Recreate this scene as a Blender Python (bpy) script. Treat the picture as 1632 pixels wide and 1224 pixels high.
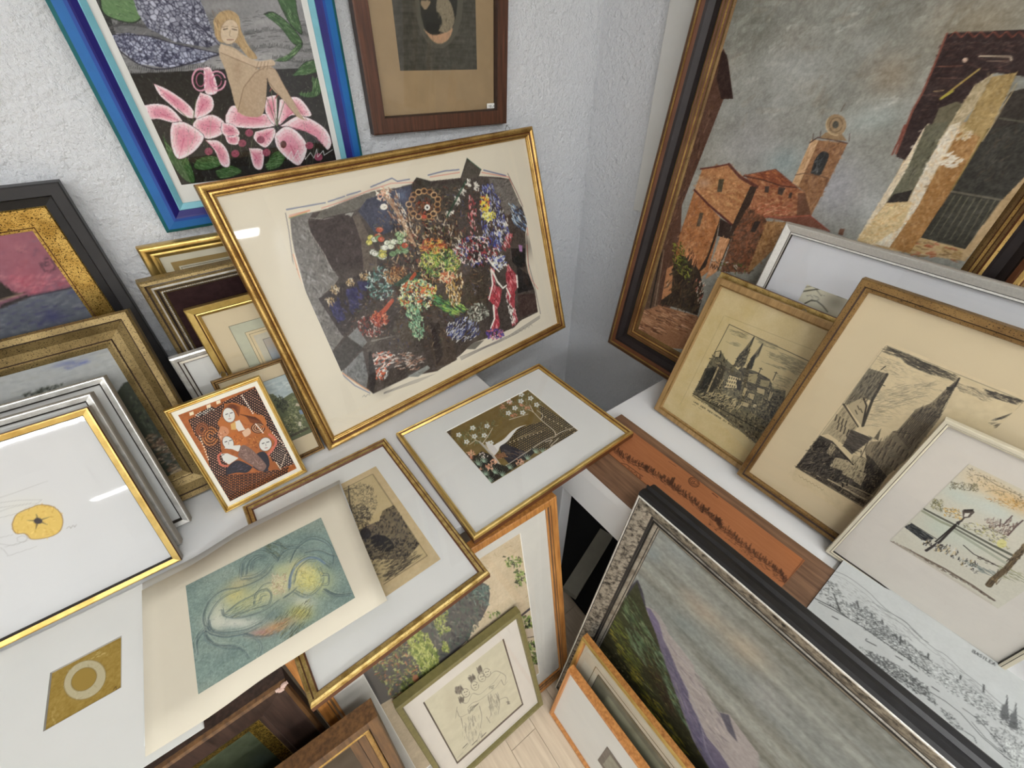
import bpy, bmesh, math, random
import numpy as np
from mathutils import Matrix, Vector

# ------------------------------------------------------------------ camera
# solved from the photograph's vanishing points (1632x1224 frame)
FPX, CX, CY = 659.2, 816.0, 612.0
RW = np.array([[0.8058503358, -0.3651245778, 0.4661429812],
               [-0.5921134293, -0.5004130902, 0.6316553063],
               [0.0026311727, -0.7850291599, -0.6194532226]])   # world = RW @ (right, down, forward)
ZT = 0.74
CAM = np.array([0.0, 0.0, ZT + 0.75])
scene = bpy.context.scene
for o in list(bpy.data.objects):
    bpy.data.objects.remove(o)
COL = scene.collection
cd = bpy.data.cameras.new('camera')
cd.sensor_fit = 'HORIZONTAL'; cd.sensor_width = 36.0
cd.lens = FPX / 1632.0 * 36.0
cd.clip_start = 0.02
cam = bpy.data.objects.new('camera', cd); COL.objects.link(cam)
mw = np.eye(4)
mw[:3, 0] = RW[:, 0]; mw[:3, 1] = -RW[:, 1]; mw[:3, 2] = -RW[:, 2]; mw[:3, 3] = CAM
cam.matrix_world = Matrix(mw.tolist())
scene.camera = cam

# ------------------------------------------------------------------ world, lights, exposure
wd = bpy.data.worlds.new('world'); scene.world = wd; wd.use_nodes = True
wd.node_tree.nodes['Background'].inputs[0].default_value = (0.75, 0.8, 0.9, 1)
wd.node_tree.nodes['Background'].inputs[1].default_value = 0.3
scene.view_settings.view_transform = 'Standard'
scene.view_settings.look = 'None'
scene.view_settings.gamma = 1.0
scene.view_settings.use_curve_mapping = False
scene.view_settings.exposure = -0.12
scene.cycles.use_denoising = True
scene.cycles.diffuse_bounces = 3
scene.cycles.glossy_bounces = 3
scene.cycles.transparent_max_bounces = 12
scene.cycles.sample_clamp_indirect = 6.0
LAMPS = [  # (x, y, length along X, watts): rows of ceiling tubes behind and above the camera
    (-0.2, -0.75, 1.5, 14.0), (-2.6, -1.6, 1.5, 26.0), (-1.55, -3.25, 1.5, 48.0), (0.25, -3.25, 1.5, 56.0), (-1.9, -6.75, 1.5, 44.0)]  # the second one, off the rows, is added to brighten the right wall
CEIL = 2.62
ILL = 0.80        # share of a surface's own colour that reaches the picture

# ------------------------------------------------------------------ helpers
def lin(c):
    c = np.asarray(c, dtype=np.float64) / 255.0
    return np.where(c <= 0.04045, c / 12.92, ((c + 0.055) / 1.055) ** 2.4)
def alb(c, k=1.0):
    v = np.clip(lin(c) / ILL * k, 0, 0.95)
    return (float(v[0]), float(v[1]), float(v[2]), 1.0)
def rays(px):
    p = np.atleast_2d(np.asarray(px, dtype=np.float64))
    c = np.stack([p[:, 0] - CX, p[:, 1] - CY, np.full(len(p), FPX)], 1)
    return c @ RW.T
def on_z(px, z):
    r = rays(px); return CAM + r * ((z - CAM[2]) / r[:, 2:3])
class Pose:
    """rectangle standing on its back bottom edge: yaw psi, lean back, roll in its own plane, tilt about its upright axis"""
    def __init__(s, x, y, z, psi, lean, w, h, t, roll=0, tilt=0):
        s.w, s.h, s.t = w, h, t
        ps, le = math.radians(psi), math.radians(lean)
        r = np.array([math.cos(ps), math.sin(ps), 0]); b = np.array([-math.sin(ps), math.cos(ps), 0]); k = np.array([0, 0, 1.0])
        u = math.sin(le) * b + math.cos(le) * k; n = math.cos(le) * b - math.sin(le) * k
        if roll:
            a = math.radians(roll); r, u = math.cos(a) * r + math.sin(a) * u, -math.sin(a) * r + math.cos(a) * u
        if tilt:
            a = math.radians(tilt); r, n = math.cos(a) * r - math.sin(a) * n, math.cos(a) * n + math.sin(a) * r
        s.r, s.u, s.n, s.o = r, u, n, np.array([x, y, z], dtype=float)
        m = np.eye(4); m[:3, 0] = r; m[:3, 1] = u; m[:3, 2] = -n; m[:3, 3] = s.o
        s.M = Matrix(m.tolist())
    def loc(s, px, zl):
        d = rays(px); o = s.o - s.n * zl
        t = ((o - CAM) @ s.n) / (d @ s.n)
        h = CAM + d * t[:, None] - s.o
        return np.stack([h @ s.r, h @ s.u], 1)
    def rect(s, zl, tl, tr, br, bl):
        q = s.loc([tl, tr, br, bl], zl)
        return (float((q[0, 0] + q[3, 0]) / 2), float((q[2, 1] + q[3, 1]) / 2), float((q[1, 0] + q[2, 0]) / 2), float((q[0, 1] + q[1, 1]) / 2))

def empty(name, label, cat, M=None, group=None):
    o = bpy.data.objects.new(name, None); COL.objects.link(o)
    o.empty_display_size = 0.05
    if M is not None: o.matrix_world = M
    o['label'] = label; o['category'] = cat
    if group: o['group'] = group
    return o
def mesh_obj(name, verts, faces, mat, parent=None, smooth=False, midx=None):
    me = bpy.data.meshes.new(name)
    me.from_pydata([tuple(map(float, v)) for v in verts], [], faces)
    mats = mat if isinstance(mat, (list, tuple)) else [mat]
    for m in mats: me.materials.append(m)
    if midx is not None: me.polygons.foreach_set('material_index', midx)
    if smooth: me.polygons.foreach_set('use_smooth', [True] * len(me.polygons))
    me.update()
    o = bpy.data.objects.new(name, me); COL.objects.link(o)
    if parent is not None: o.parent = parent
    return o
class MB:
    def __init__(s): s.v, s.f, s.m = [], [], []
    def box(s, x0, y0, z0, x1, y1, z1, mi=0):
        b = len(s.v)
        s.v += [(x0, y0, z0), (x1, y0, z0), (x1, y1, z0), (x0, y1, z0), (x0, y0, z1), (x1, y0, z1), (x1, y1, z1), (x0, y1, z1)]
        for f in ((0, 3, 2, 1), (4, 5, 6, 7), (0, 1, 5, 4), (1, 2, 6, 5), (2, 3, 7, 6), (3, 0, 4, 7)):
            s.f.append(tuple(b + i for i in f)); s.m.append(mi)
    def tube(s, pts, rad, n=6):
        pts = [Vector(p) for p in pts]; b = len(s.v); k = len(pts)
        for i, p in enumerate(pts):
            d = (pts[min(i + 1, k - 1)] - pts[max(i - 1, 0)]).normalized()
            a = d.orthogonal().normalized(); c = d.cross(a)
            for j in range(n):
                t = 2 * math.pi * j / n; s.v.append(tuple(p + (a * math.cos(t) + c * math.sin(t)) * rad))
        for i in range(k - 1):
            for j in range(n):
                s.f.append((b + i * n + j, b + i * n + (j + 1) % n, b + (i + 1) * n + (j + 1) % n, b + (i + 1) * n + j)); s.m.append(0)
    def build(s, name, mat, parent=None, smooth=False, bevel=0.0):
        o = mesh_obj(name, s.v, s.f, mat, parent, smooth, s.m)
        if bevel:
            md = o.modifiers.new('bevel', 'BEVEL'); md.width = bevel; md.segments = 2; md.limit_method = 'ANGLE'
        return o
def struct(o):
    o['kind'] = 'structure'; return o
def tag(o, label, cat, group=None):
    o['label'] = label; o['category'] = cat
    if group: o['group'] = group
    return o

# ------------------------------------------------------------------ materials
def nmat(name):
    m = bpy.data.materials.new(name); m.use_nodes = True
    nt = m.node_tree; return m, nt, nt.nodes['Principled BSDF']
def _noise(nt, scale, detail=3, rough=0.55, stretch=None):
    tc = nt.nodes.new('ShaderNodeTexCoord'); n = nt.nodes.new('ShaderNodeTexNoise')
    n.inputs['Scale'].default_value = scale; n.inputs['Detail'].default_value = detail; n.inputs['Roughness'].default_value = rough
    if stretch:
        mp = nt.nodes.new('ShaderNodeMapping'); mp.inputs['Scale'].default_value = stretch
        nt.links.new(tc.outputs['Object'], mp.inputs['Vector']); nt.links.new(mp.outputs['Vector'], n.inputs['Vector'])
    else: nt.links.new(tc.outputs['Object'], n.inputs['Vector'])
    return n
def plain(name, c, rough=0.6, metal=0.0, spec=0.4, var=0.06, scale=30, bump=0.0, bscale=200, stretch=None, c2=None, lo=0.35, hi=0.65, coat=0.0):
    """colour with slow procedural variation and optional fine relief"""
    m, nt, b = nmat(name)
    a = alb(c) if max(c) > 1 else tuple(c) + (1,)
    d = alb(c2) if c2 is not None else tuple(x * (1 - 2.2 * var) for x in a[:3]) + (1,)
    n = _noise(nt, scale, stretch=stretch)
    r = nt.nodes.new('ShaderNodeValToRGB')
    r.color_ramp.elements[0].position = lo; r.color_ramp.elements[0].color = d
    r.color_ramp.elements[1].position = hi; r.color_ramp.elements[1].color = a
    nt.links.new(n.outputs['Fac'], r.inputs['Fac']); nt.links.new(r.outputs['Color'], b.inputs['Base Color'])
    b.inputs['Roughness'].default_value = rough; b.inputs['Metallic'].default_value = metal
    b.inputs['Specular IOR Level'].default_value = spec; b.inputs['Coat Weight'].default_value = coat
    if bump:
        n2 = _noise(nt, bscale, 2, stretch=stretch); bp = nt.nodes.new('ShaderNodeBump')
        bp.inputs['Strength'].default_value = bump; bp.inputs['Distance'].default_value = 0.002
        nt.links.new(n2.outputs['Fac'], bp.inputs['Height']); nt.links.new(bp.outputs['Normal'], b.inputs['Normal'])
    return m
def gold(name, c=(190, 150, 72), c2=(120, 84, 30), rough=0.33, specks=0.0, scale=60, metal=0.85, bump=0.25):
    m, nt, b = nmat(name)
    n = _noise(nt, scale, 5, 0.65)
    r = nt.nodes.new('ShaderNodeValToRGB')
    r.color_ramp.elements[0].position = 0.36; r.color_ramp.elements[0].color = alb(c2)
    r.color_ramp.elements[1].position = 0.58; r.color_ramp.elements[1].color = alb(c)
    nt.links.new(n.outputs['Fac'], r.inputs['Fac']); out = r.outputs['Color']
    if specks:
        n3 = _noise(nt, 520, 2, 0.7); r3 = nt.nodes.new('ShaderNodeValToRGB')
        r3.color_ramp.elements[0].position = 0.30 + specks * 0.12; r3.color_ramp.elements[0].color = (0.03, 0.018, 0.008, 1)
        r3.color_ramp.elements[1].position = 0.36 + specks * 0.12; r3.color_ramp.elements[1].color = (1, 1, 1, 1)
        nt.links.new(n3.outputs['Fac'], r3.inputs['Fac'])
        mx = nt.nodes.new('ShaderNodeMix'); mx.data_type = 'RGBA'; mx.blend_type = 'MULTIPLY'; mx.inputs[0].default_value = 1
        nt.links.new(out, mx.inputs[6]); nt.links.new(r3.outputs['Color'], mx.inputs[7]); out = mx.outputs[2]
    nt.links.new(out, b.inputs['Base Color'])
    b.inputs['Metallic'].default_value = metal; b.inputs['Roughness'].default_value = rough
    n2 = _noise(nt, 260, 3); bp = nt.nodes.new('ShaderNodeBump'); bp.inputs['Strength'].default_value = bump; bp.inputs['Distance'].default_value = 0.001
    nt.links.new(n2.outputs['Fac'], bp.inputs['Height']); nt.links.new(bp.outputs['Normal'], b.inputs['Normal'])
    return m
def wood(name, c, c2, rough=0.45, axis='y', scale=1.0, metal=0.0):
    m, nt, b = nmat(name)
    st = {'x': (6, 90, 90), 'y': (90, 6, 90)}[axis]
    n = _noise(nt, 1.6 * scale, 4, 0.6, st)
    r = nt.nodes.new('ShaderNodeValToRGB')
    r.color_ramp.elements[0].position = 0.33; r.color_ramp.elements[0].color = alb(c2)
    r.color_ramp.elements[1].position = 0.66; r.color_ramp.elements[1].color = alb(c)
    nt.links.new(n.outputs['Fac'], r.inputs['Fac']); nt.links.new(r.outputs['Color'], b.inputs['Base Color'])
    b.inputs['Roughness'].default_value = rough; b.inputs['Metallic'].default_value = metal
    bp = nt.nodes.new('ShaderNodeBump'); bp.inputs['Strength'].default_value = 0.15; bp.inputs['Distance'].default_value = 0.001
    nt.links.new(n.outputs['Fac'], bp.inputs['Height']); nt.links.new(bp.outputs['Normal'], b.inputs['Normal'])
    return m
def glass_mat(name, rough=0.03):
    m = bpy.data.materials.new(name); m.use_nodes = True; nt = m.node_tree
    nt.nodes.remove(nt.nodes['Principled BSDF'])
    t = nt.nodes.new('ShaderNodeBsdfTransparent'); g = nt.nodes.new('ShaderNodeBsdfGlossy'); g.inputs['Roughness'].default_value = rough
    ge = nt.nodes.new('ShaderNodeNewGeometry'); dt = nt.nodes.new('ShaderNodeVectorMath'); dt.operation = 'DOT_PRODUCT'   # Schlick reflectance, the same from both sides of the pane
    nt.links.new(ge.outputs['Incoming'], dt.inputs[0]); nt.links.new(ge.outputs['Normal'], dt.inputs[1])
    def mth(op, a, b=None):
        n = nt.nodes.new('ShaderNodeMath'); n.operation = op
        for k, v in enumerate((a, b)):
            if v is None: continue
            if isinstance(v, float): n.inputs[k].default_value = v
            else: nt.links.new(v, n.inputs[k])
        return n.outputs[0]
    f5 = mth('POWER', mth('SUBTRACT', 1.0, mth('ABSOLUTE', dt.outputs['Value'])), 5.0)
    fr = mth('ADD', mth('MULTIPLY', f5, 0.9), 0.04)
    x = nt.nodes.new('ShaderNodeMixShader')
    nt.links.new(fr, x.inputs[0]); nt.links.new(t.outputs[0], x.inputs[1]); nt.links.new(g.outputs[0], x.inputs[2])
    nt.links.new(x.outputs[0], nt.nodes['Material Output'].inputs['Surface'])
    return m
def art_mat(name, rough=0.6, spec=0.3, bump=0.0, bscale=900, coat=0.0):
    """picture surface: its colours sit in the mesh's own colour layer, relief is procedural"""
    m, nt, b = nmat(name)
    a = nt.nodes.new('ShaderNodeVertexColor'); a.layer_name = 'paint'
    nt.links.new(a.outputs['Color'], b.inputs['Base Color'])
    b.inputs['Roughness'].default_value = rough; b.inputs['Specular IOR Level'].default_value = spec; b.inputs['Coat Weight'].default_value = coat
    if bump:
        n = _noise(nt, bscale, 2); bp = nt.nodes.new('ShaderNodeBump'); bp.inputs['Strength'].default_value = bump; bp.inputs['Distance'].default_value = 0.001
        nt.links.new(n.outputs['Fac'], bp.inputs['Height']); nt.links.new(bp.outputs['Normal'], b.inputs['Normal'])
    return m
GLASS = glass_mat('picture_glass')
INK = art_mat('printed_paper', 0.75, 0.2)
OIL = art_mat('oil_paint', 0.42, 0.35, 0.35, 420)
CANVAS = art_mat('matt_oil_paint', 0.6, 0.25, 0.3, 420)
WHITE = plain('white_mat_board', (213, 213, 209), 0.85, spec=0.15, var=0.012, scale=8)
CREAM = plain('cream_paper', (208, 200, 181), 0.85, spec=0.15, var=0.015, scale=8)
BEIGE = plain('beige_mat_board', (194, 180, 150), 0.85, spec=0.15, var=0.02, scale=8)
BACK = plain('brown_backing_board', (120, 95, 66), 0.9, var=0.05)
BEVEL = plain('mat_bevel_core', (222, 220, 214), 0.8, var=0.01)
LINE = plain('dark_ink_line', (40, 34, 28), 0.8)
STEEL = plain('steel_wire', (150, 150, 150), 0.35, metal=0.9)

# ------------------------------------------------------------------ picture building
def frame_ring(name, pose, prof, mats, parent, smooth=False):
    """moulding: prof = [(distance in from the outer edge, height from the back, material index of the strip that ends here)]"""
    w, h = pose.w, pose.h; v = []; f = []; mi = []
    for d, z, *_ in prof:
        v += [(-w / 2 + d, d, z), (w / 2 - d, d, z), (w / 2 - d, h - d, z), (-w / 2 + d, h - d, z)]
    for i in range(len(prof) - 1):
        a, b = 4 * i, 4 * (i + 1); k = prof[i + 1][2] if len(prof[i + 1]) > 2 else 0
        for j in range(4):
            q = (j + 1) % 4; f.append((a + j, a + q, b + q, b + j)); mi.append(k)
    n = len(prof) - 1                                  # close the back
    for j in range(4):
        q = (j + 1) % 4; f.append((4 * n + j, 4 * n + q, q, j)); mi.append(0)
    o = mesh_obj(name, v, f, mats, parent, False, mi)
    return o
def pic(name, label, cat, pose, prof, mats, group=None):
    root = empty(name, label, cat, pose.M, group)
    frame_ring('frame', pose, prof, mats, root)
    return root
def slab(name, rect, z0, z1, mat, parent):
    m = MB(); m.box(rect[0], rect[1], z0, rect[2], rect[3], z1); return m.build(name, mat, parent)
def mat_board(parent, rect, hole, z, mat, th=0.0016, core=None, name='mat_board'):
    """board with a bevelled window"""
    x0, y0, x1, y1 = rect; a0, b0, a1, b1 = hole; e = th
    P = [(x0, y0, z), (x1, y0, z), (x1, y1, z), (x0, y1, z), (a0, b0, z), (a1, b0, z), (a1, b1, z), (a0, b1, z),
         (a0 + e, b0 + e, z - th), (a1 - e, b0 + e, z - th), (a1 - e, b1 - e, z - th), (a0 + e, b1 - e, z - th)]
    F = []; I = []
    for j in range(4):
        q = (j + 1) % 4
        F.append((j, q, 4 + q, 4 + j)); I.append(0); F.append((4 + j, 4 + q, 8 + q, 8 + j)); I.append(1)
    return mesh_obj(name, P, F, [mat, core or BEVEL], parent, False, I)
def glass(parent, rect, z):
    x0, y0, x1, y1 = rect
    return mesh_obj('glass', [(x0, y0, z), (x1, y0, z), (x1, y1, z), (x0, y1, z)], [(0, 1, 2, 3)], GLASS, parent)
def inset(pose, d): return (-pose.w / 2 + d, d, pose.w / 2 - d, pose.h - d)
def rect_lines(parent, rect, z, wd, mat, name='ruled_line'):
    x0, y0, x1, y1 = rect; m = MB(); t = 0.0002
    m.box(x0, y0, z, x1, y0 + wd, z + t); m.box(x0, y1 - wd, z, x1, y1, z + t); m.box(x0, y0 + wd, z, x0 + wd, y1 - wd, z + t); m.box(x1 - wd, y0 + wd, z, x1, y1 - wd, z + t)
    return m.build(name, mat, parent)
def hook(parent, x, y, z, s=0.008):
    m = MB(); m.tube([(x - s * .5, y, z), (x - s * .6, y + s * .6, z), (x, y + s * 1.2, z), (x + s * .6, y + s * .6, z), (x + s * .5, y, z)], 0.0008, 5)
    return m.build('hanging_loop', STEEL, parent, True)
# ------------------------------------------------------------------ brushwork: a small painter that fills a picture's own colour layer
def vnoise(rng, H, W, cell, octv=3):
    out = np.zeros((H, W)); amp = 1.0; tot = 0
    for _ in range(octv):
        ch, cw = (cell if isinstance(cell, tuple) else (cell, cell))
        gh, gw = max(2, int(H / ch) + 2), max(2, int(W / cw) + 2)
        g = rng.random((gh, gw)); yy = np.linspace(0, gh - 1.001, H); xx = np.linspace(0, gw - 1.001, W)
        yi, xi = yy.astype(int), xx.astype(int); fy, fx = yy - yi, xx - xi
        fy = fy * fy * (3 - 2 * fy); fx = fx * fx * (3 - 2 * fx)
        r0 = g[yi][:, xi] * (1 - fx) + g[yi][:, xi + 1] * fx; r1 = g[yi + 1][:, xi] * (1 - fx) + g[yi + 1][:, xi + 1] * fx
        out += amp * (r0 * (1 - fy[:, None]) + r1 * fy[:, None]); tot += amp; amp *= 0.55
        cell = (max(1.5, ch / 2.1), max(1.5, cw / 2.1))
    return out / tot - 0.5
def C3(c): return np.array(c, dtype=np.float32) / 255.0
def crop(x0, y0, s):
    return lambda *p: [(x0 + s * a, y0 + s * b) for a, b in zip(p[0::2], p[1::2])]
def curve(pts, n=8):
    p = np.asarray(pts, float); p = np.vstack([2 * p[0] - p[1], p, 2 * p[-1] - p[-2]]); out = []
    for i in range(1, len(p) - 2):
        t = np.linspace(0, 1, n, endpoint=False)[:, None]
        a, b, c, d = p[i - 1], p[i], p[i + 1], p[i + 2]
        out.append(0.5 * ((2 * b) + (c - a) * t + (2 * a - 5 * b + 4 * c - d) * t ** 2 + (3 * b - a - 3 * c + d) * t ** 3))
    return np.vstack(out + [p[-2:-1]])
def ell(cx, cy, rx, ry, ang=0, n=18):
    t = np.linspace(0, 2 * np.pi, n, endpoint=False); a = math.radians(ang)
    x, y = rx * np.cos(t), ry * np.sin(t)
    return np.stack([cx + x * math.cos(a) - y * math.sin(a), cy + x * math.sin(a) + y * math.cos(a)], 1)
def inside(pts, poly):
    X, Y = pts[:, 0], pts[:, 1]; r = np.zeros(len(pts), bool); n = len(poly)
    for i in range(n):
        x1, y1 = poly[i]; x2, y2 = poly[(i + 1) % n]
        if y1 == y2: continue
        c = (y1 > Y) != (y2 > Y); r ^= c & (X < (x2 - x1) * (Y - y1) / (y2 - y1) + x1)
    return r
class Cv:
    SS = 2
    def __init__(s, pose, rect, zl, nx, bg, seed=1):
        s.pose, s.rect, s.zl = pose, rect, zl
        x0, y0, x1, y1 = rect
        s.nx = nx; s.ny = max(2, int(round(nx * (y1 - y0) / (x1 - x0))))
        s.W, s.H = nx * s.SS, s.ny * s.SS
        s.a = np.empty((s.H, s.W, 3), np.float32); s.a[:] = C3(bg)
        s.rng = np.random.default_rng(seed)
    def T(s, p):
        q = s.pose.loc(p, s.zl); x0, y0, x1, y1 = s.rect
        return np.stack([(q[:, 0] - x0) / (x1 - x0) * s.W, (y1 - q[:, 1]) / (y1 - y0) * s.H], 1)
    def uv(s, *p):       # picture fractions (0..1 from top left) -> canvas
        p = np.asarray(p, float).reshape(-1, 2); return p * [s.W, s.H]
    def k(s, p):
        q = s.T([p, (p[0] + 1, p[1]), (p[0], p[1] + 1)]); d = q[1:] - q[0]
        return math.sqrt(abs(d[0, 0] * d[1, 1] - d[0, 1] * d[1, 0]) + 1e-9)
    def _bl(s, x0, y0, cov, c):
        h, w = cov.shape; v = s.a[y0:y0 + h, x0:x0 + w]
        v += cov[:, :, None] * (C3(c) - v)
    def qfill(s, q, c, a=1.0, noise=0.0):
        x0, y0 = np.floor(q.min(0)).astype(int); x1, y1 = np.ceil(q.max(0)).astype(int) + 1
        x0, y0, x1, y1 = max(x0, 0), max(y0, 0), min(x1, s.W), min(y1, s.H)
        if x1 <= x0 or y1 <= y0: return
        X = np.arange(x0, x1) + 0.5; Y = (np.arange(y0, y1) + 0.5)[:, None]
        m = np.zeros((y1 - y0, x1 - x0), bool); n = len(q)
        for i in range(n):
            ax, ay = q[i]; bx, by = q[(i + 1) % n]
            if ay == by: continue
            cnd = (ay > Y) != (by > Y)
            if not cnd.any(): continue
            m ^= cnd & (X[None, :] < (bx - ax) * (Y - ay) / (by - ay) + ax)
        cov = m.astype(np.float32) * a
        if noise: cov *= np.clip(1 - noise + noise * 2 * (vnoise(s.rng, *m.shape, 7) + 0.5), 0, 1).astype(np.float32)
        s._bl(x0, y0, cov, c)
    def fill(s, pts, c, a=1.0, noise=0.0): s.qfill(s.T(pts), c, a, noise)
    def qline(s, q, w, c, a=1.0, w1=None):
        n = len(q); ws = np.linspace(w, w if w1 is None else w1, n) * 0.5; M = max(ws.max(), 0.5) + 1.5
        lo = np.floor(q.min(0) - M).astype(int); hi = np.ceil(q.max(0) + M).astype(int) + 1
        x0, y0, x1, y1 = max(lo[0], 0), max(lo[1], 0), min(hi[0], s.W), min(hi[1], s.H)
        if x1 <= x0 or y1 <= y0: return
        cov = np.zeros((y1 - y0, x1 - x0), np.float32)
        for i in range(n - 1):
            p, r = q[i], q[i + 1]; l = np.floor(np.minimum(p, r) - M).astype(int); g = np.ceil(np.maximum(p, r) + M).astype(int) + 1
            a0, b0, a1, b1 = max(l[0], x0), max(l[1], y0), min(g[0], x1), min(g[1], y1)
            if a1 <= a0 or b1 <= b0: continue
            X = np.arange(a0, a1) + 0.5 - p[0]; Y = (np.arange(b0, b1) + 0.5 - p[1])[:, None]
            d = r - p; L = d @ d + 1e-9; t = np.clip((X * d[0] + Y * d[1]) / L, 0, 1)
            dist = np.sqrt((X - t * d[0]) ** 2 + (Y - t * d[1]) ** 2); wd = ws[i] + t * (ws[i + 1] - ws[i])
            sub = cov[b0 - y0:b1 - y0, a0 - x0:a1 - x0]; np.maximum(sub, np.clip(wd - dist + 0.5, 0, 1) * np.minimum(1, 2 * wd + .2), out=sub)
        s._bl(x0, y0, cov * a, c)
    def line(s, pts, w, c, a=1.0, w1=None, smooth=False):
        pts = np.asarray(curve(pts) if smooth else pts, float); k = s.k(tuple(pts[len(pts) // 2]))
        s.qline(s.T(pts), w * k, c, a, None if w1 is None else w1 * k)
    def dots(s, pts, r, c, a=1.0):
        for p in pts: s.fill(ell(p[0], p[1], r, r, 0, 8), c, a)
    def blob(s, cx, cy, rx, ry, c, a=1.0, ang=0, power=1.0):
        """soft patch of colour"""
        o = s.T([(cx, cy)])[0]; an = math.radians(ang)
        e = s.T([(cx + rx * math.cos(an), cy + rx * math.sin(an)), (cx - ry * math.sin(an), cy + ry * math.cos(an))]) - o
        s.qblob(o, e, c, a, power)
    def qblob(s, o, e, c, a=1.0, power=1.0):
        D = np.linalg.inv(e.T); R = np.abs(e).sum(0) * 1.6
        x0, y0 = np.maximum(np.floor(o - R), 0).astype(int); x1 = min(int(o[0] + R[0]) + 1, s.W); y1 = min(int(o[1] + R[1]) + 1, s.H)
        if x1 <= x0 or y1 <= y0: return
        X = np.arange(x0, x1) + .5 - o[0]; Y = (np.arange(y0, y1) + .5 - o[1])[:, None]
        u = D[0, 0] * X + D[0, 1] * Y; v = D[1, 0] * X + D[1, 1] * Y
        s._bl(x0, y0, (np.exp(-(u * u + v * v) * 1.4 * power) * a).astype(np.float32), c)
    def sample(s, poly, n):
        poly = np.asarray(poly, float); lo, hi = poly.min(0), poly.max(0); out = np.zeros((0, 2)); g = 0
        while len(out) < n and g < 30:
            p = lo + s.rng.random((n * 2, 2)) * (hi - lo); out = np.vstack([out, p[inside(p, poly)]]); g += 1
        return out[:n]
    def scat(s, poly, n, pal, L=(2, 6), w=(1, 2), ang=0, jit=40, a=0.9, cj=12, bend=0.0):
        """brush dabs inside an outline"""
        P = s.sample(poly, n); n = len(P)
        if n == 0: return
        r = s.rng; A = np.radians(ang + (r.random(n) * 2 - 1) * jit); ln = L[0] + r.random(n) * (L[1] - L[0]); wd = w[0] + r.random(n) * (w[1] - w[0])
        d = np.stack([np.cos(A), np.sin(A)], 1) * ln[:, None] / 2
        q0, q1 = s.T(P - d), s.T(P + d); kk = s.k(tuple(P.mean(0))); pal = np.asarray(pal, float); ci = r.integers(0, len(pal), n); cc = np.clip(pal[ci] + (r.random((n, 1)) * 2 - 1) * cj, 0, 255)
        for i in range(n):
            if bend:
                m = (q0[i] + q1[i]) / 2 + (q1[i] - q0[i])[::-1] * [1, -1] * bend * (r.random() * 2 - 1)
                s.qline(np.array([q0[i], m, q1[i]]), wd[i] * kk, cc[i], a)
            else: s.qline(np.array([q0[i], q1[i]]), wd[i] * kk, cc[i], a, wd[i] * kk * .5)
    def grain(s, amp, cell, aniso=None, poly=None, tint=(1, 1, 1)):
        n = vnoise(s.rng, s.H, s.W, aniso or cell).astype(np.float32) * 2 * amp
        if poly is not None:
            m = np.zeros((s.H, s.W, 3), np.float32); t, s.a = s.a, m
            s.fill(poly, (255, 255, 255)); s.a = t; n = n * m[:, :, 0]
        s.a = np.clip(s.a + n[:, :, None] * np.array(tint, np.float32), 0, 1)
    def cells(s, poly, n, cell, edge, width=0.8, jit=25):
        """network of veins: nearest-seed cells"""
        P = s.T(s.sample(poly, n)); q = s.T(poly)
        x0, y0 = np.maximum(np.floor(q.min(0)), 0).astype(int); x1 = min(int(q[:, 0].max()) + 1, s.W); y1 = min(int(q[:, 1].max()) + 1, s.H)
        if x1 <= x0 or y1 <= y0: return
        X, Y = np.meshgrid(np.arange(x0, x1) + .5, np.arange(y0, y1) + .5); m = inside(np.stack([X.ravel(), Y.ravel()], 1), q).reshape(X.shape)
        d1 = np.full(X.shape, 1e9, np.float32); d2 = d1.copy(); idx = np.zeros(X.shape, int)
        for i, p in enumerate(P):
            d = np.hypot(X - p[0], Y - p[1]).astype(np.float32); b = d < d1
            d2 = np.where(b, d1, np.minimum(d2, d)); d1 = np.where(b, d, d1); idx[b] = i
        cj = (s.rng.random(len(P)) - .5) * 2 * jit / 255
        k = s.k(tuple(np.mean(np.asarray(poly, float), 0))); e = np.clip(1 - (d2 - d1) / (2 * width * k), 0, 1)[:, :, None]
        colr = (C3(cell) + cj[idx][:, :, None]) * (1 - e) + C3(edge) * e
        v = s.a[y0:y1, x0:x1]; v[m] = np.clip(colr, 0, 1)[m]
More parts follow.
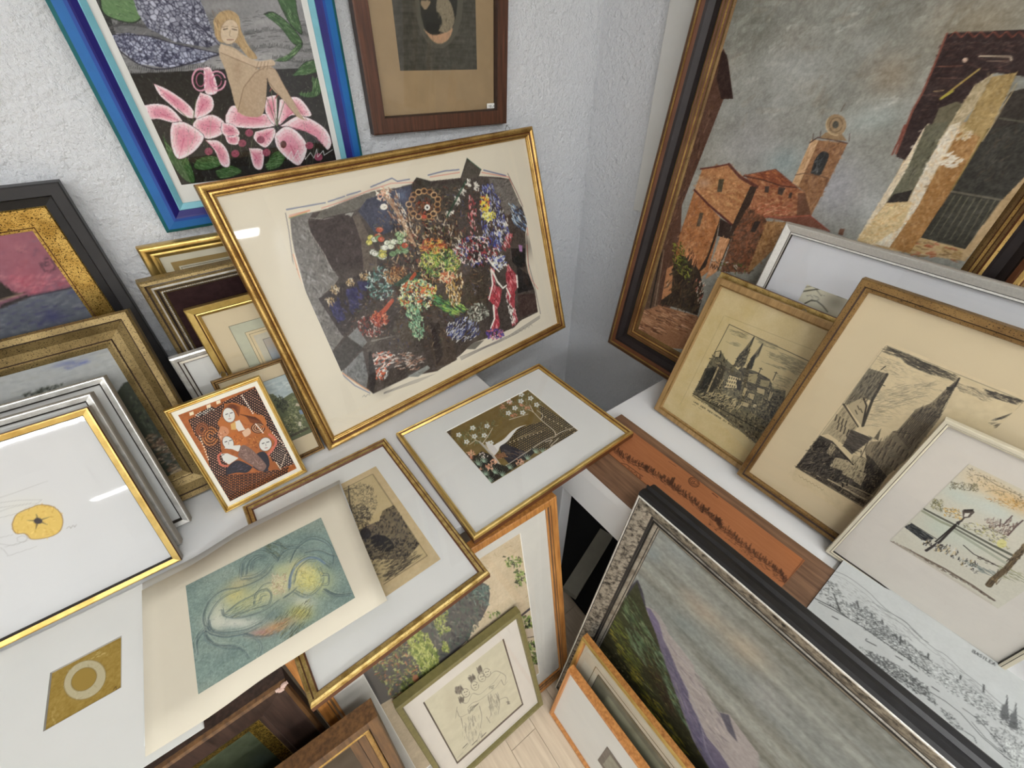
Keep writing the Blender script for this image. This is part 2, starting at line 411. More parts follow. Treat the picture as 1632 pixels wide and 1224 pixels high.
    def text(s, txt, p0, p1, hgt, c, w=0.5, a=0.9):
        """ruled capital letters along a line from p0 to p1"""
        G = {'A': ['0 1 .5 0 1 1', '.2 .6 .8 .6'], 'B': ['0 0 0 1 .8 1 1 .75 .8 .5 0 .5', '0 0 .7 0 .9 .25 .7 .5'], 'C': ['1 .1 .5 0 0 .3 0 .7 .5 1 1 .9'], 'D': ['0 0 0 1 .6 1 1 .6 1 .4 .6 0 0 0'],
             'E': ['1 0 0 0 0 1 1 1', '0 .5 .7 .5'], 'G': ['1 .1 .5 0 0 .3 0 .7 .5 1 1 .8 1 .55 .6 .55'], 'I': ['.5 0 .5 1'], 'L': ['0 0 0 1 .9 1'], 'M': ['0 1 .1 0 .5 .7 .9 0 1 1'], 'N': ['0 1 0 0 1 1 1 0'],
             'O': ['.5 0 0 .3 0 .7 .5 1 1 .7 1 .3 .5 0'], 'P': ['0 1 0 0 .8 0 1 .25 .8 .5 0 .5'], 'R': ['0 1 0 0 .8 0 1 .25 .8 .5 0 .5', '.5 .5 1 1'], 'S': ['1 .1 .5 0 0 .2 .2 .45 .8 .55 1 .8 .5 1 0 .9'], 'T': ['0 0 1 0', '.5 0 .5 1'],
             'U': ['0 0 0 .8 .5 1 1 .8 1 0'], 'Z': ['0 0 1 0 0 1 1 1'], '1': ['.3 .2 .6 0 .6 1'], '2': ['0 .2 .5 0 1 .3 0 1 1 1'], '/': ['1 0 0 1'], '4': ['.7 1 .7 0 0 .7 1 .7'], '8': ['.5 0 .1 .2 .5 .5 1 .75 .5 1 0 .75 .5 .5 .9 .2 .5 0']}
        p0, p1 = np.array(p0, float), np.array(p1, float); st = (p1 - p0) / max(1, len(txt)); up = np.array([st[1], -st[0]]); up = up / np.linalg.norm(up) * hgt
        # letters stand square to the line in the picture itself
        for i, ch in enumerate(txt):
            for seg in G.get(ch, []):
                v = np.array(list(map(float, seg.split()))).reshape(-1, 2)
                s.line(p0 + st * i + v[:, :1] * st * .72 + (1 - v[:, 1:]) * up, w, c, a)
    def build(s, name, mat, parent):
        b = s.a.reshape(s.ny, s.SS, s.nx, s.SS, 3).mean((1, 3))
        b = np.where(b <= 0.04045, b / 12.92, ((b + 0.055) / 1.055) ** 2.4) / ILL
        b = np.clip(b, 0, 0.95); nx, ny = s.nx, s.ny; x0, y0, x1, y1 = s.rect
        X, Y = np.meshgrid(np.linspace(x0, x1, nx), np.linspace(y1, y0, ny))
        co = np.stack([X, Y, np.full_like(X, s.zl)], 2).reshape(-1, 3).astype(np.float32)
        i = np.arange((ny - 1) * nx).reshape(ny - 1, nx)[:, :-1].ravel(); F = np.stack([i + nx, i + nx + 1, i + 1, i], 1).astype(np.int32)
        me = bpy.data.meshes.new(name); me.vertices.add(len(co)); me.vertices.foreach_set('co', co.ravel())
        me.loops.add(F.size); me.loops.foreach_set('vertex_index', F.ravel()); me.polygons.add(len(F))
        me.polygons.foreach_set('loop_start', np.arange(0, F.size, 4, dtype=np.int32)); me.update(calc_edges=True)
        ca = me.color_attributes.new('paint', 'FLOAT_COLOR', 'POINT')
        ca.data.foreach_set('color', np.concatenate([b.reshape(-1, 3), np.ones((nx * ny, 1))], 1).astype(np.float32).ravel())
        me.materials.append(mat)
        o = bpy.data.objects.new(name, me); COL.objects.link(o); o.parent = parent
        return o
# ------------------------------------------------------------------ the room
YA, XB, XL, YF = 1.098, 1.12, -3.4, -8.2
def plaster():
    m, nt, b = nmat('rough_white_plaster')
    b.inputs['Base Color'].default_value = alb((211, 213, 216)); b.inputs['Roughness'].default_value = 0.9; b.inputs['Specular IOR Level'].default_value = 0.15
    n = _noise(nt, 55, 4, 0.6); n2 = _noise(nt, 160, 3, 0.6)
    ad = nt.nodes.new('ShaderNodeMath'); ad.operation = 'MULTIPLY_ADD'; ad.inputs[1].default_value = 0.4
    nt.links.new(n2.outputs['Fac'], ad.inputs[0]); nt.links.new(n.outputs['Fac'], ad.inputs[2])
    bp = nt.nodes.new('ShaderNodeBump'); bp.inputs['Strength'].default_value = 0.9; bp.inputs['Distance'].default_value = 0.011
    nt.links.new(ad.outputs[0], bp.inputs['Height']); nt.links.new(bp.outputs['Normal'], b.inputs['Normal'])
    return m
PLASTER = plaster()
PAINT = plain('white_ceiling_paint', (225, 225, 222), 0.9, var=0.01)
def quad(name, pts, mat): return struct(mesh_obj(name, pts, [(0, 1, 2, 3)], mat))
quad('wall_back', [(XL, YA, 0), (XB, YA, 0), (XB, YA, CEIL), (XL, YA, CEIL)], PLASTER)
quad('wall_right', [(XB, YA, 0), (XB, YF, 0), (XB, YF, CEIL), (XB, YA, CEIL)], PLASTER)
quad('wall_left', [(XL, YF, 0), (XL, YA, 0), (XL, YA, CEIL), (XL, YF, CEIL)], PLASTER)
quad('wall_front', [(XB, YF, 0), (XL, YF, 0), (XL, YF, CEIL), (XB, YF, CEIL)], PLASTER)
quad('ceiling', [(XL, YA, CEIL), (XB, YA, CEIL), (XB, YF, CEIL), (XL, YF, CEIL)], PAINT)
FLOORM = wood('pale_laminate_floor', (206, 190, 168), (186, 168, 145), 0.5, 'y', 0.5)
SUB = plain('laminate_floor_far', (196, 180, 158), 0.5, var=0.05, scale=6, stretch=(12, 1.2, 1))
mb = MB(); mb.box(XL, YF, -0.05, XB, YA, -0.004)
floor = struct(mb.build('floor', SUB))
PW, PLN = 0.0835, 0.62
pm = None
for i in range(16):                                   # laid planks where the floor shows between the pictures
    for j in range(3):
        if pm is None:
            mb = MB(); mb.box(0.0006, 0.0006, -0.004, PW - 0.0006, PLN - 0.0006, 0.0)
            pk = mb.build('plank', FLOORM, floor); pm = pk.data
        else:
            pk = bpy.data.objects.new('plank', pm); COL.objects.link(pk); pk.parent = floor
        pk.location = (0.16 - 9 * PW + i * PW, -0.95 + j * PLN + (i * 0.37 % 1) * PLN * 0.6 - 0.2, 0)
duct = MB(); duct.box(XB - 0.022, 0.765, 1.12, XB - 0.001, 0.86, CEIL - 0.005)
DUCTM = plain('smooth_white_plastic', (206, 206, 202), 0.45, var=0.01)
tag(duct.build('cable_duct', DUCTM, None, False, 0.003), 'smooth white vertical cable duct on the wall beside the large town painting', 'cable duct')

# ceiling lamps, one of them added for fill: two tubes in a white tray, the lamp's own light under it
TUBE = bpy.data.materials.new('lit_fluorescent_tube'); TUBE.use_nodes = True
_b = TUBE.node_tree.nodes['Principled BSDF']; _b.inputs['Base Color'].default_value = (0.9, 0.9, 0.9, 1)
_b.inputs['Emission Color'].default_value = (0.97, 0.985, 1.0, 1); _b.inputs['Emission Strength'].default_value = 9.0; TUBE.cycles.emission_sampling = 'NONE'
TRAY = plain('white_lacquered_steel', (228, 228, 226), 0.4, var=0.01)
for i, (lx, ly, ll, wt) in enumerate(LAMPS):
    L = empty('ceiling_lamp', 'long white ceiling lamp with two lit fluorescent tubes', 'lamp', Matrix.Translation((lx, ly, CEIL)), 'rows of fluorescent lamps on the ceiling')
    m = MB(); m.box(-ll / 2, -0.14, -0.03, ll / 2, 0.14, 0.0); m.box(-ll / 2, -0.15, -0.075, ll / 2, -0.14, 0.0); m.box(-ll / 2, 0.14, -0.075, ll / 2, 0.15, 0.0)
    m.build('tray', TRAY, L)
    for sgn in (-1, 1):
        m = MB(); m.tube([(-ll / 2 + .03, sgn * .07, -.05), (ll / 2 - .03, sgn * .07, -.05)], 0.014, 10); m.build('tube', TUBE, L, True)
    ld = bpy.data.lights.new('lamp_light', 'AREA'); ld.shape = 'RECTANGLE'; ld.size = ll - 0.06; ld.size_y = 0.22; ld.energy = wt; ld.color = (0.965, 0.985, 1.0)
    lo = bpy.data.objects.new('lamp_light', ld); COL.objects.link(lo); lo.parent = L; lo.location = (0, 0, -0.068)

# ------------------------------------------------------------------ tables
LAM = plain('white_laminate', (219, 220, 220), 0.38, var=0.008, scale=4)
LEG = plain('white_metal_leg', (200, 202, 204), 0.35, var=0.01)
AXF, AYF = 0.505, 0.45
tA = empty('table', 'white laminate table along the back wall, covered with leaning and lying pictures', 'table', Matrix.Translation((-0.6, 0.75, 0)))
m = MB(); m.box(-1.0, AYF - .75, ZT - .028, AXF + .6, YA - .012 - .75, ZT); m.build('table_top', LAM, tA, False, 0.0015)
for lx, ly in ((0.86, -0.02), (0.86, 0.28), (-0.95, -0.2), (-0.95, 0.28)):
    m = MB(); m.box(lx, ly, 0, lx + .045, ly + .045, ZT - .028); m.build('leg', LEG, tA, False, 0.002)
BXF, BYE = 0.516, 0.518
tB = empty('table', 'white desk with a seamed front apron along the right wall, holding cathedral prints', 'table', Matrix.Translation((0.82, -0.3, 0)))
m = MB(); m.box(BXF - .82, -1.3 + .3, ZT - .034, XB - .008 - .82, BYE + .3, ZT); m.build('table_top', LAM, tB, False, 0.002)
m = MB(); m.box(BXF + .003 - .82, -1.3 + .3, ZT - .143, BXF + .02 - .82, BYE + .297, ZT - .0355); m.build('apron', LAM, tB, False, 0.001)
m = MB(); m.box(BXF + .021 - .82, BYE + .28, ZT - .143, XB - .02 - .82, BYE + .297, ZT - .0355); m.build('apron', LAM, tB, False, 0.001)
for lx, ly in ((-0.30, 0.775), (0.24, 0.775), (-0.30, -0.99), (0.24, -0.99)):
    m = MB(); m.box(lx, ly, 0, lx + .04, ly + .04, ZT - .035); m.build('leg', LEG, tB, False, 0.002)
# black slabs added to deepen the shade under the desk, and a slim box
SHADE_BLACK = plain('added_shade_black', (15, 15, 15), 0.8, var=0.1, bump=0.2)
def shade_slab(label, M, w, h, t):
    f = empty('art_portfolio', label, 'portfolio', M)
    m = MB(); m.box(-w / 2, 0, 0, w / 2, h, t * .3); m.build('slab_back', SHADE_BLACK, f, False, 0.001)
    m = MB(); m.box(-w / 2, 0, t * .7, w / 2, h, t); m.build('slab_front', SHADE_BLACK, f, False, 0.001)
    m = MB(); m.box(-w / 2 + .004, .004, t * .3, w / 2 - .012, h - .012, t * .7); m.build('sheets', plain('slab_core_grey', (90, 88, 84), 0.8), f)  # grey core of the added slab
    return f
shade_slab('added black slab lying flat on the floor to darken the space under the white desk', Matrix.Translation((0.785, 0.34, 0.0)), 0.43, 0.60, 0.02)
shade_slab('added black slab propped upright against the right wall to darken the space under the desk', Pose(1.04, 0.03, 0.002, -90, 4, 0.85, 0.58, 0.02).M, 0.85, 0.58, 0.02)
bxq = on_z([(954.7, 847), (975.8, 857), (918.8, 944.5), (901.4, 930.7)], 0.052)
bxm = bxq.mean(0); bang = math.atan2(*(bxq[0] - bxq[3])[[1, 0]])
gb = empty('slim_box', 'slim beige cardboard box lying on the added black slab under the desk', 'box', Matrix.Translation((bxm[0], bxm[1], 0.0205)) @ Matrix.Rotation(bang, 4, 'Z'))
CARD = plain('beige_cardboard', (150, 146, 132), 0.8, var=0.04)
m = MB(); m.box(-.14, -.025, 0, .14, .025, .026); m.build('box_base', CARD, gb, False, 0.001)
m = MB(); m.box(-.142, -.027, .012, .142, .027, .031); m.build('lid', CARD, gb, False, 0.001)
# ------------------------------------------------------------------ the pictures themselves (outlines read off the photograph, in its pixels)
def petal(s, pts, light=(234, 214, 216), deep=(204, 126, 146), base=None):
    P = np.asarray(curve(list(pts) + [pts[0]], 5), float); c = P.mean(0) if base is None else np.asarray(base, float)
    s.fill(P, (60, 30, 40)); s.fill(c + (P - c) * .97, light)
    for f, t in ((.82, .35), (.66, .65), (.5, .9)):
        s.fill(c + (P - c) * f, tuple(np.array(light) * (1 - t) + np.array(deep) * t), .75)
    far = P[np.argmax(((P - c) ** 2).sum(1))]; s.line([c, (c + far) / 2, far], 1.2, (176, 70, 100), .7, .4)
    for t_ in np.linspace(0, 2 * math.pi, 16)[:-1]:
        i_ = int(t_ / (2 * math.pi) * len(P)); s.line([c + (far - c) * .12, c + (P[i_] - c) * .9], .5, (190, 96, 120), .45)
    s.scat(c + (P - c) * .8, max(8, len(P) // 2), [(120, 40, 60), (60, 25, 35)], (.5, 1.2), (.6, 1.0), 60, 40)
def leaf(s, pts, c=(52, 84, 44), hi=(110, 140, 92)):
    P = np.asarray(curve(list(pts) + [pts[0]], 5), float); s.fill(P, (18, 30, 16)); m = P.mean(0); s.fill(m + (P - m) * .93, c)
    s.scat(m + (P - m) * .85, 60, [hi, c, (24, 40, 22), (140, 164, 120)], (5, 11), (.5, 1.0), math.degrees(math.atan2(*(P[len(P) // 2] - P[0])[::-1])), 14, .7)
def art_fairy(s):
    K = crop(0, 0, .36765)
    s.fill(K(380, -250, 1380, -250, 1440, 300, 560, 330), (118, 118, 118))
    for i in range(40):
        x, y = s.rng.random() * 1000 + 400, s.rng.random() * 430 - 150
        s.blob(x * .3676, y * .3676, 60, 12, [(160, 158, 158), (90, 90, 90), (70, 70, 72), (175, 172, 172)][i % 4], .5, -8)
    s.scat(K(420, 60, 1380, 60, 1420, 290, 540, 320), 420, [(60, 60, 62), (40, 40, 42), (120, 118, 118), (168, 166, 166)], (4, 16), (.6, 1.6), -4, 10, .55)
    for yy, x0, x1 in ((215, 1080, 1380), (265, 1180, 1400), (145, 1060, 1340), (305, 520, 950), (330, 560, 1000), (120, 440, 640)):
        for x in np.linspace(x0, x1, 46): s.line(K(x, yy + 10 * math.sin(x * .02), x + 2, yy - 6 - 14 * s.rng.random() + 10 * math.sin(x * .02)), .9, (34, 34, 34), .8)
    s.fill(K(540, 320, 960, 300, 1180, 300, 1420, 290, 1500, 690, 760, 830), (30, 28, 26))
    s.scat(K(560, 330, 1420, 300, 1500, 680, 760, 820), 520, [(70, 82, 62), (52, 60, 48), (96, 100, 84), (18, 18, 16)], (2, 9), (.4, .9), 60, 60, .8)
    leaf(s, K(430, -30, 520, -40, 610, 20, 615, 80, 560, 100, 450, 60), (92, 122, 80), (140, 165, 124))
    s.cells(K(560, -60, 860, -20, 905, 90, 952, 190, 900, 205, 760, 182, 640, 120, 600, 60), 250, (150, 152, 166), (34, 34, 52), .75, 34)
    s.cells(K(478, 150, 560, 142, 640, 158, 760, 192, 950, 232, 880, 270, 720, 294, 600, 276, 520, 214), 210, (150, 154, 172), (32, 32, 54), .75, 34)
    s.line(K(478, 150, 640, 156, 760, 190, 950, 232), 1.6, (26, 24, 40), .9, smooth=True); s.line(K(500, 205, 610, 280, 730, 296, 950, 236), 2.2, (30, 28, 42), .9, smooth=True)
    s.line(K(700, -10, 840, 90, 950, 195), 1.4, (30, 28, 44), .9, smooth=True)
    for L in ((1140, 60, 1180, 50, 1240, 90, 1300, 160, 1310, 195, 1270, 190, 1215, 120), (1185, 265, 1250, 262, 1310, 200, 1290, 190, 1250, 235), (1262, 330, 1320, 270, 1375, 262, 1392, 300, 1340, 322), (1350, 330, 1392, 350, 1385, 410, 1330, 424, 1290, 405, 1350, 396), (1190, -30, 1270, -20, 1290, 60, 1310, 150, 1260, 110, 1220, 40),
              (700, 575, 745, 640, 815, 685, 850, 790, 800, 780, 735, 690), (850, 690, 915, 672, 985, 700, 905, 735, 840, 728), (1150, 715, 1190, 655, 1240, 665, 1215, 720, 1160, 738), (930, 740, 1000, 715, 1050, 745, 960, 775)): leaf(s, K(*L))
    s.scat(K(560, 330, 1420, 300, 1500, 680, 760, 820), 520, [(110, 118, 96), (150, 156, 136), (60, 74, 52), (14, 14, 12)], (1, 6), (.4, .8), 70, 40, .7); s.scat(K(430, 60, 1380, 40, 1420, 290, 540, 320), 420, [(30, 30, 32), (186, 184, 184), (96, 96, 98)], (1, 7), (.4, 1), 0, 60, .6)
    SK, SD = (178, 158, 132), (120, 96, 76)
    LL = ((665, 360, 720, 383, 790, 428, 838, 475, 845, 512, 800, 503, 735, 450, 690, 408), (625, 455, 680, 448, 740, 465, 795, 530, 745, 530, 690, 515, 640, 512), (868, 398, 920, 420, 921, 478, 850, 515, 848, 450), (850, 515, 920, 495, 975, 530, 965, 580, 900, 602, 850, 570, 835, 540), (745, 530, 800, 527, 870, 570, 885, 602, 840, 660, 775, 690, 745, 640, 738, 570), (890, 605, 950, 610, 990, 660, 995, 720, 960, 715, 930, 650))
    for L in LL: petal(s, K(*L), base=K(835, 530)[0] if False else None)
    s.line(K(835, 530, 770, 470), 1, (70, 90, 50)); s.line(K(835, 535, 850, 430), 1, (70, 90, 50))
    petal(s, K(882, 290, 915, 296, 945, 396, 890, 402))
    for rr in ((870, 345, 44, 60), (940, 350, 46, 52)): s.line(ell(rr[0] * .3676, rr[1] * .3676, rr[2] * .3, rr[3] * .3676 * .8), 2.6, (206, 150, 168)); s.line(ell(rr[0] * .3676, rr[1] * .3676, rr[2] * .16, rr[3] * .18), 1.5, (180, 100, 130))
    for L in ((975, 500, 1010, 455, 1100, 488, 1190, 500, 1192, 545, 1080, 556, 985, 540), (1155, 418, 1200, 420, 1192, 540, 1150, 485), (1210, 430, 1290, 420, 1345, 482, 1340, 505, 1260, 500, 1205, 540), (1210, 545, 1300, 500, 1400, 548, 1437, 612, 1420, 650, 1380, 600, 1280, 552), (1185, 582, 1240, 545, 1300, 580, 1332, 640, 1300, 716, 1250, 692, 1200, 640), (1105, 570, 1185, 552, 1190, 592, 1150, 640, 1100, 602), (1078, 640, 1140, 650, 1136, 730, 1100, 722), (960, 530, 1012, 540, 1040, 580, 1000, 602, 960, 572), (975, 590, 1035, 590, 1030, 625, 990, 620)): petal(s, K(*L))
    for i, (dx, dy) in enumerate(((-60, -160), (-25, -150), (0, -120), (40, -130))): s.line(K(1200, 545, 1200 + dx, 545 + dy), 1, (96, 110, 80)); s.line(K(1200 + dx - 6, 545 + dy, 1200 + dx + 6, 545 + dy - 22), 1.8, (130, 70, 60))
    for x, y in ((1050, 620), (1155, 660), (905, 655), (1020, 665), (1080, 575), (1130, 605), (1340, 630), (1380, 680), (700, 700)): s.fill(ell(x * .3676, y * .3676, 6.5, 6), (136, 62, 84)); s.scat(ell(x * .3676, y * .3676, 6, 5.5), 10, [(176, 100, 122), (90, 36, 54)], (1, 3), (.5, 1), 0, 90)
    s.fill(ell(1228 * .3676, 625 * .3676, 5, 6), (84, 36, 34))
    # seated figure
    hair = K(925, 85, 955, 52, 1000, 46, 1035, 72, 1045, 130, 1075, 195, 1115, 250, 1080, 250, 1040, 205, 1020, 185, 965, 185, 935, 160)
    s.fill(curve(hair + hair[:1]), (170, 144, 104)); s.scat(hair, 90, [(206, 180, 136), (120, 92, 60), (150, 120, 80)], (8, 16), (.5, 1), 70, 20, .8)
    s.fill(curve(K(955, 190, 950, 235, 975, 300, 1000, 380, 1022, 462, 1048, 496, 1100, 506, 1136, 482, 1150, 400, 1150, 330, 1110, 290, 1060, 240, 1010, 205, 955, 190)), SK)
    s.blob(1030 * .3676, 300 * .3676, 9, 26, (148, 124, 100), .5); s.fill(curve(K(1030, 485, 1055, 380, 1105, 315, 1150, 288, 1156, 380, 1140, 490, 1092, 506, 1030, 485)), (170, 148, 122))
    s.fill(curve(K(1148, 286, 1192, 300, 1230, 370, 1265, 430, 1312, 508, 1332, 522, 1285, 503, 1228, 432, 1170, 372, 1148, 286)), (176, 154, 128)); s.line(K(1150, 290, 1192, 300, 1265, 430, 1330, 522), .8, SD, .8); s.line(K(1152, 340, 1228, 436, 1285, 504), .9, SD, .9)
    s.fill(curve(K(958, 188, 1010, 215, 1110, 262, 1178, 258, 1187, 284, 1110, 292, 1000, 244, 950, 224, 958, 188)), (190, 170, 144)); s.line(K(958, 228, 1000, 246, 1110, 292, 1186, 284), 1.0, SD, .9); s.line(K(1030, 485, 1055, 380, 1105, 315, 1150, 290), .9, SD, .9)
    for i in range(4): s.line(K(1120 + 14 * i, 268, 1108 + 16 * i, 302), .9, SD, .8)
    face = ell(995 * .3676, 138 * .3676, 14.5, 20, 8); s.fill(face, (196, 178, 152)); s.line(np.vstack([face, face[:1]]), .7, SD, .7)
    s.line(K(968, 128, 986, 124), 1.3, (60, 44, 36)); s.line(K(1006, 126, 1026, 130), 1.3, (60, 44, 36)); s.line(K(998, 130, 994, 154, 1002, 158), .7, SD); s.line(K(984, 172, 1012, 172), 1.2, (130, 74, 64)); s.line(K(962, 118, 988, 113), .7, SD); s.line(K(1004, 114, 1030, 120), .7, SD)
    s.line(K(920, 45, 945, 120), .9, (110, 90, 70)); s.line(K(950, 40, 972, 60), .8, (110, 90, 70))
    for i in range(26): a, b = s.rng.random(2); s.line(K(600 + 820 * a, 560 + 190 * b, 600 + 820 * a + 20 * s.rng.normal(), 470 + 160 * b), .5, (150, 160, 130), .6)
    s.scat(K(640, 420, 1440, 430, 1480, 690, 760, 800), 160, [(214, 214, 206)], (.6, 1.2), (.5, .8), 0, 90, .6)
    sig = K(1245, 690, 1262, 655, 1270, 690, 1290, 650, 1300, 682, 1320, 655, 1322, 690, 1345, 660, 1360, 684, 1372, 645, 1376, 680, 1400, 652, 1404, 672, 1440, 648); s.line(sig, .9, (224, 222, 218), .95)
    s.line(K(815, 825, 825, 832, 835, 822, 843, 830), .6, (60, 60, 60))
    s.grain(.05, 5)
def art_oval(s):
    K = crop(550, 0, .18382)
    s.grain(.05, (3, 60)); s.grain(.05, 8)
    s.fill(ell(550 + 815 * .18382, 40 * .18382 - 6, 38, 76), (84, 82, 72)); s.line(ell(550 + 815 * .18382, 0, 44, 84), .8, (56, 54, 48), .6)
    s.fill(ell(550 + 810 * .18382, 60 * .18382 - 12, 30, 68), (46, 45, 40))
    s.fill(curve(K(680, 250, 760, 300, 860, 280, 930, 240, 900, 330, 830, 375, 760, 350, 680, 250)), (176, 140, 110)); s.fill(curve(K(800, -40, 900, 0, 945, 140, 930, 230, 870, 280, 800, 250, 830, 180, 790, 90, 800, -40)), (128, 118, 98))
    s.fill(curve(K(660, 0, 740, 10, 700, 80, 660, 40, 660, 0)), (140, 122, 98)); s.fill(curve(K(680, 120, 800, 100, 840, 200, 780, 280, 700, 240, 680, 120)), (42, 42, 38))
    s.scat(K(790, 40, 930, 20, 940, 240, 820, 290), 110, [(170, 156, 130), (70, 64, 54), (110, 100, 82)], (2, 5), (.5, 1), 70, 50, .7)
    s.scat(K(500, 300, 1150, 300, 1150, 610, 500, 610), 200, [(50, 50, 46), (86, 84, 76)], (5, 14), (.5, .9), 90, 8, .4)
def art_sticker(s):
    s.text('12', (779, 171), (784, 170.6), 3, (60, 60, 60), .6); s.line([(785, 171), (787, 168), (788, 170.5), (790, 168)], .6, (60, 60, 60))
def art_collage(s):
    A, B, D, E = crop(450, 250, .14706), crop(650, 240, .14706), crop(490, 420, .14706), crop(660, 390, .14706)
    base = [(463, 347), (512, 336), (553, 323), (582, 309), (607, 303), (631, 300), (656, 294), (664, 283), (687, 289), (734, 284), (744, 252), (767, 271), (763, 281), (797, 283), (812, 286), (820, 312), (832, 331), (840, 355), (837, 372), (838, 416), (841, 433), (852, 463), (857, 497), (829, 511), (819, 522), (792, 533), (754, 546), (733, 566), (697, 591), (652, 600), (595, 627), (588, 621), (549, 592), (526, 562), (506, 520), (490, 474), (474, 420), (466, 380)]
    s.fill(base, (66, 58, 53))
    for i in range(60):
        q = s.sample(base, 1)[0]; s.blob(q[0], q[1], 22, 14, [(84, 76, 68), (50, 44, 42), (72, 64, 58), (96, 90, 82)][i % 4], .4, s.rng.random() * 180)
    s.fill([(463, 347), (500, 338), (491, 352), (497, 375), (531, 430), (541, 443), (532, 456), (515, 470), (548, 537), (528, 562), (490, 474), (474, 420), (466, 380)], (112, 108, 103))
    s.scat([(466, 350), (495, 345), (535, 440), (515, 470), (546, 537), (528, 558), (478, 430)], 170, [(134, 130, 125), (92, 88, 84), (150, 147, 142), (78, 74, 70)], (4, 12), (1.5, 4), 60, 50, .6)
    s.fill([(512, 337), (582, 309), (610, 303), (600, 318), (566, 336), (500, 352)], (98, 94, 86)); s.fill(A(680, 620, 780, 600, 720, 700), (150, 148, 140))
    s.fill([(492, 352), (555, 343), (566, 350), (577, 375), (582, 428), (531, 430), (497, 375)], (60, 50, 47)); s.line(A(280, 780, 460, 1060, 540, 1224), 1, (190, 185, 175), .8); s.line(A(300, 665, 450, 678, 560, 660), .8, (180, 176, 168), .8)
    s.fill([(571, 337), (585, 318), (640, 300), (656, 295), (662, 318), (640, 362), (602, 378), (586, 356)], (58, 60, 74)); s.blob(640, 312, 14, 10, (96, 106, 130), .7); s.blob(610, 340, 14, 18, (74, 78, 98), .5)
    s.fill([(562, 345), (572, 342), (600, 400), (602, 432), (580, 432), (576, 385)], (92, 82, 72)); s.fill([(664, 283), (687, 290), (682, 300), (668, 312)], (56, 52, 46)); s.fill([(744, 252), (767, 271), (762, 282), (736, 288)], (72, 66, 58)); s.line([(744, 253), (767, 271)], 1.2, (50, 78, 58))
    s.fill([(668, 300), (734, 290), (728, 318), (706, 342), (672, 326)], (66, 60, 54)); s.fill([(778, 284), (812, 287), (830, 330), (806, 345), (790, 310)], (104, 98, 92)); s.scat([(778, 286), (812, 288), (828, 328), (800, 340)], 60, [(70, 66, 62), (126, 120, 112)], (3, 8), (1, 2), -40, 30, .6)
    s.fill(E(1050, 40, 1200, 40, 1200, 240, 1120, 250, 1060, 180), (28, 26, 26)); s.fill(E(1110, 230, 1240, 330, 1300, 480, 1120, 530), (36, 32, 31)); s.fill(E(1120, 540, 1310, 530, 1335, 720, 1140, 790), (60, 46, 42)); s.fill(E(560, 340, 800, 260, 800, 660, 700, 640, 520, 660), (62, 54, 46))
    s.fill(D(940, 620, 1080, 600, 1200, 700, 1140, 860, 1040, 940, 930, 720), (82, 74, 66)); s.fill(D(1300, 700, 1560, 700, 1620, 1040, 1400, 1160, 1330, 880), (72, 62, 54)); s.fill(D(1330, 640, 1430, 640, 1470, 1000, 1400, 1100), (48, 40, 38))
    s.fill(D(120, 380, 300, 270, 480, 160, 640, 80, 740, 240, 600, 480, 440, 740, 380, 780), (54, 46, 44))
    for poly in (D(230, 440, 340, 400, 420, 600, 330, 640), D(420, 280, 540, 250, 560, 480, 470, 500), D(540, 190, 680, 200, 640, 300, 560, 280)): s.fill(poly, (46, 44, 78), .95, .3)
    s.scat(D(220, 430, 560, 240, 640, 200, 560, 500, 340, 640), 60, [(60, 58, 104), (40, 38, 66)], (4, 10), (1.5, 3), 50, 40, .7)
    for c in ((250, 410), (470, 200), (620, 140), (305, 290)): s.scat(ell(490 + c[0] * .14706, 420 + c[1] * .14706, 7, 7), 22, [(196, 170, 124), (170, 140, 96), (208, 196, 170)], (2, 6), (1, 2), 50, 60)
    # flower heads and dense figure brushwork
    def cluster(cx, cy, rx, ry, n, pal, L=(2, 6), w=(1, 2.4), ang=0, jit=90, rot=0): s.scat(ell(cx, cy, rx, ry, rot), n, pal, L, w, ang, jit, .92, 14, .35)
    DK = [(36, 30, 28), (52, 42, 36)]
    s.scat([(600, 330), (660, 300), (790, 296), (815, 350), (800, 430), (740, 540), (640, 560), (560, 520), (590, 420)], 900, [(96, 66, 46), (60, 46, 38), (120, 92, 64), (84, 92, 66), (110, 64, 54), (150, 128, 96), (64, 66, 96)], (2, 8), (.8, 2), 50, 80, .7)
    cluster(682, 392, 62, 66, 420, DK + [(84, 58, 38), (110, 80, 52), (170, 138, 98), (196, 180, 150), (70, 34, 34)], (3, 9), (.8, 1.8), 70, 40)
    cluster(690, 400, 46, 50, 240, [(150, 110, 70), (200, 170, 120), (120, 62, 50), (84, 96, 60), (30, 26, 24), (206, 196, 172)], (2, 7), (.8, 1.6), 60, 60)
    for i in range(30):
        a = s.rng.random() * 6.28; rr = s.rng.random() ** .5; x, y = 622 + 34 * rr * math.cos(a), 388 + 26 * rr * math.sin(a); c = [(206, 208, 190), (150, 176, 130), (196, 186, 96), (186, 88, 64), (120, 150, 110), (214, 214, 204)][i % 6]; s.fill(ell(x, y, 5 + 2 * s.rng.random(), 4.4), c); s.line(ell(x, y, 5.5, 4.6), .8, (58, 66, 48), .8); s.scat(ell(x, y, 4, 4), 5, [(230, 228, 214), (110, 130, 80), (60, 60, 44)], (1.5, 3), (.6, 1), 0, 90)
    for i in range(16):
        a = i / 16 * 6.28; x, y = 676 + (20 + 5 * s.rng.random()) * math.cos(a), 326 + (21) * math.sin(a); s.line(ell(x, y, 4.6, 4.2), 1.6, [(178, 136, 92), (150, 108, 70), (196, 160, 116)][i % 3]); s.fill(ell(x, y, 2.4, 2.2), (60, 42, 34))
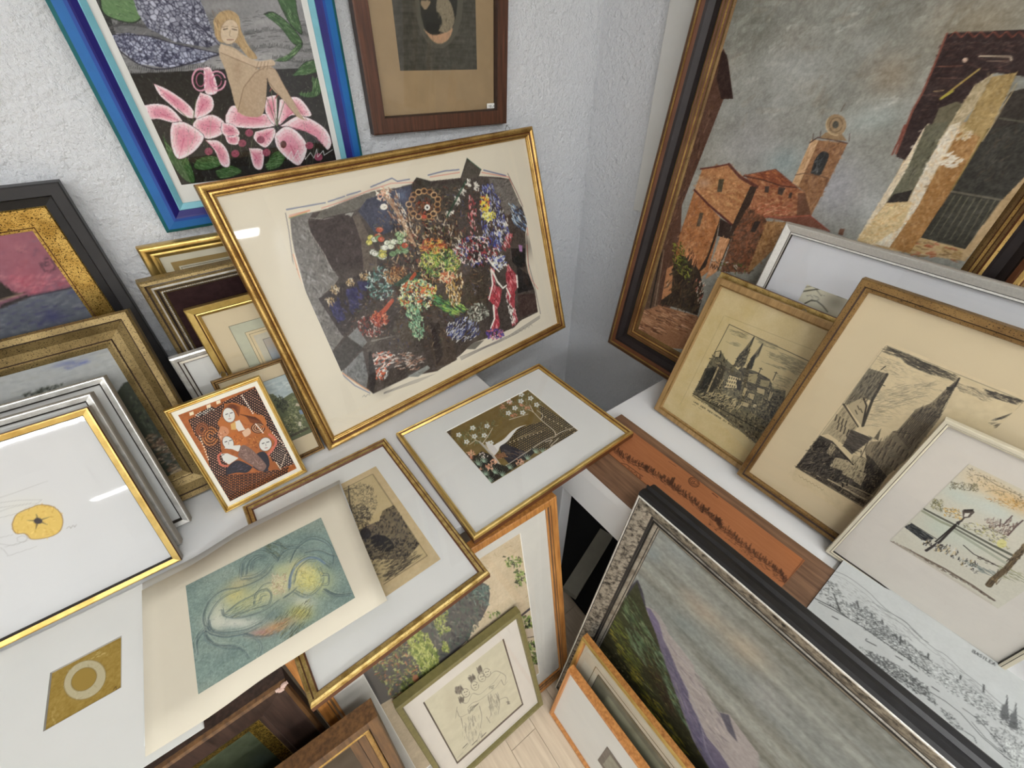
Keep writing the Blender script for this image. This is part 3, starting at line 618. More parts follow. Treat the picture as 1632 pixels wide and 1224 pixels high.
    cluster(676, 330, 14, 15, 70, [(84, 52, 40), (150, 70, 56), (120, 84, 60), (40, 32, 30)], (2, 5)); s.fill(ell(681, 331, 4.6, 4.8), (216, 214, 206)); s.fill(ell(681, 331, 1.6, 1.8), (30, 28, 28)); s.fill(ell(676, 346, 4, 3.4), (178, 84, 64))
    s.line([(612, 306), (632, 335), (650, 368), (662, 392)], 9, (172, 140, 112), .9, 4); s.scat([(606, 303), (632, 300), (648, 345), (672, 392), (650, 388), (622, 345)], 130, [(210, 186, 156), (150, 104, 74), (222, 214, 196), (90, 64, 50)], (3, 8), (1, 2.4), 55, 30); cluster(610, 310, 12, 10, 30, [(224, 218, 202), (206, 160, 132)]); s.fill(ell(612, 330, 6, 5), (216, 212, 200))
    cluster(702, 418, 32, 24, 260, [(92, 132, 74), (150, 172, 70), (196, 192, 92), (60, 92, 54), (210, 206, 150)], (3, 9), (.8, 1.8), 0, 90); cluster(690, 392, 22, 12, 90, [(196, 120, 70), (206, 172, 90), (150, 70, 48)], (2, 6))
    cluster(606, 452, 22, 26, 150, [(150, 178, 172), (196, 208, 200), (86, 128, 118), (60, 92, 84)], (2, 6), (1, 2)); cluster(632, 440, 20, 14, 140, [(176, 128, 82), (120, 76, 44), (206, 166, 116), (70, 44, 30)], (3, 8), (.8, 1.5), 60, 50); s.fill(D(930, 230, 1100, 110, 1250, 90, 1180, 180, 980, 250), (50, 74, 62), .9, .2)
    s.line(D(1165, 115, 1090, 210, 1010, 285), 5.5, (176, 84, 60), .95, 3); s.line(D(920, 400, 850, 490, 780, 560, 750, 640), 6, (178, 86, 62), .95, 9); cluster(605, 508, 14, 12, 90, [(178, 84, 60), (120, 56, 44), (206, 130, 96)], (2, 6)); cluster(592, 520, 22, 18, 110, [(150, 64, 54), (70, 40, 38), (206, 190, 180)], (2, 6), (.8, 1.6), 60, 50)
    cluster(664, 470, 30, 26, 250, [(150, 182, 142), (206, 204, 120), (224, 222, 196), (96, 142, 108), (190, 100, 66)], (2, 6), (1, 2.2)); cluster(684, 462, 12, 10, 40, [(214, 196, 90), (196, 96, 60), (230, 226, 200)]); cluster(662, 512, 12, 30, 150, [(128, 172, 138), (196, 210, 170), (84, 124, 96)], (2, 6), (1, 2), 60, 40, -15)
    s.scat(E(180, 540, 330, 560, 600, 690, 420, 780, 240, 660), 130, [(96, 150, 96), (156, 186, 92), (58, 98, 62)], (4, 10), (1, 2.2), 30, 20); cluster(725, 458, 14, 30, 150, [(206, 176, 112), (176, 138, 78), (226, 216, 190), (90, 64, 44)], (2, 6), (1, 2), 80, 40); cluster(712, 442, 12, 10, 60, [(214, 196, 160), (186, 104, 72)])
    for x, y in ((746, 292), (737, 306), (729, 321), (718, 341), (760, 298), (805, 355), (796, 373)): s.scat(ell(x, y, 5, 6), 12, [(220, 216, 204), (200, 196, 184)], (3, 6), (1.5, 3), 60, 60)
    s.line([(742, 290), (712, 346)], 3, (44, 70, 52), .8); s.scat([(746, 312), (757, 312), (762, 372), (746, 376)], 60, [(190, 96, 96), (150, 60, 62), (214, 180, 176), (60, 34, 36)], (2, 6), (1.2, 2.6), 80, 30)
    s.scat([(768, 296), (790, 296), (802, 340), (812, 372), (794, 402), (770, 380), (764, 330)], 330, [(62, 70, 150), (92, 104, 176), (150, 160, 196), (214, 214, 208), (36, 36, 70)], (2, 7), (1, 2.2), 75, 35); cluster(773, 325, 7, 14, 50, [(206, 186, 60), (190, 84, 48), (222, 206, 96)], (2, 6)); cluster(780, 345, 12, 7, 40, [(206, 196, 84), (226, 220, 150)])
    s.scat([(812, 326), (824, 328), (842, 352), (836, 368), (818, 358)], 90, [(92, 120, 160), (150, 176, 196), (40, 50, 80), (206, 214, 214)], (4, 10), (.8, 1.6), 50, 20); cluster(760, 400, 36, 24, 260, [(160, 60, 62), (214, 190, 186), (36, 30, 34), (84, 40, 46), (206, 206, 196), (70, 78, 140)], (2, 7), (1, 2.2), 60, 60)
    s.scat(B(1080, 900, 1130, 920, 1090, 1080, 1020, 1080), 50, [(190, 92, 96), (150, 56, 60), (222, 200, 196)], (3, 7), (1, 2), 70, 30); s.fill(E(1130, 0, 1170, 10, 1170, 80, 1140, 70), (150, 110, 150)); cluster(795, 418, 12, 12, 60, [(92, 104, 176), (206, 210, 214), (214, 214, 200)])
    PK = [(196, 92, 98), (170, 62, 70), (220, 168, 166), (120, 40, 48)]
    legs = (E(830, 250, 870, 280, 880, 440, 950, 480, 930, 620, 900, 700, 930, 870, 900, 930, 830, 900, 870, 800, 860, 650, 800, 590, 850, 430), E(1020, 220, 1110, 330, 1120, 450, 1090, 510, 1090, 690, 1125, 830, 1060, 880, 1070, 700, 990, 570, 1010, 470, 990, 320))
    for L in legs: s.fill(L, (150, 66, 72)); s.scat(L, 130, PK, (3, 8), (1, 2.2), 75, 25)
    for L in (E(835, 270, 840, 350, 850, 430, 810, 590), E(850, 290, 900, 400, 960, 470, 1000, 440), E(1040, 560, 1000, 470), E(860, 660, 870, 800, 830, 900), E(1110, 340, 1120, 460), E(800, 150, 850, 220, 920, 290)): s.line(L, 3.2, (224, 220, 210), .95, 2.2)
    s.scat(E(990, 480, 1060, 620, 1110, 860, 1060, 860, 1000, 620), 40, [(224, 220, 210)], (2, 5), (1, 2), 80, 20); cluster(788, 532, 14, 8, 60, [(84, 70, 140), (190, 110, 120), (60, 54, 96)])
    cluster(738, 525, 26, 18, 200, [(70, 78, 130), (150, 156, 180), (44, 48, 84), (206, 206, 200), (60, 52, 50)], (3, 8), (.8, 1.6), -50, 30); cluster(762, 498, 16, 14, 90, [(140, 142, 128), (200, 200, 184), (70, 72, 64)], (2, 6))
    cluster(612, 572, 22, 12, 90, [(222, 216, 206), (190, 96, 70), (150, 140, 134)], (3, 7), (1, 2), -20, 40); cluster(606, 594, 12, 10, 60, [(222, 218, 208), (190, 90, 60), (170, 168, 162)]); cluster(650, 575, 26, 14, 120, [(150, 110, 88), (206, 196, 184), (70, 60, 56)], (3, 9), (.6, 1.4), -10, 20)
    s.scat([(520, 480), (700, 470), (720, 570), (600, 610)], 160, [(150, 146, 138), (196, 192, 184), (40, 34, 32)], (2, 6), (.5, 1.0), -30, 60, .5)
    # cut paper tabs
    s.fill(D(170, 1085, 370, 1170, 600, 905, 440, 790), (64, 60, 56)); s.fill(D(440, 790, 540, 690, 650, 850, 600, 905), (120, 120, 118)); s.fill(D(380, 1170, 600, 940, 660, 1220, 640, 1360, 540, 1300), (112, 112, 110)); s.scat(D(380, 1170, 600, 940, 660, 1220, 560, 1300), 40, [(140, 140, 138), (84, 84, 82)], (4, 9), (1, 3), 60, 40, .6)
    s.fill([(588, 560), (592, 560), (600, 596), (596, 626), (588, 621)], (50, 44, 42)); s.fill(D(1080, 1224, 1300, 1100, 1330, 1130, 1200, 1224), (126, 128, 122)); s.fill(E(560, 1130, 640, 1060, 760, 1030, 660, 1130), (104, 100, 92)); s.fill(D(1040, 760, 1100, 740, 700, 850, 690, 830), (170, 168, 160), .5)
    s.scat(base, 700, [(40, 34, 32), (96, 90, 84), (130, 124, 116), (70, 60, 56)], (1.5, 6), (.5, 1.4), 30, 90, .45); s.grain(.08, 3, None, base); s.grain(.05, 9, None, base); s.grain(.03, 30, None, base)
    # drawn contour lines on the white sheet
    BL, OR, RD, IK = (64, 78, 120), (206, 140, 100), (196, 110, 92), (60, 56, 60)
    for L in (A(50, 575, 470, 500), A(500, 490, 680, 430), A(700, 420, 850, 375), A(960, 330, 1190, 235, 1250, 270, 1380, 245), B(220, 270, 400, 225, 555, 210), B(820, 215, 1060, 275)): s.line(L, 1.5, BL, .85)
    for L in (A(430, 560, 700, 470, 910, 380, 1180, 290, 1420, 280), A(80, 640, 300, 580), B(240, 290, 560, 240), B(800, 240, 1090, 290, 1180, 460, 1240, 600)): s.line(L, 1.2, RD, .7)
    s.line(A(80, 660, 300, 585), 2, OR, .8); s.line(A(80, 668, 270, 610), 1.4, (110, 140, 100), .8); s.line(A(40, 610, 75, 800, 130, 1224), .9, IK, .8); s.line(B(1080, 250, 1180, 460, 1245, 610), .9, IK, .8); s.line(B(1290, 830, 1300, 920), .9, RD)
    s.line([(470, 405), (489, 474), (512, 535), (526, 564)], 2.2, (224, 214, 196)); s.line([(468, 405), (487, 474), (511, 536)], 1.2, OR, .9); s.line([(466, 420), (485, 480), (508, 536), (516, 548)], 1.5, (130, 156, 186), .9); s.line([(546, 594), (572, 612), (588, 622)], 1.4, OR, .9); s.line([(543, 594), (566, 614), (590, 626)], 1.3, BL, .8)
    for k in range(3): s.line([(733 + k, 569 + 2 * k), (775, 551 + k), (812, 534 + 2 * k), (860, 503 + 2 * k)], .8, IK, .7); s.line([(612, 625 + k), (660, 606 + 2 * k), (700, 594 + 2 * k)], .7, IK, .6)
    s.line([(839, 372), (842, 420), (852, 458), (861, 500)], .9, IK, .8); s.line(E(1220, 0, 1240, 280, 1270, 380, 1340, 480), 1, RD, .7)
    sg = [(806, 541 - .0)]; 
    for i in range(16): sg.append((806 + i * 2.8, 540 - i * 1.55 + (2.4 if i % 2 else -2.0)))
    s.line(sg, .6, (120, 116, 108), .9); s.line([(578, 632), (581, 629), (583, 632), (586, 628), (590, 629)], .6, (110, 106, 100), .9)
def art_town(s):
    A, B, C, D, Q = crop(1050, 190, .19608), crop(1352, 20, .17157), crop(1352, 200, .17157), crop(1000, 340, .14706), crop(1032, 0, .36765)
    sky = [(1050, -520), (2100, -520), (1650, 460), (1000, 560)]
    s.fill(sky, (140, 140, 132))
    for i in range(150):
        x, y = 1080 + s.rng.random() * 620, -300 + s.rng.random() * 720
        t = [(124, 122, 112), (172, 174, 168), (146, 140, 128), (164, 168, 164), (116, 116, 110)][i % 5]; s.blob(x, y, 46, 22, t, .4, -30 + 30 * s.rng.random())
    for x, y, rx, ry, c, a in ((1190, 30, 60, 50, (112, 112, 102), .7), (1260, 110, 80, 50, (166, 168, 164), .6), (1330, 40, 60, 40, (150, 152, 144), .6), (1420, 30, 90, 45, (126, 126, 118), .6), (1560, 40, 120, 60, (134, 122, 100), .7), (1420, 120, 50, 40, (142, 130, 112), .8), (1200, 230, 70, 60, (160, 160, 160), .7), (1390, 190, 60, 24, (164, 174, 170), .7), (1330, 300, 60, 60, (158, 158, 164), .8), (1400, 330, 40, 60, (160, 162, 160), .7), (1250, 260, 40, 30, (146, 164, 166), .6)): s.blob(x, y, rx, ry, c, a, -15)
    s.scat([(1120, -100), (1640, -100), (1440, 170), (1180, 200)], 160, [(176, 178, 170), (112, 108, 98), (190, 190, 180), (140, 128, 110)], (14, 36), (8, 16), -35, 35, .16)
    for x, y in ((1365, 15), (1350, 45), (1290, 50), (1240, 75), (1265, 40), (1410, 165), (1420, 162), (1230, 180)): s.scat(ell(x, y, 16, 8, -30), 10, [(196, 198, 190), (180, 184, 178)], (5, 14), (3, 6), -30, 25, .22)
    # left dark building
    s.fill(Q(330, 210, 350, 260, 372, 425, 330, 432, 150, 890, 130, 1300, -60, 1500, -60, 1000), (84, 58, 46)); s.fill(Q(325, 220, 345, 240, 372, 430, 320, 430, 300, 340), (48, 32, 28)); s.scat(Q(300, 440, 150, 890, 120, 1200, 10, 1300, 200, 500), 120, [(104, 70, 52), (66, 46, 38), (120, 92, 70)], (5, 14), (1.5, 3), -70, 15, .6)
    def wall(poly, c, pal, n, ang=20):
        s.fill(poly, c); s.scat(poly, n, pal, (4, 12), (2, 5), ang, 60, .45); s.scat(poly, n * 2, pal + [tuple(np.array(c) * .72), tuple(np.minimum(np.array(c) * 1.2, 255))], (1.5, 6), (.7, 2), ang, 70, .5, 22)
    BR = [(172, 122, 82), (146, 98, 66), (190, 148, 108), (120, 78, 54)]
    wall(A(700, 460, 860, 480, 1115, 550, 1190, 600, 1130, 785, 860, 805, 640, 770, 790, 550), (146, 92, 62), BR + [(120, 66, 48)], 150); s.fill(A(690, 460, 950, 408, 1120, 552, 1000, 545, 850, 492), (134, 78, 52)); s.scat(A(760, 455, 950, 415, 1080, 530, 860, 490), 40, [(176, 110, 68), (110, 60, 42)], (3, 9), (1, 2.5), 25, 15); s.line(A(690, 462, 850, 494, 1000, 545, 1120, 556), 2, (70, 38, 32), .9); s.line(A(690, 456, 950, 406, 1120, 548), .8, (96, 52, 40), .9)
    s.scat(A(800, 680, 1080, 700, 1060, 780, 780, 770), 60, [(196, 140, 110), (160, 84, 60)], (3, 8), (.8, 2), -10, 20)
    for w in ((865, 545, 900, 545, 890, 600, 860, 595), (975, 550, 1030, 560, 1000, 620, 965, 610), (1065, 595, 1085, 598, 1075, 645, 1050, 640)): s.fill(A(*w), (64, 50, 44))
    wall(A(1240, 168, 1535, 195, 1235, 790, 1120, 790, 1190, 600, 1105, 525), (136, 98, 68), [(120, 84, 60), (156, 116, 80), (104, 74, 56), (166, 126, 90)], 150, -60); s.fill(A(1240, 168, 1300, 172, 1135, 545, 1085, 520), (188, 152, 114)); s.scat(A(1240, 170, 1295, 172, 1130, 540, 1090, 520), 30, [(206, 176, 140), (170, 132, 96)], (3, 8), (1, 2.4), -65, 15); s.fill(A(1130, 600, 1190, 600, 1240, 790, 1120, 785), (96, 66, 50), .8)
    s.fill(curve(A(1232, 440, 1270, 330, 1320, 268, 1362, 268, 1382, 300, 1345, 390, 1308, 455, 1232, 440), 5), (44, 44, 44)); s.scat(A(1270, 320, 1350, 290, 1310, 440, 1250, 430), 20, [(74, 78, 80), (96, 98, 96)], (3, 7), (.8, 1.6), -60, 30); s.line(A(1110, 455, 1180, 440, 1300, 460, 1380, 482), 1.2, (84, 60, 46)); s.line(A(1228, 192, 1290, 150, 1420, 170, 1532, 198), 1.8, (70, 46, 40))
    s.fill(A(1310, 150, 1355, 108, 1480, 112, 1530, 180, 1420, 168), (140, 114, 84)); s.fill(ell(1050 + 1440 * .19608, 190 + 48 * .19608, 16.5, 17), (150, 126, 96)); s.line(ell(1050 + 1440 * .19608, 190 + 48 * .19608, 10, 12, 20), 1.5, (110, 90, 68)); s.fill(ell(1050 + 1436 * .19608, 190 + 46 * .19608, 5, 6, 20), (74, 72, 64)); s.line(ell(1050 + 1440 * .19608, 190 + 48 * .19608, 16, 16.5)[4:12], 1.5, (190, 168, 130))
    for x in (1250, 1310, 1545): s.line(A(x, 180 - (30 if x == 1310 else 0), x + 6, 100 + (20 if x != 1310 else 0)), 1, (70, 50, 44))
    s.line([(1340, 178), (1347, 165)], .9, (90, 74, 60))
    wall(A(355, 410, 570, 372, 790, 550, 700, 700, 600, 862, 290, 580), (170, 120, 80), [(186, 136, 92), (156, 100, 64), (196, 156, 110), (140, 92, 58)], 190); s.blob(1050 + 370 * .196, 190 + 520 * .196, 12, 9, (190, 158, 136), .7); s.line(A(340, 405, 460, 388, 570, 366), 2.4, (92, 46, 38)); s.line(A(570, 366, 660, 470, 800, 552), 4, (84, 44, 36), .95, 5); s.fill(A(490, 488, 532, 488, 512, 592, 474, 592), (76, 68, 52))
    wall(A(290, 585, 500, 800, 470, 960, 400, 1240, 60, 1500, 170, 950), (164, 108, 66), BR, 190, -60); s.line(A(290, 574, 400, 690, 600, 862), 3, (82, 40, 36)); s.fill(A(335, 758, 365, 762, 335, 870, 305, 872), (86, 72, 58)); s.fill(A(745, 545, 800, 552, 740, 700, 620, 900, 480, 1240, 470, 1200, 590, 880), (52, 38, 30)); s.fill(A(500, 805, 592, 862, 560, 975, 480, 950), (48, 34, 28)); s.fill(A(500, 800, 470, 950, 380, 1200, 310, 1260, 400, 1100), (44, 34, 28))
    s.fill(A(500, 955, 580, 975, 470, 1240, 380, 1300, 440, 1130), (188, 136, 96)); s.scat(A(500, 960, 570, 980, 470, 1230, 400, 1250), 50, [(206, 160, 122), (170, 116, 78)], (3, 8), (1, 2.4), -65, 20)
    wall(A(720, 720, 860, 800, 880, 830, 740, 1240, 500, 1240, 620, 900), (104, 70, 50), [(150, 92, 60), (70, 48, 36), (128, 80, 54), (56, 42, 34)], 170, -60); s.fill(A(780, 830, 830, 830, 780, 920, 745, 910), (48, 38, 34)); wall(A(880, 830, 1050, 838, 930, 1060, 740, 1240, 720, 1240), (156, 118, 76), [(176, 136, 92), (134, 96, 60), (116, 78, 48)], 80, -60); s.fill(A(850, 792, 1225, 782, 1385, 912, 1060, 836), (116, 74, 58)); s.line(A(850, 786, 1000, 800, 1230, 782), 2.2, (150, 86, 66)); s.line(A(1225, 782, 1385, 912), 2, (126, 64, 50)); s.fill(A(1470, 890, 1510, 890, 1495, 945, 1455, 935), (96, 66, 50))
    # street, shade and bushes
    s.fill(D(190, 1040, 330, 990, 760, 1110, 900, 1500, -100, 1400), (150, 108, 78)); s.scat(D(190, 1050, 400, 1030, 740, 1120, 700, 1300, 40, 1300), 120, [(176, 130, 98), (120, 80, 56), (92, 62, 46), (190, 150, 118)], (6, 16), (1, 2.6), 25, 14, .8)
    s.fill(D(480, 600, 560, 450, 690, 480, 790, 640, 830, 860, 760, 1105, 560, 1030, 360, 980, 420, 720), (50, 40, 32)); s.fill(D(430, 600, 500, 560, 480, 860, 370, 940), (170, 118, 80)); s.scat(D(480, 560, 690, 480, 800, 900, 740, 1090, 380, 970), 150, [(36, 30, 26), (70, 58, 40), (90, 66, 46)], (4, 10), (1.5, 3), -60, 40, .7)
    s.scat(D(500, 330, 600, 330, 620, 470, 700, 620, 680, 800, 560, 640, 500, 580), 110, [(110, 118, 44), (150, 154, 64), (70, 82, 36), (50, 56, 28)], (2, 6), (1, 2.2), 60, 50); s.scat(D(640, 370, 780, 480, 740, 580, 640, 470), 30, [(196, 136, 92), (84, 52, 38)], (4, 9), (1.5, 3), -70, 15); s.scat(D(740, 700, 860, 760, 820, 960, 760, 960), 24, [(206, 196, 176), (190, 110, 90)], (2, 5), (1, 2), -60, 30)
    s.fill(D(180, 1040, 280, 420, 400, 380, 380, 560, 330, 1000, 230, 1040), (92, 74, 60), .8); s.line(D(370, 430, 250, 1020), 2.5, (40, 32, 28)); s.line(D(400, 400, 300, 1000), 1.2, (140, 120, 100)); s.line(D(430, 780, 440, 760), 1, (190, 180, 160))
    s.scat(D(900, 480, 1300, 560, 1290, 680, 1000, 700), 50, [(46, 36, 30), (80, 90, 44), (110, 80, 56), (180, 176, 160)], (2, 6), (1, 2.4), 0, 90)
    sig = D(900, 590, 920, 545, 925, 600, 945, 560, 950, 605, 975, 570, 985, 610); s.line(sig, 1, (50, 30, 26))
    # right-hand house
    s.fill(C(690, -30, 1310, -30, 1632, -100, 1700, 500, 1080, 1260, 60, 1110, 350, 640), (176, 150, 112))
    s.fill(B(905, 205, 1000, 190, 1900, 150, 1800, 620, 1340, 560, 1100, 800, 760, 1224, 640, 1420, 440, 1340, 470, 1180, 690, 740, 810, 470), (48, 34, 32)); s.scat(B(900, 230, 1632, 230, 1500, 560, 1000, 720, 600, 1200, 520, 1180), 110, [(66, 46, 42), (36, 26, 26), (84, 60, 54)], (8, 22), (1.5, 3.5), 0, 20, .7)
    s.line(B(912, 200, 800, 480, 690, 740, 590, 920, 440, 1310), 3, (128, 74, 60), .95, 4); s.line(C(405, 270, 470, 130, 520, 0), 3, (120, 66, 54))
    for i in range(8): x = 940 + i * 118; s.line(curve(B(x, 230, x + 50, 185, x + 100, 232, x + 118, 215)), 2, (122, 66, 50), .9); s.line(B(x + 40, 275, x + 80, 290, x + 120, 270), .9, (110, 96, 92), .8)
    s.line(B(1210, 408, 1500, 415, 1510, 450), 2, (196, 180, 156)); s.line(B(1280, 450, 1480, 462), 1.2, (150, 130, 112)); s.fill(ell(1352 + 1080 * .17157, 20 + 445 * .17157, 4.5, 3.6, -30), (196, 170, 150)); s.line(B(830, 505, 1050, 500), 1.5, (130, 84, 68)); s.line(B(800, 615, 1000, 610), 1, (110, 78, 66)); s.line(B(790, 735, 880, 728), 1.6, (140, 118, 84))
    s.line(B(1210, 530, 1000, 690, 860, 800), 3.4, (160, 138, 78), .95, 4.5); s.line(B(960, 735, 860, 800), 4.5, (160, 150, 60))
    wall(C(590, 220, 690, 40, 740, -20, 760, 0, 640, 250, 360, 700, 130, 1000, 70, 1070, 330, 640), (206, 192, 166), [(222, 210, 190), (190, 172, 140)], 50, -60)
    s.fill(B(840, 890, 1000, 830, 1130, 880, 1010, 1060, 920, 1224, 700, 1224), (98, 92, 72)); s.fill(C(720, 0, 930, -40, 870, 110, 600, 600, 545, 705, 350, 720, 540, 410), (98, 96, 78)); s.scat(C(740, 20, 900, 20, 560, 680, 380, 690), 80, [(116, 114, 92), (80, 80, 64), (70, 66, 54)], (5, 13), (1.5, 3), -58, 15, .6); s.fill(C(350, 720, 420, 640, 590, 600, 550, 706), (44, 38, 34))
    wall(B(1160, 690, 1290, 600, 1340, 570, 1180, 860, 1000, 1110, 900, 1300, 820, 1224), (176, 160, 128), [(196, 182, 154), (150, 134, 104)], 50, -60); wall(C(940, 0, 1040, -30, 1010, 60, 820, 400, 640, 760, 380, 1130, 240, 1100, 550, 710, 760, 300), (212, 202, 182), [(228, 220, 206), (196, 182, 156), (206, 176, 130)], 120, -60)
    wall(C(120, 1000, 350, 725, 590, 715, 500, 930, 240, 1100, 80, 1065), (206, 184, 140), [(222, 204, 168), (196, 160, 106), (186, 148, 96)], 60, -20); wall(B(1330, 600, 1560, 560, 1480, 740, 1300, 1100, 1230, 1224, 980, 1224, 1180, 860), (158, 134, 88), [(176, 150, 100), (132, 112, 74), (190, 168, 124)], 80, -60)
    wall(C(1040, 40, 1220, 110, 960, 600, 820, 820, 690, 1010, 560, 1190, 380, 1130, 640, 760, 830, 400), (152, 112, 66), [(170, 124, 72), (130, 94, 56), (184, 148, 104)], 170, -60); s.scat(C(900, 230, 1060, 320, 980, 395, 850, 370), 40, [(224, 218, 206), (206, 194, 170)], (5, 12), (2.5, 4.5), -20, 30); s.scat(C(1050, 20, 1150, 50, 1120, 120, 1000, 140), 30, [(206, 196, 176), (184, 162, 120)], (5, 12), (2, 4), -30, 30)
    s.fill(B(1500, 740, 1900, 640, 1900, 1224, 1230, 1224), (54, 48, 42)); s.fill(C(1290, 30, 1900, -60, 1900, 200, 1420, 695, 950, 610), (52, 50, 44)); s.scat(C(1300, 50, 1632, 0, 1600, 400, 1100, 600), 80, [(66, 64, 56), (42, 40, 36), (76, 66, 54)], (8, 20), (2, 4), -55, 30, .6); s.line(B(1560, 660, 1450, 850, 1240, 1200), 1.5, (190, 170, 130)); s.line(B(1400, 985, 1632, 1020), 2.4, (92, 92, 78)); s.line(C(1290, 40, 950, 610), 2, (140, 118, 66))
    s.fill(C(950, 612, 1415, 692, 1080, 1150, 670, 1040), (54, 52, 44)); s.line(C(950, 612, 1415, 692), 2.4, (116, 110, 94))
    for i in range(7): x = 985 + i * 62; s.line(C(x, 650 + i * 8, x - 230, 1020 + i * 14), 1.8, (112, 110, 88), .8, 1)
    s.scat(C(670, 1050, 1070, 1165, 1000, 1260, 560, 1200), 60, [(150, 122, 78), (120, 96, 62), (176, 152, 104), (150, 90, 60)], (5, 14), (2, 4), 10, 20)
    s.grain(.07, 3); s.grain(.05, 10); s.grain(.04, 40)
def art_mountain(s):
    T, E = crop(940, 820, .2522), crop(860, 1000, .18382)
    # streaks follow the picture's own horizon
    s.a[:] = C3((130, 132, 126)); s.grain(.10, (14, 240)); s.grain(.05, (30, 300), tint=(.6, .9, 1.3)); s.grain(.05, 6)
    for x, y, rx, ry, c, a in ((720, 620, 130, 46, (158, 146, 130), .75), (980, 850, 160, 60, (160, 148, 130), .75), (640, 520, 70, 26, (150, 142, 130), .6), (560, 250, 120, 40, (140, 148, 148), .5), (600, 700, 120, 40, (112, 122, 122), .5), (400, 250, 60, 40, (126, 138, 142), .5), (1100, 1150, 150, 60, (146, 144, 140), .5), (900, 1000, 200, 40, (120, 126, 124), .5)): s.blob(940 + x * .2522, 820 + y * .2522, rx * .2522 * 1.4, ry * .2522 * 1.4, c, a, 40)
    s.fill(T(305, 415, 340, 500, 360, 600, 420, 900, 250, 700, 230, 480), (58, 56, 66))
    s.fill(T(355, 580, 400, 600, 440, 640, 490, 720, 500, 800, 560, 900, 640, 1000, 520, 1040, 420, 850, 380, 680) , (150, 144, 142))
    s.fill(E(1090, 20, 1240, 200, 1340, 335, 1350, 420, 1420, 520, 1550, 735, 1640, 750, 1900, 1100, 1900, 1400, 1500, 1300, 1300, 800, 1130, 260), (152, 145, 142)); s.scat(E(1110, 100, 1340, 350, 1550, 740, 1640, 800, 1640, 1200, 1400, 800), 120, [(176, 168, 162), (128, 122, 124), (160, 150, 146), (110, 104, 112)], (8, 20), (1, 2.6), 52, 14, .6)
    s.fill(T(358, 590, 385, 600, 440, 690, 470, 800, 530, 960, 470, 960, 420, 780), (106, 98, 122)); s.fill(E(960, 0, 1050, 60, 1120, 190, 1200, 380, 1290, 560, 1300, 640, 1360, 760, 1450, 950, 1560, 1080, 1700, 1300, 1500, 1300, 1330, 980, 1250, 760, 1150, 480, 1060, 230), (100, 94, 112)); s.fill(E(1560, 740, 1640, 760, 1720, 1000, 1632, 900), (84, 82, 92))
    s.scat(E(1060, 130, 1200, 380, 1300, 640, 1450, 950, 1480, 1150, 1330, 950, 1200, 560), 120, [(84, 80, 104), (126, 118, 138), (72, 72, 92)], (6, 16), (1, 2.4), 62, 10, .7); s.line(E(1250, 480, 1330, 640, 1400, 840, 1440, 1040, 1520, 1200), 1.4, (150, 150, 160), .7)
    s.fill(T(300, 430, 250, 500, 0, 830, -40, 1000, 500, 1300, 480, 960, 420, 760, 340, 560), (52, 54, 34)); s.fill(E(460, 230, 620, 0, 950, 0, 1060, 230, 1150, 480, 1250, 760, 1330, 980, 1520, 1300, 1200, 1300, 800, 700), (46, 44, 28))
    for poly, pal, n, an in ((T(230, 520, 290, 540, 350, 700, 420, 900, 400, 960, 300, 760, 220, 640), [(84, 104, 72), (66, 84, 58), (110, 124, 92), (44, 52, 40)], 130, 58), (T(120, 740, 180, 640, 260, 780, 330, 950, 300, 1000, 200, 860), [(100, 108, 44), (74, 84, 40), (50, 52, 28)], 110, 50), (E(930, 0, 1060, 230, 1250, 760, 1300, 900, 1180, 720, 1020, 330), [(84, 102, 78), (62, 82, 62), (104, 124, 96)], 130, 58), (E(620, 20, 720, 180, 900, 420, 1100, 760, 1300, 1100, 1230, 1120, 980, 760, 700, 260), [(128, 118, 36), (96, 96, 34), (70, 74, 28), (146, 132, 48)], 190, 50), (E(480, 200, 620, 130, 900, 560, 1280, 1200, 1100, 1200, 700, 560), [(34, 32, 20), (60, 54, 28), (24, 22, 16)], 190, 48), (E(760, 20, 880, 60, 930, 340, 800, 180), [(92, 112, 84), (70, 90, 66)], 60, 60), (E(960, 380, 1060, 430, 1220, 860, 1100, 720), [(60, 46, 34), (48, 38, 30)], 60, 58), (E(880, 620, 1000, 760, 1060, 900, 960, 820), [(74, 104, 40), (52, 78, 34)], 50, 48)): s.scat(poly, n, pal, (6, 16), (1.2, 3), an, 10, .75)
    s.scat(E(560, 200, 700, 230, 820, 540, 700, 480), 90, [(150, 144, 110), (104, 98, 66), (20, 20, 14), (90, 86, 40)], (1, 2.5), (.7, 1.3), 0, 90, .8)
    s.scat(E(470, 220, 620, 10, 940, 10, 1250, 760, 1480, 1220, 1250, 1220), 420, [(30, 30, 18), (96, 100, 50), (70, 80, 56), (130, 124, 60), (40, 44, 30)], (2, 8), (.6, 1.6), 52, 25, .6)
    for L in (E(900, 480, 985, 560), E(800, 130, 930, 350), E(1100, 860, 1200, 950), E(1180, 480, 1260, 720), E(1250, 760, 1350, 1000)): s.line(L, 1, (160, 160, 136), .6)
    s.grain(.05, 3); s.grain(.04, (6, 60))
def hatch(s, poly, n, c, ang, L=(5, 12), w=(.4, .8), a=.7, jit=8): s.scat(poly, n, [c], L, w, ang, jit, a, 10)
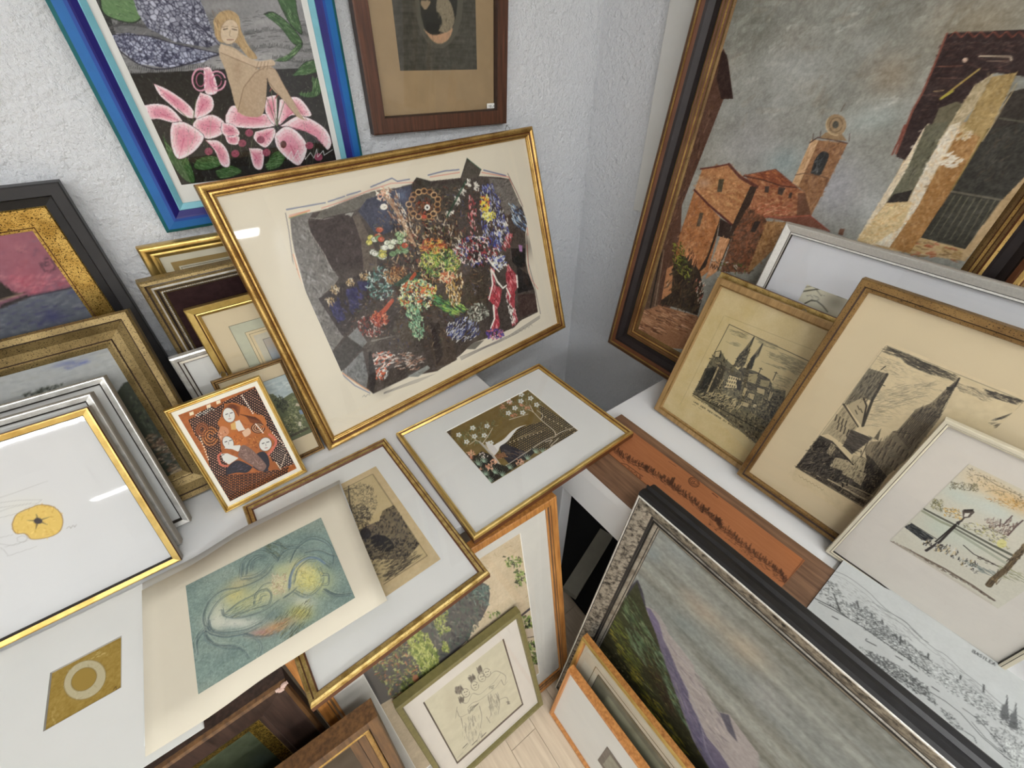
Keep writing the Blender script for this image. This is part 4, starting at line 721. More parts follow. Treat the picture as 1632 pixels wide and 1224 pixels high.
def art_cathedral(s):
    K = crop(1250, 530, .23407); IK, MD = (44, 40, 36), (92, 84, 70)
    s.fill(K(700, 92, 1626, 462, 1470, 660, 560, 1560, -100, 1400, 80, 915), (202, 186, 150)); s.grain(.03, 20)
    s.line(K(700, 92, 1626, 466), 1, MD, .8); s.line(K(690, 95, 80, 915), .8, (150, 138, 112), .8); s.line(K(1626, 466, 1450, 680), .8, (150, 138, 112), .9); s.line(K(80, 918, 540, 1190), 1, IK, .8)
    hatch(s, K(700, 95, 1190, 300, 1150, 330, 900, 250, 800, 180, 680, 140), 420, (56, 52, 46), 25, (6, 14), (.5, 1.0), .7); hatch(s, K(740, 110, 1000, 220, 1000, 290, 840, 220), 170, (60, 56, 50), 30, (6, 16)); hatch(s, K(1360, 385, 1620, 465, 1570, 490, 1400, 440), 200, (50, 46, 42), 22, (5, 12), (.6, 1.1)); hatch(s, K(1150, 330, 1420, 420, 1380, 480, 1200, 400), 110, (90, 82, 70), 25); hatch(s, K(1420, 590, 1545, 550, 1500, 580, 1430, 600), 50, (60, 56, 50), -20); hatch(s, K(1400, 610, 1470, 620, 1450, 650), 24, (70, 64, 56), -10)
    hatch(s, K(620, 400, 900, 330, 1060, 340, 900, 470, 620, 560), 230, (104, 96, 82), -12, (6, 16), (.4, .7), .6); hatch(s, K(640, 160, 800, 200, 830, 270, 720, 300, 620, 190), 60, (120, 110, 92), 20, (4, 9)); hatch(s, K(540, 560, 740, 540, 700, 640, 560, 640), 60, (140, 130, 108), 5)
    s.fill(K(575, 245, 700, 282, 690, 310, 600, 470, 540, 440, 470, 492, 405, 490), (120, 112, 94)); hatch(s, K(575, 250, 700, 285, 560, 470, 420, 490), 130, IK, -55, (5, 10), (.5, .9)); s.fill(K(540, 440, 575, 500, 530, 640, 470, 560, 425, 495), (170, 156, 126)); s.line(K(540, 445, 560, 500, 530, 640), 2.2, IK); s.line(K(700, 285, 600, 460, 535, 635), 4, (58, 54, 48)); s.line(K(405, 490, 500, 640), 3.4, (66, 60, 52)); s.line(K(660, 255, 690, 230), 1.5, IK); s.line(K(640, 345, 685, 365), 1.3, IK)
    for x, y in ((500, 500), (520, 520), (485, 530)): s.line(K(x, y, x + 12, y + 26), 1.6, IK, .8)
    s.fill(K(405, 500, 500, 645, 400, 760, 300, 690, 250, 700), (168, 154, 124)); hatch(s, K(400, 510, 490, 640, 400, 750, 290, 680), 90, MD, -50, (4, 9))
    for i in range(8): s.line(K(360 + 22 * (i % 4) + 14 * (i // 4), 560 + 14 * (i % 4) + 60 * (i // 4), 346 + 22 * (i % 4) + 14 * (i // 4), 600 + 14 * (i % 4) + 60 * (i // 4)), 1.8, IK, .85)
    s.fill(K(455, 660, 600, 720, 540, 770, 460, 830, 400, 770), (84, 78, 70)); hatch(s, K(460, 670, 610, 715, 480, 830, 400, 770), 140, IK, 25, (6, 13), (.6, 1)); s.fill(K(660, 650, 610, 720, 640, 735), (96, 88, 74))
    cath = K(1190, 312, 1160, 370, 1080, 520, 1060, 580, 860, 840, 700, 975, 600, 1130, 540, 1180, 470, 1140, 560, 900, 540, 800, 590, 742, 680, 740, 740, 672, 800, 660, 890, 525, 1000, 480, 1110, 375)
    s.fill(cath, (132, 120, 98)); s.fill(K(890, 530, 1050, 570, 860, 840, 700, 975, 600, 850, 760, 680), (112, 102, 84))
    for i in range(12): x = 900 + i * 13; s.line(K(x, 540 + 3 * i, x - 130 - 6 * i, 700 + 8 * i), 1.2, (48, 42, 36), .75)
    for r_ in range(3):
        for i in range(7): x, y = 660 + r_ * 70 + i * 28, 800 - r_ * 75 + i * 24; s.line(K(x, y, x - 22, y + 40), 1.7, (50, 44, 38), .8); s.line(K(x + 10, y + 4, x - 12, y + 44), .8, (160, 144, 112), .7)
    hatch(s, K(940, 500, 1090, 520, 1060, 580, 900, 540), 160, IK, -50, (3, 7)); hatch(s, K(1120, 375, 1180, 330, 1090, 520, 1010, 490), 160, IK, -60, (3, 7), (.6, 1)); s.line(K(1190, 312, 1160, 370, 1130, 385), 2.6, IK); s.fill(K(1105, 370, 1160, 375, 1150, 400, 1100, 390), (50, 46, 40)); s.line(K(740, 675, 860, 690), 1.2, IK); hatch(s, K(600, 750, 760, 690, 700, 970, 560, 900), 110, (60, 54, 46), -60, (6, 13), (.5, .8))
    s.fill(K(520, 800, 600, 860, 700, 980, 560, 1140, 420, 1060, 520, 900), (68, 62, 54)); hatch(s, K(560, 880, 690, 970, 560, 1130, 460, 1050), 210, (34, 30, 28), -40, (5, 11), (.7, 1.2))
    s.fill(K(245, 700, 330, 740, 460, 880, 500, 960, 440, 1060, 80, 915), (80, 74, 66)); hatch(s, K(240, 710, 420, 860, 440, 1050, 90, 910), 380, (36, 33, 31), -30, (5, 12), (.7, 1.3), .75, 40)
    for poly in (K(320, 750, 360, 780, 320, 840, 290, 820), K(350, 850, 470, 880, 400, 940, 310, 910), K(470, 830, 560, 860, 540, 950, 440, 900), K(420, 880, 520, 930, 470, 1000, 390, 960), K(500, 940, 560, 960, 520, 1040, 470, 1010)):
        s.fill(poly, (178, 164, 132), .9); hatch(s, poly, 34, (60, 54, 48), -60, (3, 7))
    s.line(K(350, 780, 470, 900), 2, IK); s.fill(K(540, 770, 520, 840, 560, 860), (196, 180, 146)); s.line(K(570, 745, 520, 850), 1, IK)
    s.fill(K(80, 920, 540, 1185, 600, 1130, 440, 1040, 280, 1000), (110, 100, 84)); hatch(s, K(90, 920, 540, 1180, 560, 1130, 300, 1000), 160, (44, 40, 36), 30, (8, 18), (.7, 1.4)); s.line(K(300, 1000, 560, 1140), 3, (196, 180, 146), .8); s.line(K(400, 1020, 600, 1110), 2.5, (190, 174, 140), .7)
    for x, y in ((400, 1030), (430, 1020), (380, 1050)): s.line(K(x, y, x - 4, y + 20), 2, (24, 22, 22))
    s.scat(cath, 420, [(168, 152, 118), (60, 54, 46), (130, 118, 94), (40, 36, 32)], (2, 8), (.4, .9), -50, 25, .65); s.scat(K(245, 700, 460, 880, 700, 980, 540, 1180, 80, 915), 520, [(176, 160, 128), (110, 100, 84), (36, 33, 30), (140, 128, 104)], (1.5, 5), (.4, 1.0), -40, 60, .7); s.scat(K(575, 250, 700, 285, 600, 460, 420, 490), 120, [(150, 138, 110), (50, 46, 40)], (2, 6), (.4, .8), -55, 20, .7); hatch(s, K(640, 160, 1190, 330, 1100, 400, 900, 540, 560, 640, 600, 400), 260, (130, 120, 98), 15, (4, 14), (.35, .6), .5, 20)
    sg = []
    for i in range(15): sg += K(100 + i * 12, 975 + i * 7.0 + (7 if i % 2 else -6))
    s.line(sg, .6, (150, 132, 98), .9)
def art_church(s):
    K, M = crop(1080, 490, .14706), crop(1090, 615, .08578); IK, MD = (38, 36, 32), (84, 78, 60)
    s.grain(.03, 60, tint=(.8, 1, 1.6)); s.grain(.02, 5)
    s.line(K(510, 90, 1540, 490), .8, (150, 132, 92), .6); s.line(K(500, 95, 30, 1050), .8, (160, 142, 104), .5)
    s.fill(K(560, 185, 1500, 615, 1340, 860, 900, 1700, 165, 935), (194, 178, 134)); s.line(K(560, 185, 1480, 610), 1.1, IK, .9); s.line(K(560, 185, 170, 935), .9, IK, .8)
    for p, n in ((K(570, 240, 760, 290, 740, 340, 590, 300), 60), (K(850, 330, 1080, 410, 1060, 460, 900, 400), 90), (K(960, 470, 1200, 560, 1180, 640, 1000, 550), 80), (K(1100, 480, 1400, 600, 1300, 760, 1150, 620), 260), (K(540, 380, 680, 390, 640, 430), 24), (K(920, 590, 1180, 660, 1160, 690), 40), (K(1080, 730, 1260, 780, 1120, 920, 1040, 880), 80)): hatch(s, p, n, (120, 112, 88), 22, (4, 11), (.4, .8), .6)
    for tip, L, R_, b in (((828, 320), (600, 640), (720, 640), 0), ((920, 395), (740, 660), (800, 670), 1)):
        s.fill(K(tip[0] - 6, tip[1], tip[0] + 8, tip[1] + 4, tip[0] - 40, tip[1] + 130, R_[0] + 40, R_[1] - 110, R_[0], R_[1], L[0], L[1], L[0] + 60, L[1] - 120, tip[0] - 90, tip[1] + 110), (110, 102, 80)); s.line(K(tip[0], tip[1], tip[0] - 50, tip[1] + 110), 1.5, IK)
        hatch(s, K(tip[0] - 60, tip[1] + 100, R_[0] + 30, R_[1] - 100, R_[0], R_[1], L[0], L[1], L[0] + 60, L[1] - 110), 170, IK, -55, (2, 6), (.6, 1.1), .8, 50)
    nave = K(690, 640, 860, 700, 1000, 780, 1030, 880, 900, 960, 740, 880, 620, 720); s.fill(nave, (92, 86, 70)); hatch(s, nave, 190, IK, 25, (3, 8), (.5, 1.0), .8); s.fill(K(770, 720, 880, 720, 840, 830, 760, 800), (160, 146, 108)); s.fill(K(900, 780, 1000, 800, 980, 870, 890, 850), (150, 138, 104))
    for x, y in ((905, 655), (1070, 700)): s.line(K(x, y, x - 40, y + 90), 1.2, IK); s.line(K(x - 22, y + 2, x + 14, y + 18), .9, IK)
    town = K(370, 540, 470, 470, 520, 560, 700, 720, 740, 900, 1030, 880, 1170, 900, 1150, 1100, 880, 1500, 170, 930); s.fill(town, (104, 98, 78)); s.scat(town, 520, [IK, IK, (170, 154, 114), (130, 120, 92), (26, 26, 24)], (2, 6), (.7, 1.9), 60, 70, .85)
    s.fill(K(300, 660, 440, 640, 420, 860, 320, 930, 190, 920), (62, 60, 52), .85); hatch(s, K(310, 700, 430, 660, 400, 870, 210, 910), 130, (30, 30, 28), -60, (5, 11), (.7, 1.2)); s.fill(K(440, 620, 520, 640, 480, 780, 380, 920, 330, 920), (60, 56, 48), .9); s.line(K(440, 650, 320, 920), 2.4, (170, 154, 116)); s.line(K(500, 780, 440, 880), 1.2, (170, 154, 116))
    fac = K(560, 730, 690, 770, 660, 880, 500, 870); s.fill(fac, (204, 188, 144)); s.line(fac + fac[:1], .9, IK)
    for r_ in range(3):
        for i in range(5): s.fill(K(560 + i * 24 - r_ * 20, 750 + r_ * 38 + i * 5, 572 + i * 24 - r_ * 20, 753 + r_ * 38 + i * 5, 566 + i * 24 - r_ * 20, 776 + r_ * 38 + i * 5, 554 + i * 24 - r_ * 20, 773 + r_ * 38 + i * 5), (70, 64, 52))
    s.fill(K(480, 640, 700, 720, 690, 765, 560, 725), (84, 78, 62)); s.fill(K(640, 780, 700, 800, 680, 900, 640, 890), (52, 48, 42))
    for poly in (K(860, 860, 950, 890, 940, 960, 850, 920), K(770, 920, 840, 940, 820, 1010, 750, 970), K(690, 1010, 780, 1040, 760, 1090, 680, 1060), K(1000, 900, 1040, 920, 980, 1080, 960, 1060), K(410, 480, 470, 470, 450, 540, 400, 540), K(720, 860, 760, 880, 720, 970, 690, 950)): s.fill(poly, (190, 174, 132), .9); s.line(poly + poly[:1], .9, IK)
    s.scat(K(200, 925, 560, 930, 700, 1080, 560, 1130), 150, [(196, 180, 138), (40, 38, 34), (180, 164, 122)], (3, 8), (.8, 1.8), -25, 40); s.scat(K(820, 1020, 1140, 960, 1100, 1120, 900, 1400, 740, 1180), 200, [(34, 33, 30), (150, 138, 106), (90, 84, 68)], (2, 6), (.8, 2.2), 60, 80); s.fill(ell(1080 + 835 * .14706, 490 + 1065 * .14706, 3, 3), (190, 178, 140))
    s.scat(K(600, 640, 740, 500, 830, 340, 760, 560, 720, 660), 90, [(176, 162, 122), (50, 47, 40)], (1.5, 4), (.5, 1), -60, 30); s.scat(K(190, 920, 440, 640, 700, 700, 1030, 800, 1160, 900, 900, 1300), 420, [(184, 168, 126), (34, 33, 30), (120, 112, 86)], (1, 4), (.5, 1.1), 60, 80, .8)
    s.line(K(165, 935, 900, 1330), 1.4, IK)
    s.text('PROSPECT DES GROSSEN MUNSTERS', M(160, 190)[0], M(1110, 800)[0], 2.0, (52, 46, 34), .6); s.text('UND DER RESIDENZ ZU BASEL', M(180, 300)[0], M(980, 800)[0], 1.9, (60, 54, 40), .6)
    s.line(M(160, 340, 200, 350, 220, 370), .6, (120, 106, 76)); s.line(M(270, 400, 330, 440), .6, (130, 116, 84))
    s.scat(M(1150, 860, 1300, 800, 1420, 880, 1300, 1040, 1200, 1000), 60, [IK, (80, 74, 60), (150, 136, 100)], (2, 5), (.7, 1.4), 45, 90)
def art_river(s):
    K, J = crop(1400, 700, .14216), crop(1280, 760, .21569); IK = (54, 48, 42)
    fld = K(1010, 270, 2100, 830, 1900, 1600, 140, 1150); s.fill([(1300, 600), (1750, 600), (1750, 1000), (1380, 1000)], (198, 194, 178))
    for x, y, rx, ry, c, a in ((1150, 480, 46, 20, (206, 188, 156), .8), (1350, 620, 60, 20, (208, 190, 156), .8), (1500, 700, 50, 14, (206, 166, 104), .6), (900, 640, 40, 14, (186, 198, 188), .6), (1300, 780, 50, 18, (190, 202, 196), .6), (700, 1000, 40, 20, (186, 196, 180), .7), (1000, 1150, 50, 16, (196, 200, 186), .7)): s.blob(1400 + x * .14216, 700 + y * .14216, rx, ry, c, a, 28)
    s.scat(K(1000, 300, 1200, 400, 1700, 680, 1632, 760, 1200, 560, 980, 420), 150, [(120, 108, 78), (150, 130, 84), (90, 80, 60), (70, 62, 48)], (1.5, 4.5), (.5, 1.2), 30, 70, .75); s.scat(K(820, 480, 1130, 500, 1120, 590, 800, 560), 130, [(84, 80, 58), (120, 112, 80), (60, 56, 44)], (1.5, 4), (.6, 1.3), 0, 90, .75); s.scat(K(1180, 660, 1700, 680, 1632, 800, 1500, 790, 1250, 700), 100, [(176, 124, 54), (190, 144, 74), (120, 92, 56)], (1.5, 4.5), (.6, 1.3), 20, 60, .8)
    s.line(K(1080, 400, 1180, 420, 1330, 520, 1600, 640), .8, IK, .8); s.line(K(1200, 590, 1300, 570, 1420, 590), .7, IK, .7)
    s.scat(K(620, 670, 740, 690, 720, 820, 580, 760), 90, [(120, 116, 80), (84, 84, 62), (150, 142, 96)], (2, 5), (.7, 1.4), 0, 90, .8); s.scat(K(730, 760, 920, 800, 940, 900, 740, 860), 70, [(196, 160, 90), (206, 176, 110), (120, 104, 66)], (2, 5), (.8, 1.6), 20, 60); s.scat(K(930, 930, 1230, 960, 1450, 1100, 1460, 1230, 1200, 1120, 960, 990), 170, [(150, 148, 104), (110, 108, 84), (196, 190, 120), (84, 78, 62)], (2, 5), (.7, 1.4), 25, 50); s.fill(ell(1400 + 1380 * .14216, 700 + 1170 * .14216, 8, 7), (206, 200, 120), .7)
    s.scat(K(1180, 900, 1280, 880, 1400, 940, 1500, 860, 1480, 960, 1620, 910, 1440, 1080, 1280, 1040), 150, [(110, 86, 80), (70, 56, 54), (150, 128, 112)], (2, 6), (.6, 1.2), -50, 40); s.line(K(1500, 858, 1440, 920, 1400, 960), 1.6, (80, 62, 60)); s.line(K(1618, 910, 1540, 980, 1450, 1080), 2, (80, 62, 60)); s.line(K(1370, 900, 1360, 980), 1.6, (80, 62, 60))
    s.line(K(520, 785, 700, 880, 860, 960, 1300, 1200, 1500, 1300), 4.2, (84, 84, 72), .9, 4.5); s.line(K(530, 778, 860, 948, 1300, 1185), 1, (206, 204, 190)); s.line(K(500, 810, 700, 925, 850, 990), 4.5, (132, 136, 110), .7); s.line(J(1120, 380, 1540, 620), 4, (96, 98, 84), .8); s.line(J(1100, 390, 1500, 640), 5, (140, 146, 122), .5)
    s.line(K(1040, 800, 970, 870, 930, 920, 860, 960, 640, 1150), 2.2, (50, 44, 42)); s.line(J(1130, 360, 1010, 480, 910, 545), 2.8, (50, 44, 42), .95, 4); s.fill(K(940, 800, 1000, 790, 1060, 790, 1080, 820, 1020, 880, 950, 890), (80, 72, 66)); s.fill(K(970, 830, 1030, 830, 1000, 870, 960, 870), (206, 202, 190)); s.fill(K(950, 790, 1070, 785, 1060, 810, 960, 815), (44, 40, 38)); s.fill(K(870, 930, 940, 900, 900, 970), (60, 54, 50))
    s.fill(J(750, 370, 800, 345, 970, 455, 920, 480, 870, 460), (52, 54, 56)); s.scat(J(750, 370, 800, 350, 960, 460, 880, 460), 50, [(36, 38, 40), (96, 96, 92)], (4, 9), (.8, 1.6), 28, 12); s.line(J(800, 342, 985, 458), 1.2, IK)
    for p in (J(870, 450, 940, 450, 950, 500, 890, 500), J(1040, 480, 1150, 540, 1130, 600, 1030, 560), J(970, 500, 1040, 500, 1030, 550, 970, 540), J(1150, 590, 1310, 640, 1280, 690, 1150, 640)): s.scat(p, 40, [(44, 40, 40), (196, 176, 130), (90, 86, 80), (206, 204, 196)], (2, 6), (1, 2), -60, 40)
    s.line(J(1185, 505, 1260, 570, 1440, 660), 1.6, IK); s.scat(J(1280, 570, 1430, 640, 1400, 660, 1300, 610), 30, [(70, 62, 56), (120, 110, 96)], (2, 6), (.7, 1.4), 25, 20); s.scat(J(1150, 600, 1420, 700, 1480, 760, 1300, 700), 90, [(84, 92, 90), (120, 130, 124)], (5, 12), (.6, 1.2), 28, 6, .7); s.scat(J(1440, 640, 1632, 720, 1632, 800, 1450, 740), 60, [(110, 112, 84), (140, 140, 100)], (5, 12), (.7, 1.4), 28, 8, .7)
    s.line(J(1720, 420, 1600, 560, 1500, 680, 1400, 760, 1370, 800), 7, (96, 82, 62), .95, 9); s.scat(J(1640, 470, 1680, 500, 1440, 790, 1350, 790), 70, [(60, 50, 40), (140, 120, 88), (84, 70, 52)], (4, 9), (.8, 1.6), -55, 15)
    s.line(J(650, 480, 820, 560, 1050, 680, 1250, 800, 1410, 910), 3.6, (96, 82, 70), .85); s.scat(J(650, 470, 800, 540, 1300, 830, 1410, 920, 1240, 810, 800, 570), 160, [(80, 66, 58), (130, 112, 94)], (2, 6), (.7, 1.5), 30, 20, .8); s.fill(J(650, 490, 690, 480, 1400, 930, 1395, 948), (186, 178, 164), .6); s.scat(J(1250, 660, 1310, 680, 1290, 720, 1230, 700), 16, [(222, 218, 206), (90, 86, 80)], (3, 6), (1, 2), 20, 30)
    s.grain(.025, 5)
def net(s, poly, step, base, dot, ang=28, r=.8, a=.95):
    s.fill(poly, tuple(np.array(base) * .8), a); P = np.asarray(poly, float); lo, hi = P.min(0), P.max(0); c = (lo + hi) / 2; R_ = np.linalg.norm(hi - lo) / 2
    g = np.arange(-R_, R_, step); X, Y = np.meshgrid(g, g); X = X + (np.arange(len(g)) % 2)[:, None] * step / 2; an = math.radians(ang)
    Q = np.stack([c[0] + X.ravel() * math.cos(an) - Y.ravel() * math.sin(an), c[1] + X.ravel() * math.sin(an) + Y.ravel() * math.cos(an)], 1)
    for q in Q[inside(Q, P)]: s.fill(ell(q[0], q[1], r * (.7 + .6 * s.rng.random()), r, 0, 6), dot)
def art_women(s):
    K = crop(280, 600, .12868); OR, DK, LT = (172, 102, 52), (44, 26, 26), (222, 206, 176)
    s.grain(.06, 12, tint=(1.2, .9, .6))
    net(s, K(560, 330, 980, 140, 1440, 1010, 1480, 1080, 1260, 1150, 1160, 980, 1240, 760, 1090, 560, 1120, 540, 840, 360), 3.7, (30, 18, 20), (196, 146, 120), 28, 1.05); net(s, K(160, 540, 280, 480, 480, 400, 600, 330, 600, 420, 540, 600, 560, 900, 640, 1100, 640, 1220, 460, 1300, 380, 900, 240, 720), 3.7, (30, 18, 20), (196, 146, 120), 28, 1.05); net(s, K(240, 480, 440, 370, 500, 400, 300, 500), 3.4, (30, 20, 22), (230, 220, 206), 28, 1.15); net(s, K(1300, 820, 1440, 1050, 1300, 1140, 1170, 960), 3.3, (34, 20, 22), (206, 180, 160), 28, .95)
    net(s, K(380, 1230, 640, 1220, 1100, 1180, 1400, 1120, 1300, 1500, 700, 1620, 560, 1500), 3.7, (58, 34, 28), (176, 112, 66), 28, 1.0)
    for a in ((170, 450), (380, 360), (500, 310)): s.fill(K(a[0], a[1], a[0] + 50, a[1] - 20, a[0] + 60, a[1] + 20, a[0] + 10, a[1] + 40), LT)
    def swirl(cx, cy, rx, ry, c, a0=0, a1=300, k=6, col=(96, 52, 30)):
        for i in range(k):
            f = 1 - i / (k + 1); t = np.radians(np.linspace(a0, a1, 14)); s.line(np.stack([280 + .12868 * (cx + rx * f * np.cos(t)), 600 + .12868 * (cy + ry * f * np.sin(t))], 1), 1.5, c if i % 2 else col)
    s.fill(curve(K(580, 420, 640, 340, 740, 330, 830, 380, 860, 460, 1060, 480, 1120, 560, 1110, 610, 1040, 590, 960, 560, 880, 600, 780, 540, 760, 700, 640, 700, 560, 640, 520, 580, 560, 500, 580, 420)), OR)
    for i in range(9): s.line(curve(K(800 + i * 22, 470 + i * 4, 880 + i * 20, 500 + i * 6, 930 + i * 18, 570 + i * 4)), 1.1, (84, 42, 26)); s.line(curve(K(620 - i * 6, 360 + i * 18, 700, 345 + i * 6, 800 - i * 2, 380 + i * 14)), .9, (96, 50, 30))
    swirl(430, 740, 110, 130, (190, 122, 62), 20, 330); swirl(330, 660, 80, 90, (150, 90, 56), 60, 360, 5); swirl(1020, 640, 80, 60, (200, 150, 110), 0, 320, 5, DK)
    for i in range(10): s.dots(K(820 + i * 15, 240 + i * 24), 1.3, (228, 220, 206)); s.dots(K(300 + 12 * i, 740 + 32 * i), 1.4, (214, 190, 160)); s.dots(K(1200 + 22 * i, 700 + 24 * i), 1.2, (222, 206, 186)); s.dots(K(990 + 10 * i, 590 + 12 * i), 1.1, (222, 212, 200))
    s.fill(curve(K(520, 720, 560, 620, 640, 640, 660, 700, 600, 760, 560, 790, 520, 720)), (190, 132, 96)); s.scat(K(530, 720, 570, 640, 650, 700, 580, 780), 16, [(220, 196, 170), (120, 60, 44)], (1, 2), (.8, 1.2), 0, 90)
    s.fill(curve(K(640, 720, 760, 690, 860, 760, 880, 830, 800, 860, 720, 850, 650, 790, 640, 720)), (176, 100, 46)); s.scat(K(650, 730, 760, 700, 860, 780, 740, 850), 40, [(120, 60, 30), (206, 140, 70)], (1, 2.4), (.7, 1.2), 0, 90); s.fill(curve(K(880, 760, 980, 720, 1120, 710, 1200, 760, 1100, 780, 1030, 850, 1000, 940, 930, 900, 880, 760)), (160, 92, 44)); s.scat(K(890, 760, 1100, 720, 1020, 900, 930, 880), 50, [(110, 56, 28), (200, 136, 72)], (2, 5), (.6, 1), 30, 60)
    s.fill(curve(K(820, 690, 900, 640, 930, 700, 860, 750, 820, 690)), (206, 170, 140)); s.fill(K(730, 560, 790, 540, 860, 660, 780, 680, 730, 620), (206, 200, 190)); s.fill(K(680, 590, 740, 560, 750, 660, 690, 660), (200, 160, 96))
    F = (206, 204, 196)
    for cx, cy, rx, ry, an in ((660, 480, 9.5, 12, -20), (650, 820, 8.5, 11, -30), (1110, 840, 10, 11, 15)):
        x, y = 280 + cx * .12868, 600 + cy * .12868; f = ell(x, y, rx, ry, an); s.fill(f, F); s.line(np.vstack([f, f[:1]]), .6, (60, 40, 36)); s.line([(x - 5, y - 1), (x - 2, y - 2)], 1.3, (40, 34, 40)); s.line([(x + 2, y - 3), (x + 5.5, y - 4)], 1.3, (40, 34, 40)); s.line([(x + .5, y - 1), (x + 1, y + 3)], .5, (90, 70, 66)); s.line([(x - .5, y + 6), (x + 3, y + 5.4)], 1.1, (150, 84, 76))
    s.fill(K(640, 860, 800, 850, 810, 900, 770, 930, 700, 900, 600, 890), F); s.fill(K(560, 960, 640, 950, 780, 1010, 660, 1090, 590, 1040), F); s.line(curve(K(560, 950, 530, 990, 560, 1090, 640, 1110)), 3.4, (190, 104, 82)); s.line(curve(K(1160, 720, 1240, 800, 1200, 900, 1140, 970)), 4, (190, 104, 84)); s.line(K(575, 975, 600, 965), 1.2, (60, 50, 50))
    s.fill(curve(K(630, 1220, 640, 1130, 760, 1040, 900, 1090, 1040, 1170, 1150, 1160, 1150, 1010, 1090, 930, 1000, 960, 1010, 1020, 900, 1180, 760, 1190, 630, 1220)), (46, 44, 52)); s.scat(K(650, 1190, 760, 1060, 900, 1110, 860, 1170), 18, [(84, 80, 92), (70, 60, 66)], (4, 9), (.8, 1.4), -25, 15)
    s.fill(curve(K(800, 870, 850, 850, 960, 920, 1110, 1080, 1110, 1140, 1060, 1170, 960, 1110, 790, 1000, 780, 950, 800, 870)), (120, 94, 84)); s.scat(K(810, 880, 950, 930, 1100, 1090, 1060, 1150, 800, 980), 90, [(150, 120, 110), (84, 62, 58), (170, 140, 128)], (1.5, 4), (.5, .9), 40, 60)
    for i in range(7): s.line(curve(K(640 + i * 10, 1250 + i * 26, 900, 1200 + i * 34, 1250 - i * 20, 1210 + i * 20)), 1.2, (118, 66, 34))
    s.fill(K(1180, 1050, 1240, 1060, 1290, 1160, 1140, 1150), (150, 86, 42)); s.line(K(1240, 1060, 1300, 1150), 1.2, (224, 206, 180)); s.line(K(1360, 960, 1300, 1130), .9, (224, 206, 180))
def art_angel(s):
    K = crop(280, 810, .19608); IK, LB = (62, 74, 78), (84, 104, 112)
    for i in range(70):
        q = s.rng.random(2); s.qblob(s.uv(*q)[0], np.array([[s.W * .09, 0], [0, s.H * .07]]), [(112, 130, 124), (138, 152, 142), (104, 120, 116), (146, 156, 142)][i % 4], .5)
    s.grain(.07, 3); s.grain(.05, 8)
    for x, y, rx, ry, c, a, an in ((850, 620, 44, 26, (206, 198, 158), .9, -25), (1080, 570, 34, 28, (206, 200, 128), .95, 20), (1010, 490, 20, 18, (206, 196, 140), .8, 0), (620, 740, 56, 18, (186, 186, 138), .8, -20), (480, 700, 26, 16, (206, 192, 120), .7, -30), (340, 880, 18, 34, (196, 196, 176), .8, 10), (480, 930, 48, 12, (206, 204, 190), .8, 0), (1040, 760, 22, 14, (196, 200, 184), .8, 0), (1010, 850, 24, 16, (186, 178, 100), .8, 0), (830, 950, 34, 10, (186, 150, 112), .8, -18), (700, 1010, 24, 7, (176, 128, 120), .7, -8), (540, 590, 30, 12, (186, 172, 130), .6, -25), (1200, 580, 14, 16, (176, 184, 140), .7, 0), (1240, 330, 40, 30, (126, 146, 142), .5, 0), (860, 500, 16, 10, (176, 182, 140), .8, 0)): s.blob(280 + x * .19608, 810 + y * .19608, rx, ry, c, a, an)
    for L in ((250, 1000, 225, 880, 270, 760, 380, 670, 520, 645, 640, 600, 740, 540, 790, 470), (275, 990, 265, 890, 320, 780, 400, 710, 520, 660), (250, 960, 300, 1010, 420, 1030, 560, 1010, 700, 930, 800, 820), (380, 820, 400, 870, 500, 885, 640, 860, 760, 800, 840, 740), (270, 900, 300, 980, 400, 1000, 560, 980, 700, 920), (530, 560, 540, 460, 600, 380, 690, 345, 780, 380, 830, 430), (570, 540, 585, 450, 640, 390, 720, 380), (610, 500, 630, 430, 690, 400, 740, 400), (540, 570, 620, 560, 700, 520, 760, 450), (930, 430, 980, 330, 1060, 260, 1130, 245, 1220, 280, 1275, 350, 1280, 450), (920, 660, 925, 560, 970, 460, 1060, 400, 1140, 400, 1200, 440, 1250, 480), (950, 600, 980, 500, 1060, 420, 1130, 415), (1050, 360, 1160, 345, 1260, 380, 1340, 390), (1210, 650, 1280, 690, 1360, 700, 1430, 690), (1200, 670, 1290, 710, 1420, 700), (830, 420, 880, 350, 960, 320, 1040, 330), (800, 280, 880, 300, 970, 300), (170, 1100, 180, 1030, 230, 980), (180, 1180, 175, 1080, 240, 990, 300, 1020, 420, 1040, 560, 1020, 660, 1060, 700, 1120, 680, 1200), (250, 1020, 330, 1100, 470, 1110, 560, 1150, 600, 1210), (230, 1000, 260, 1080, 380, 1130, 500, 1140), (560, 1020, 680, 1040, 820, 1020), (640, 780, 660, 690, 740, 660, 780, 700, 760, 780, 700, 800), (680, 760, 700, 710, 740, 700), (400, 860, 520, 760, 640, 700, 720, 620, 790, 600), (460, 870, 600, 820, 740, 780), (960, 680, 1060, 720, 1150, 660, 1190, 580, 1160, 480), (1190, 540, 1240, 540, 1240, 610, 1190, 620), (880, 720, 940, 680, 980, 640)):
        P_ = np.array(K(*L)); s.line(P_ + [0, 1.6], 3.4, LB, .22, 1.6, True)
        for k_ in range(5): s.line(P_ + s.rng.normal(size=(1, 2)) * 1.7 + s.rng.normal(size=P_.shape) * .5, .9, [IK, (84, 92, 86), (170, 178, 160), IK, (104, 118, 120)][k_], .55, .5, True)
    s.line(K(925, 640, 940, 540, 1000, 450, 1080, 405, 1150, 410, 1210, 450), 4.5, (112, 132, 158), .6, 3, True)
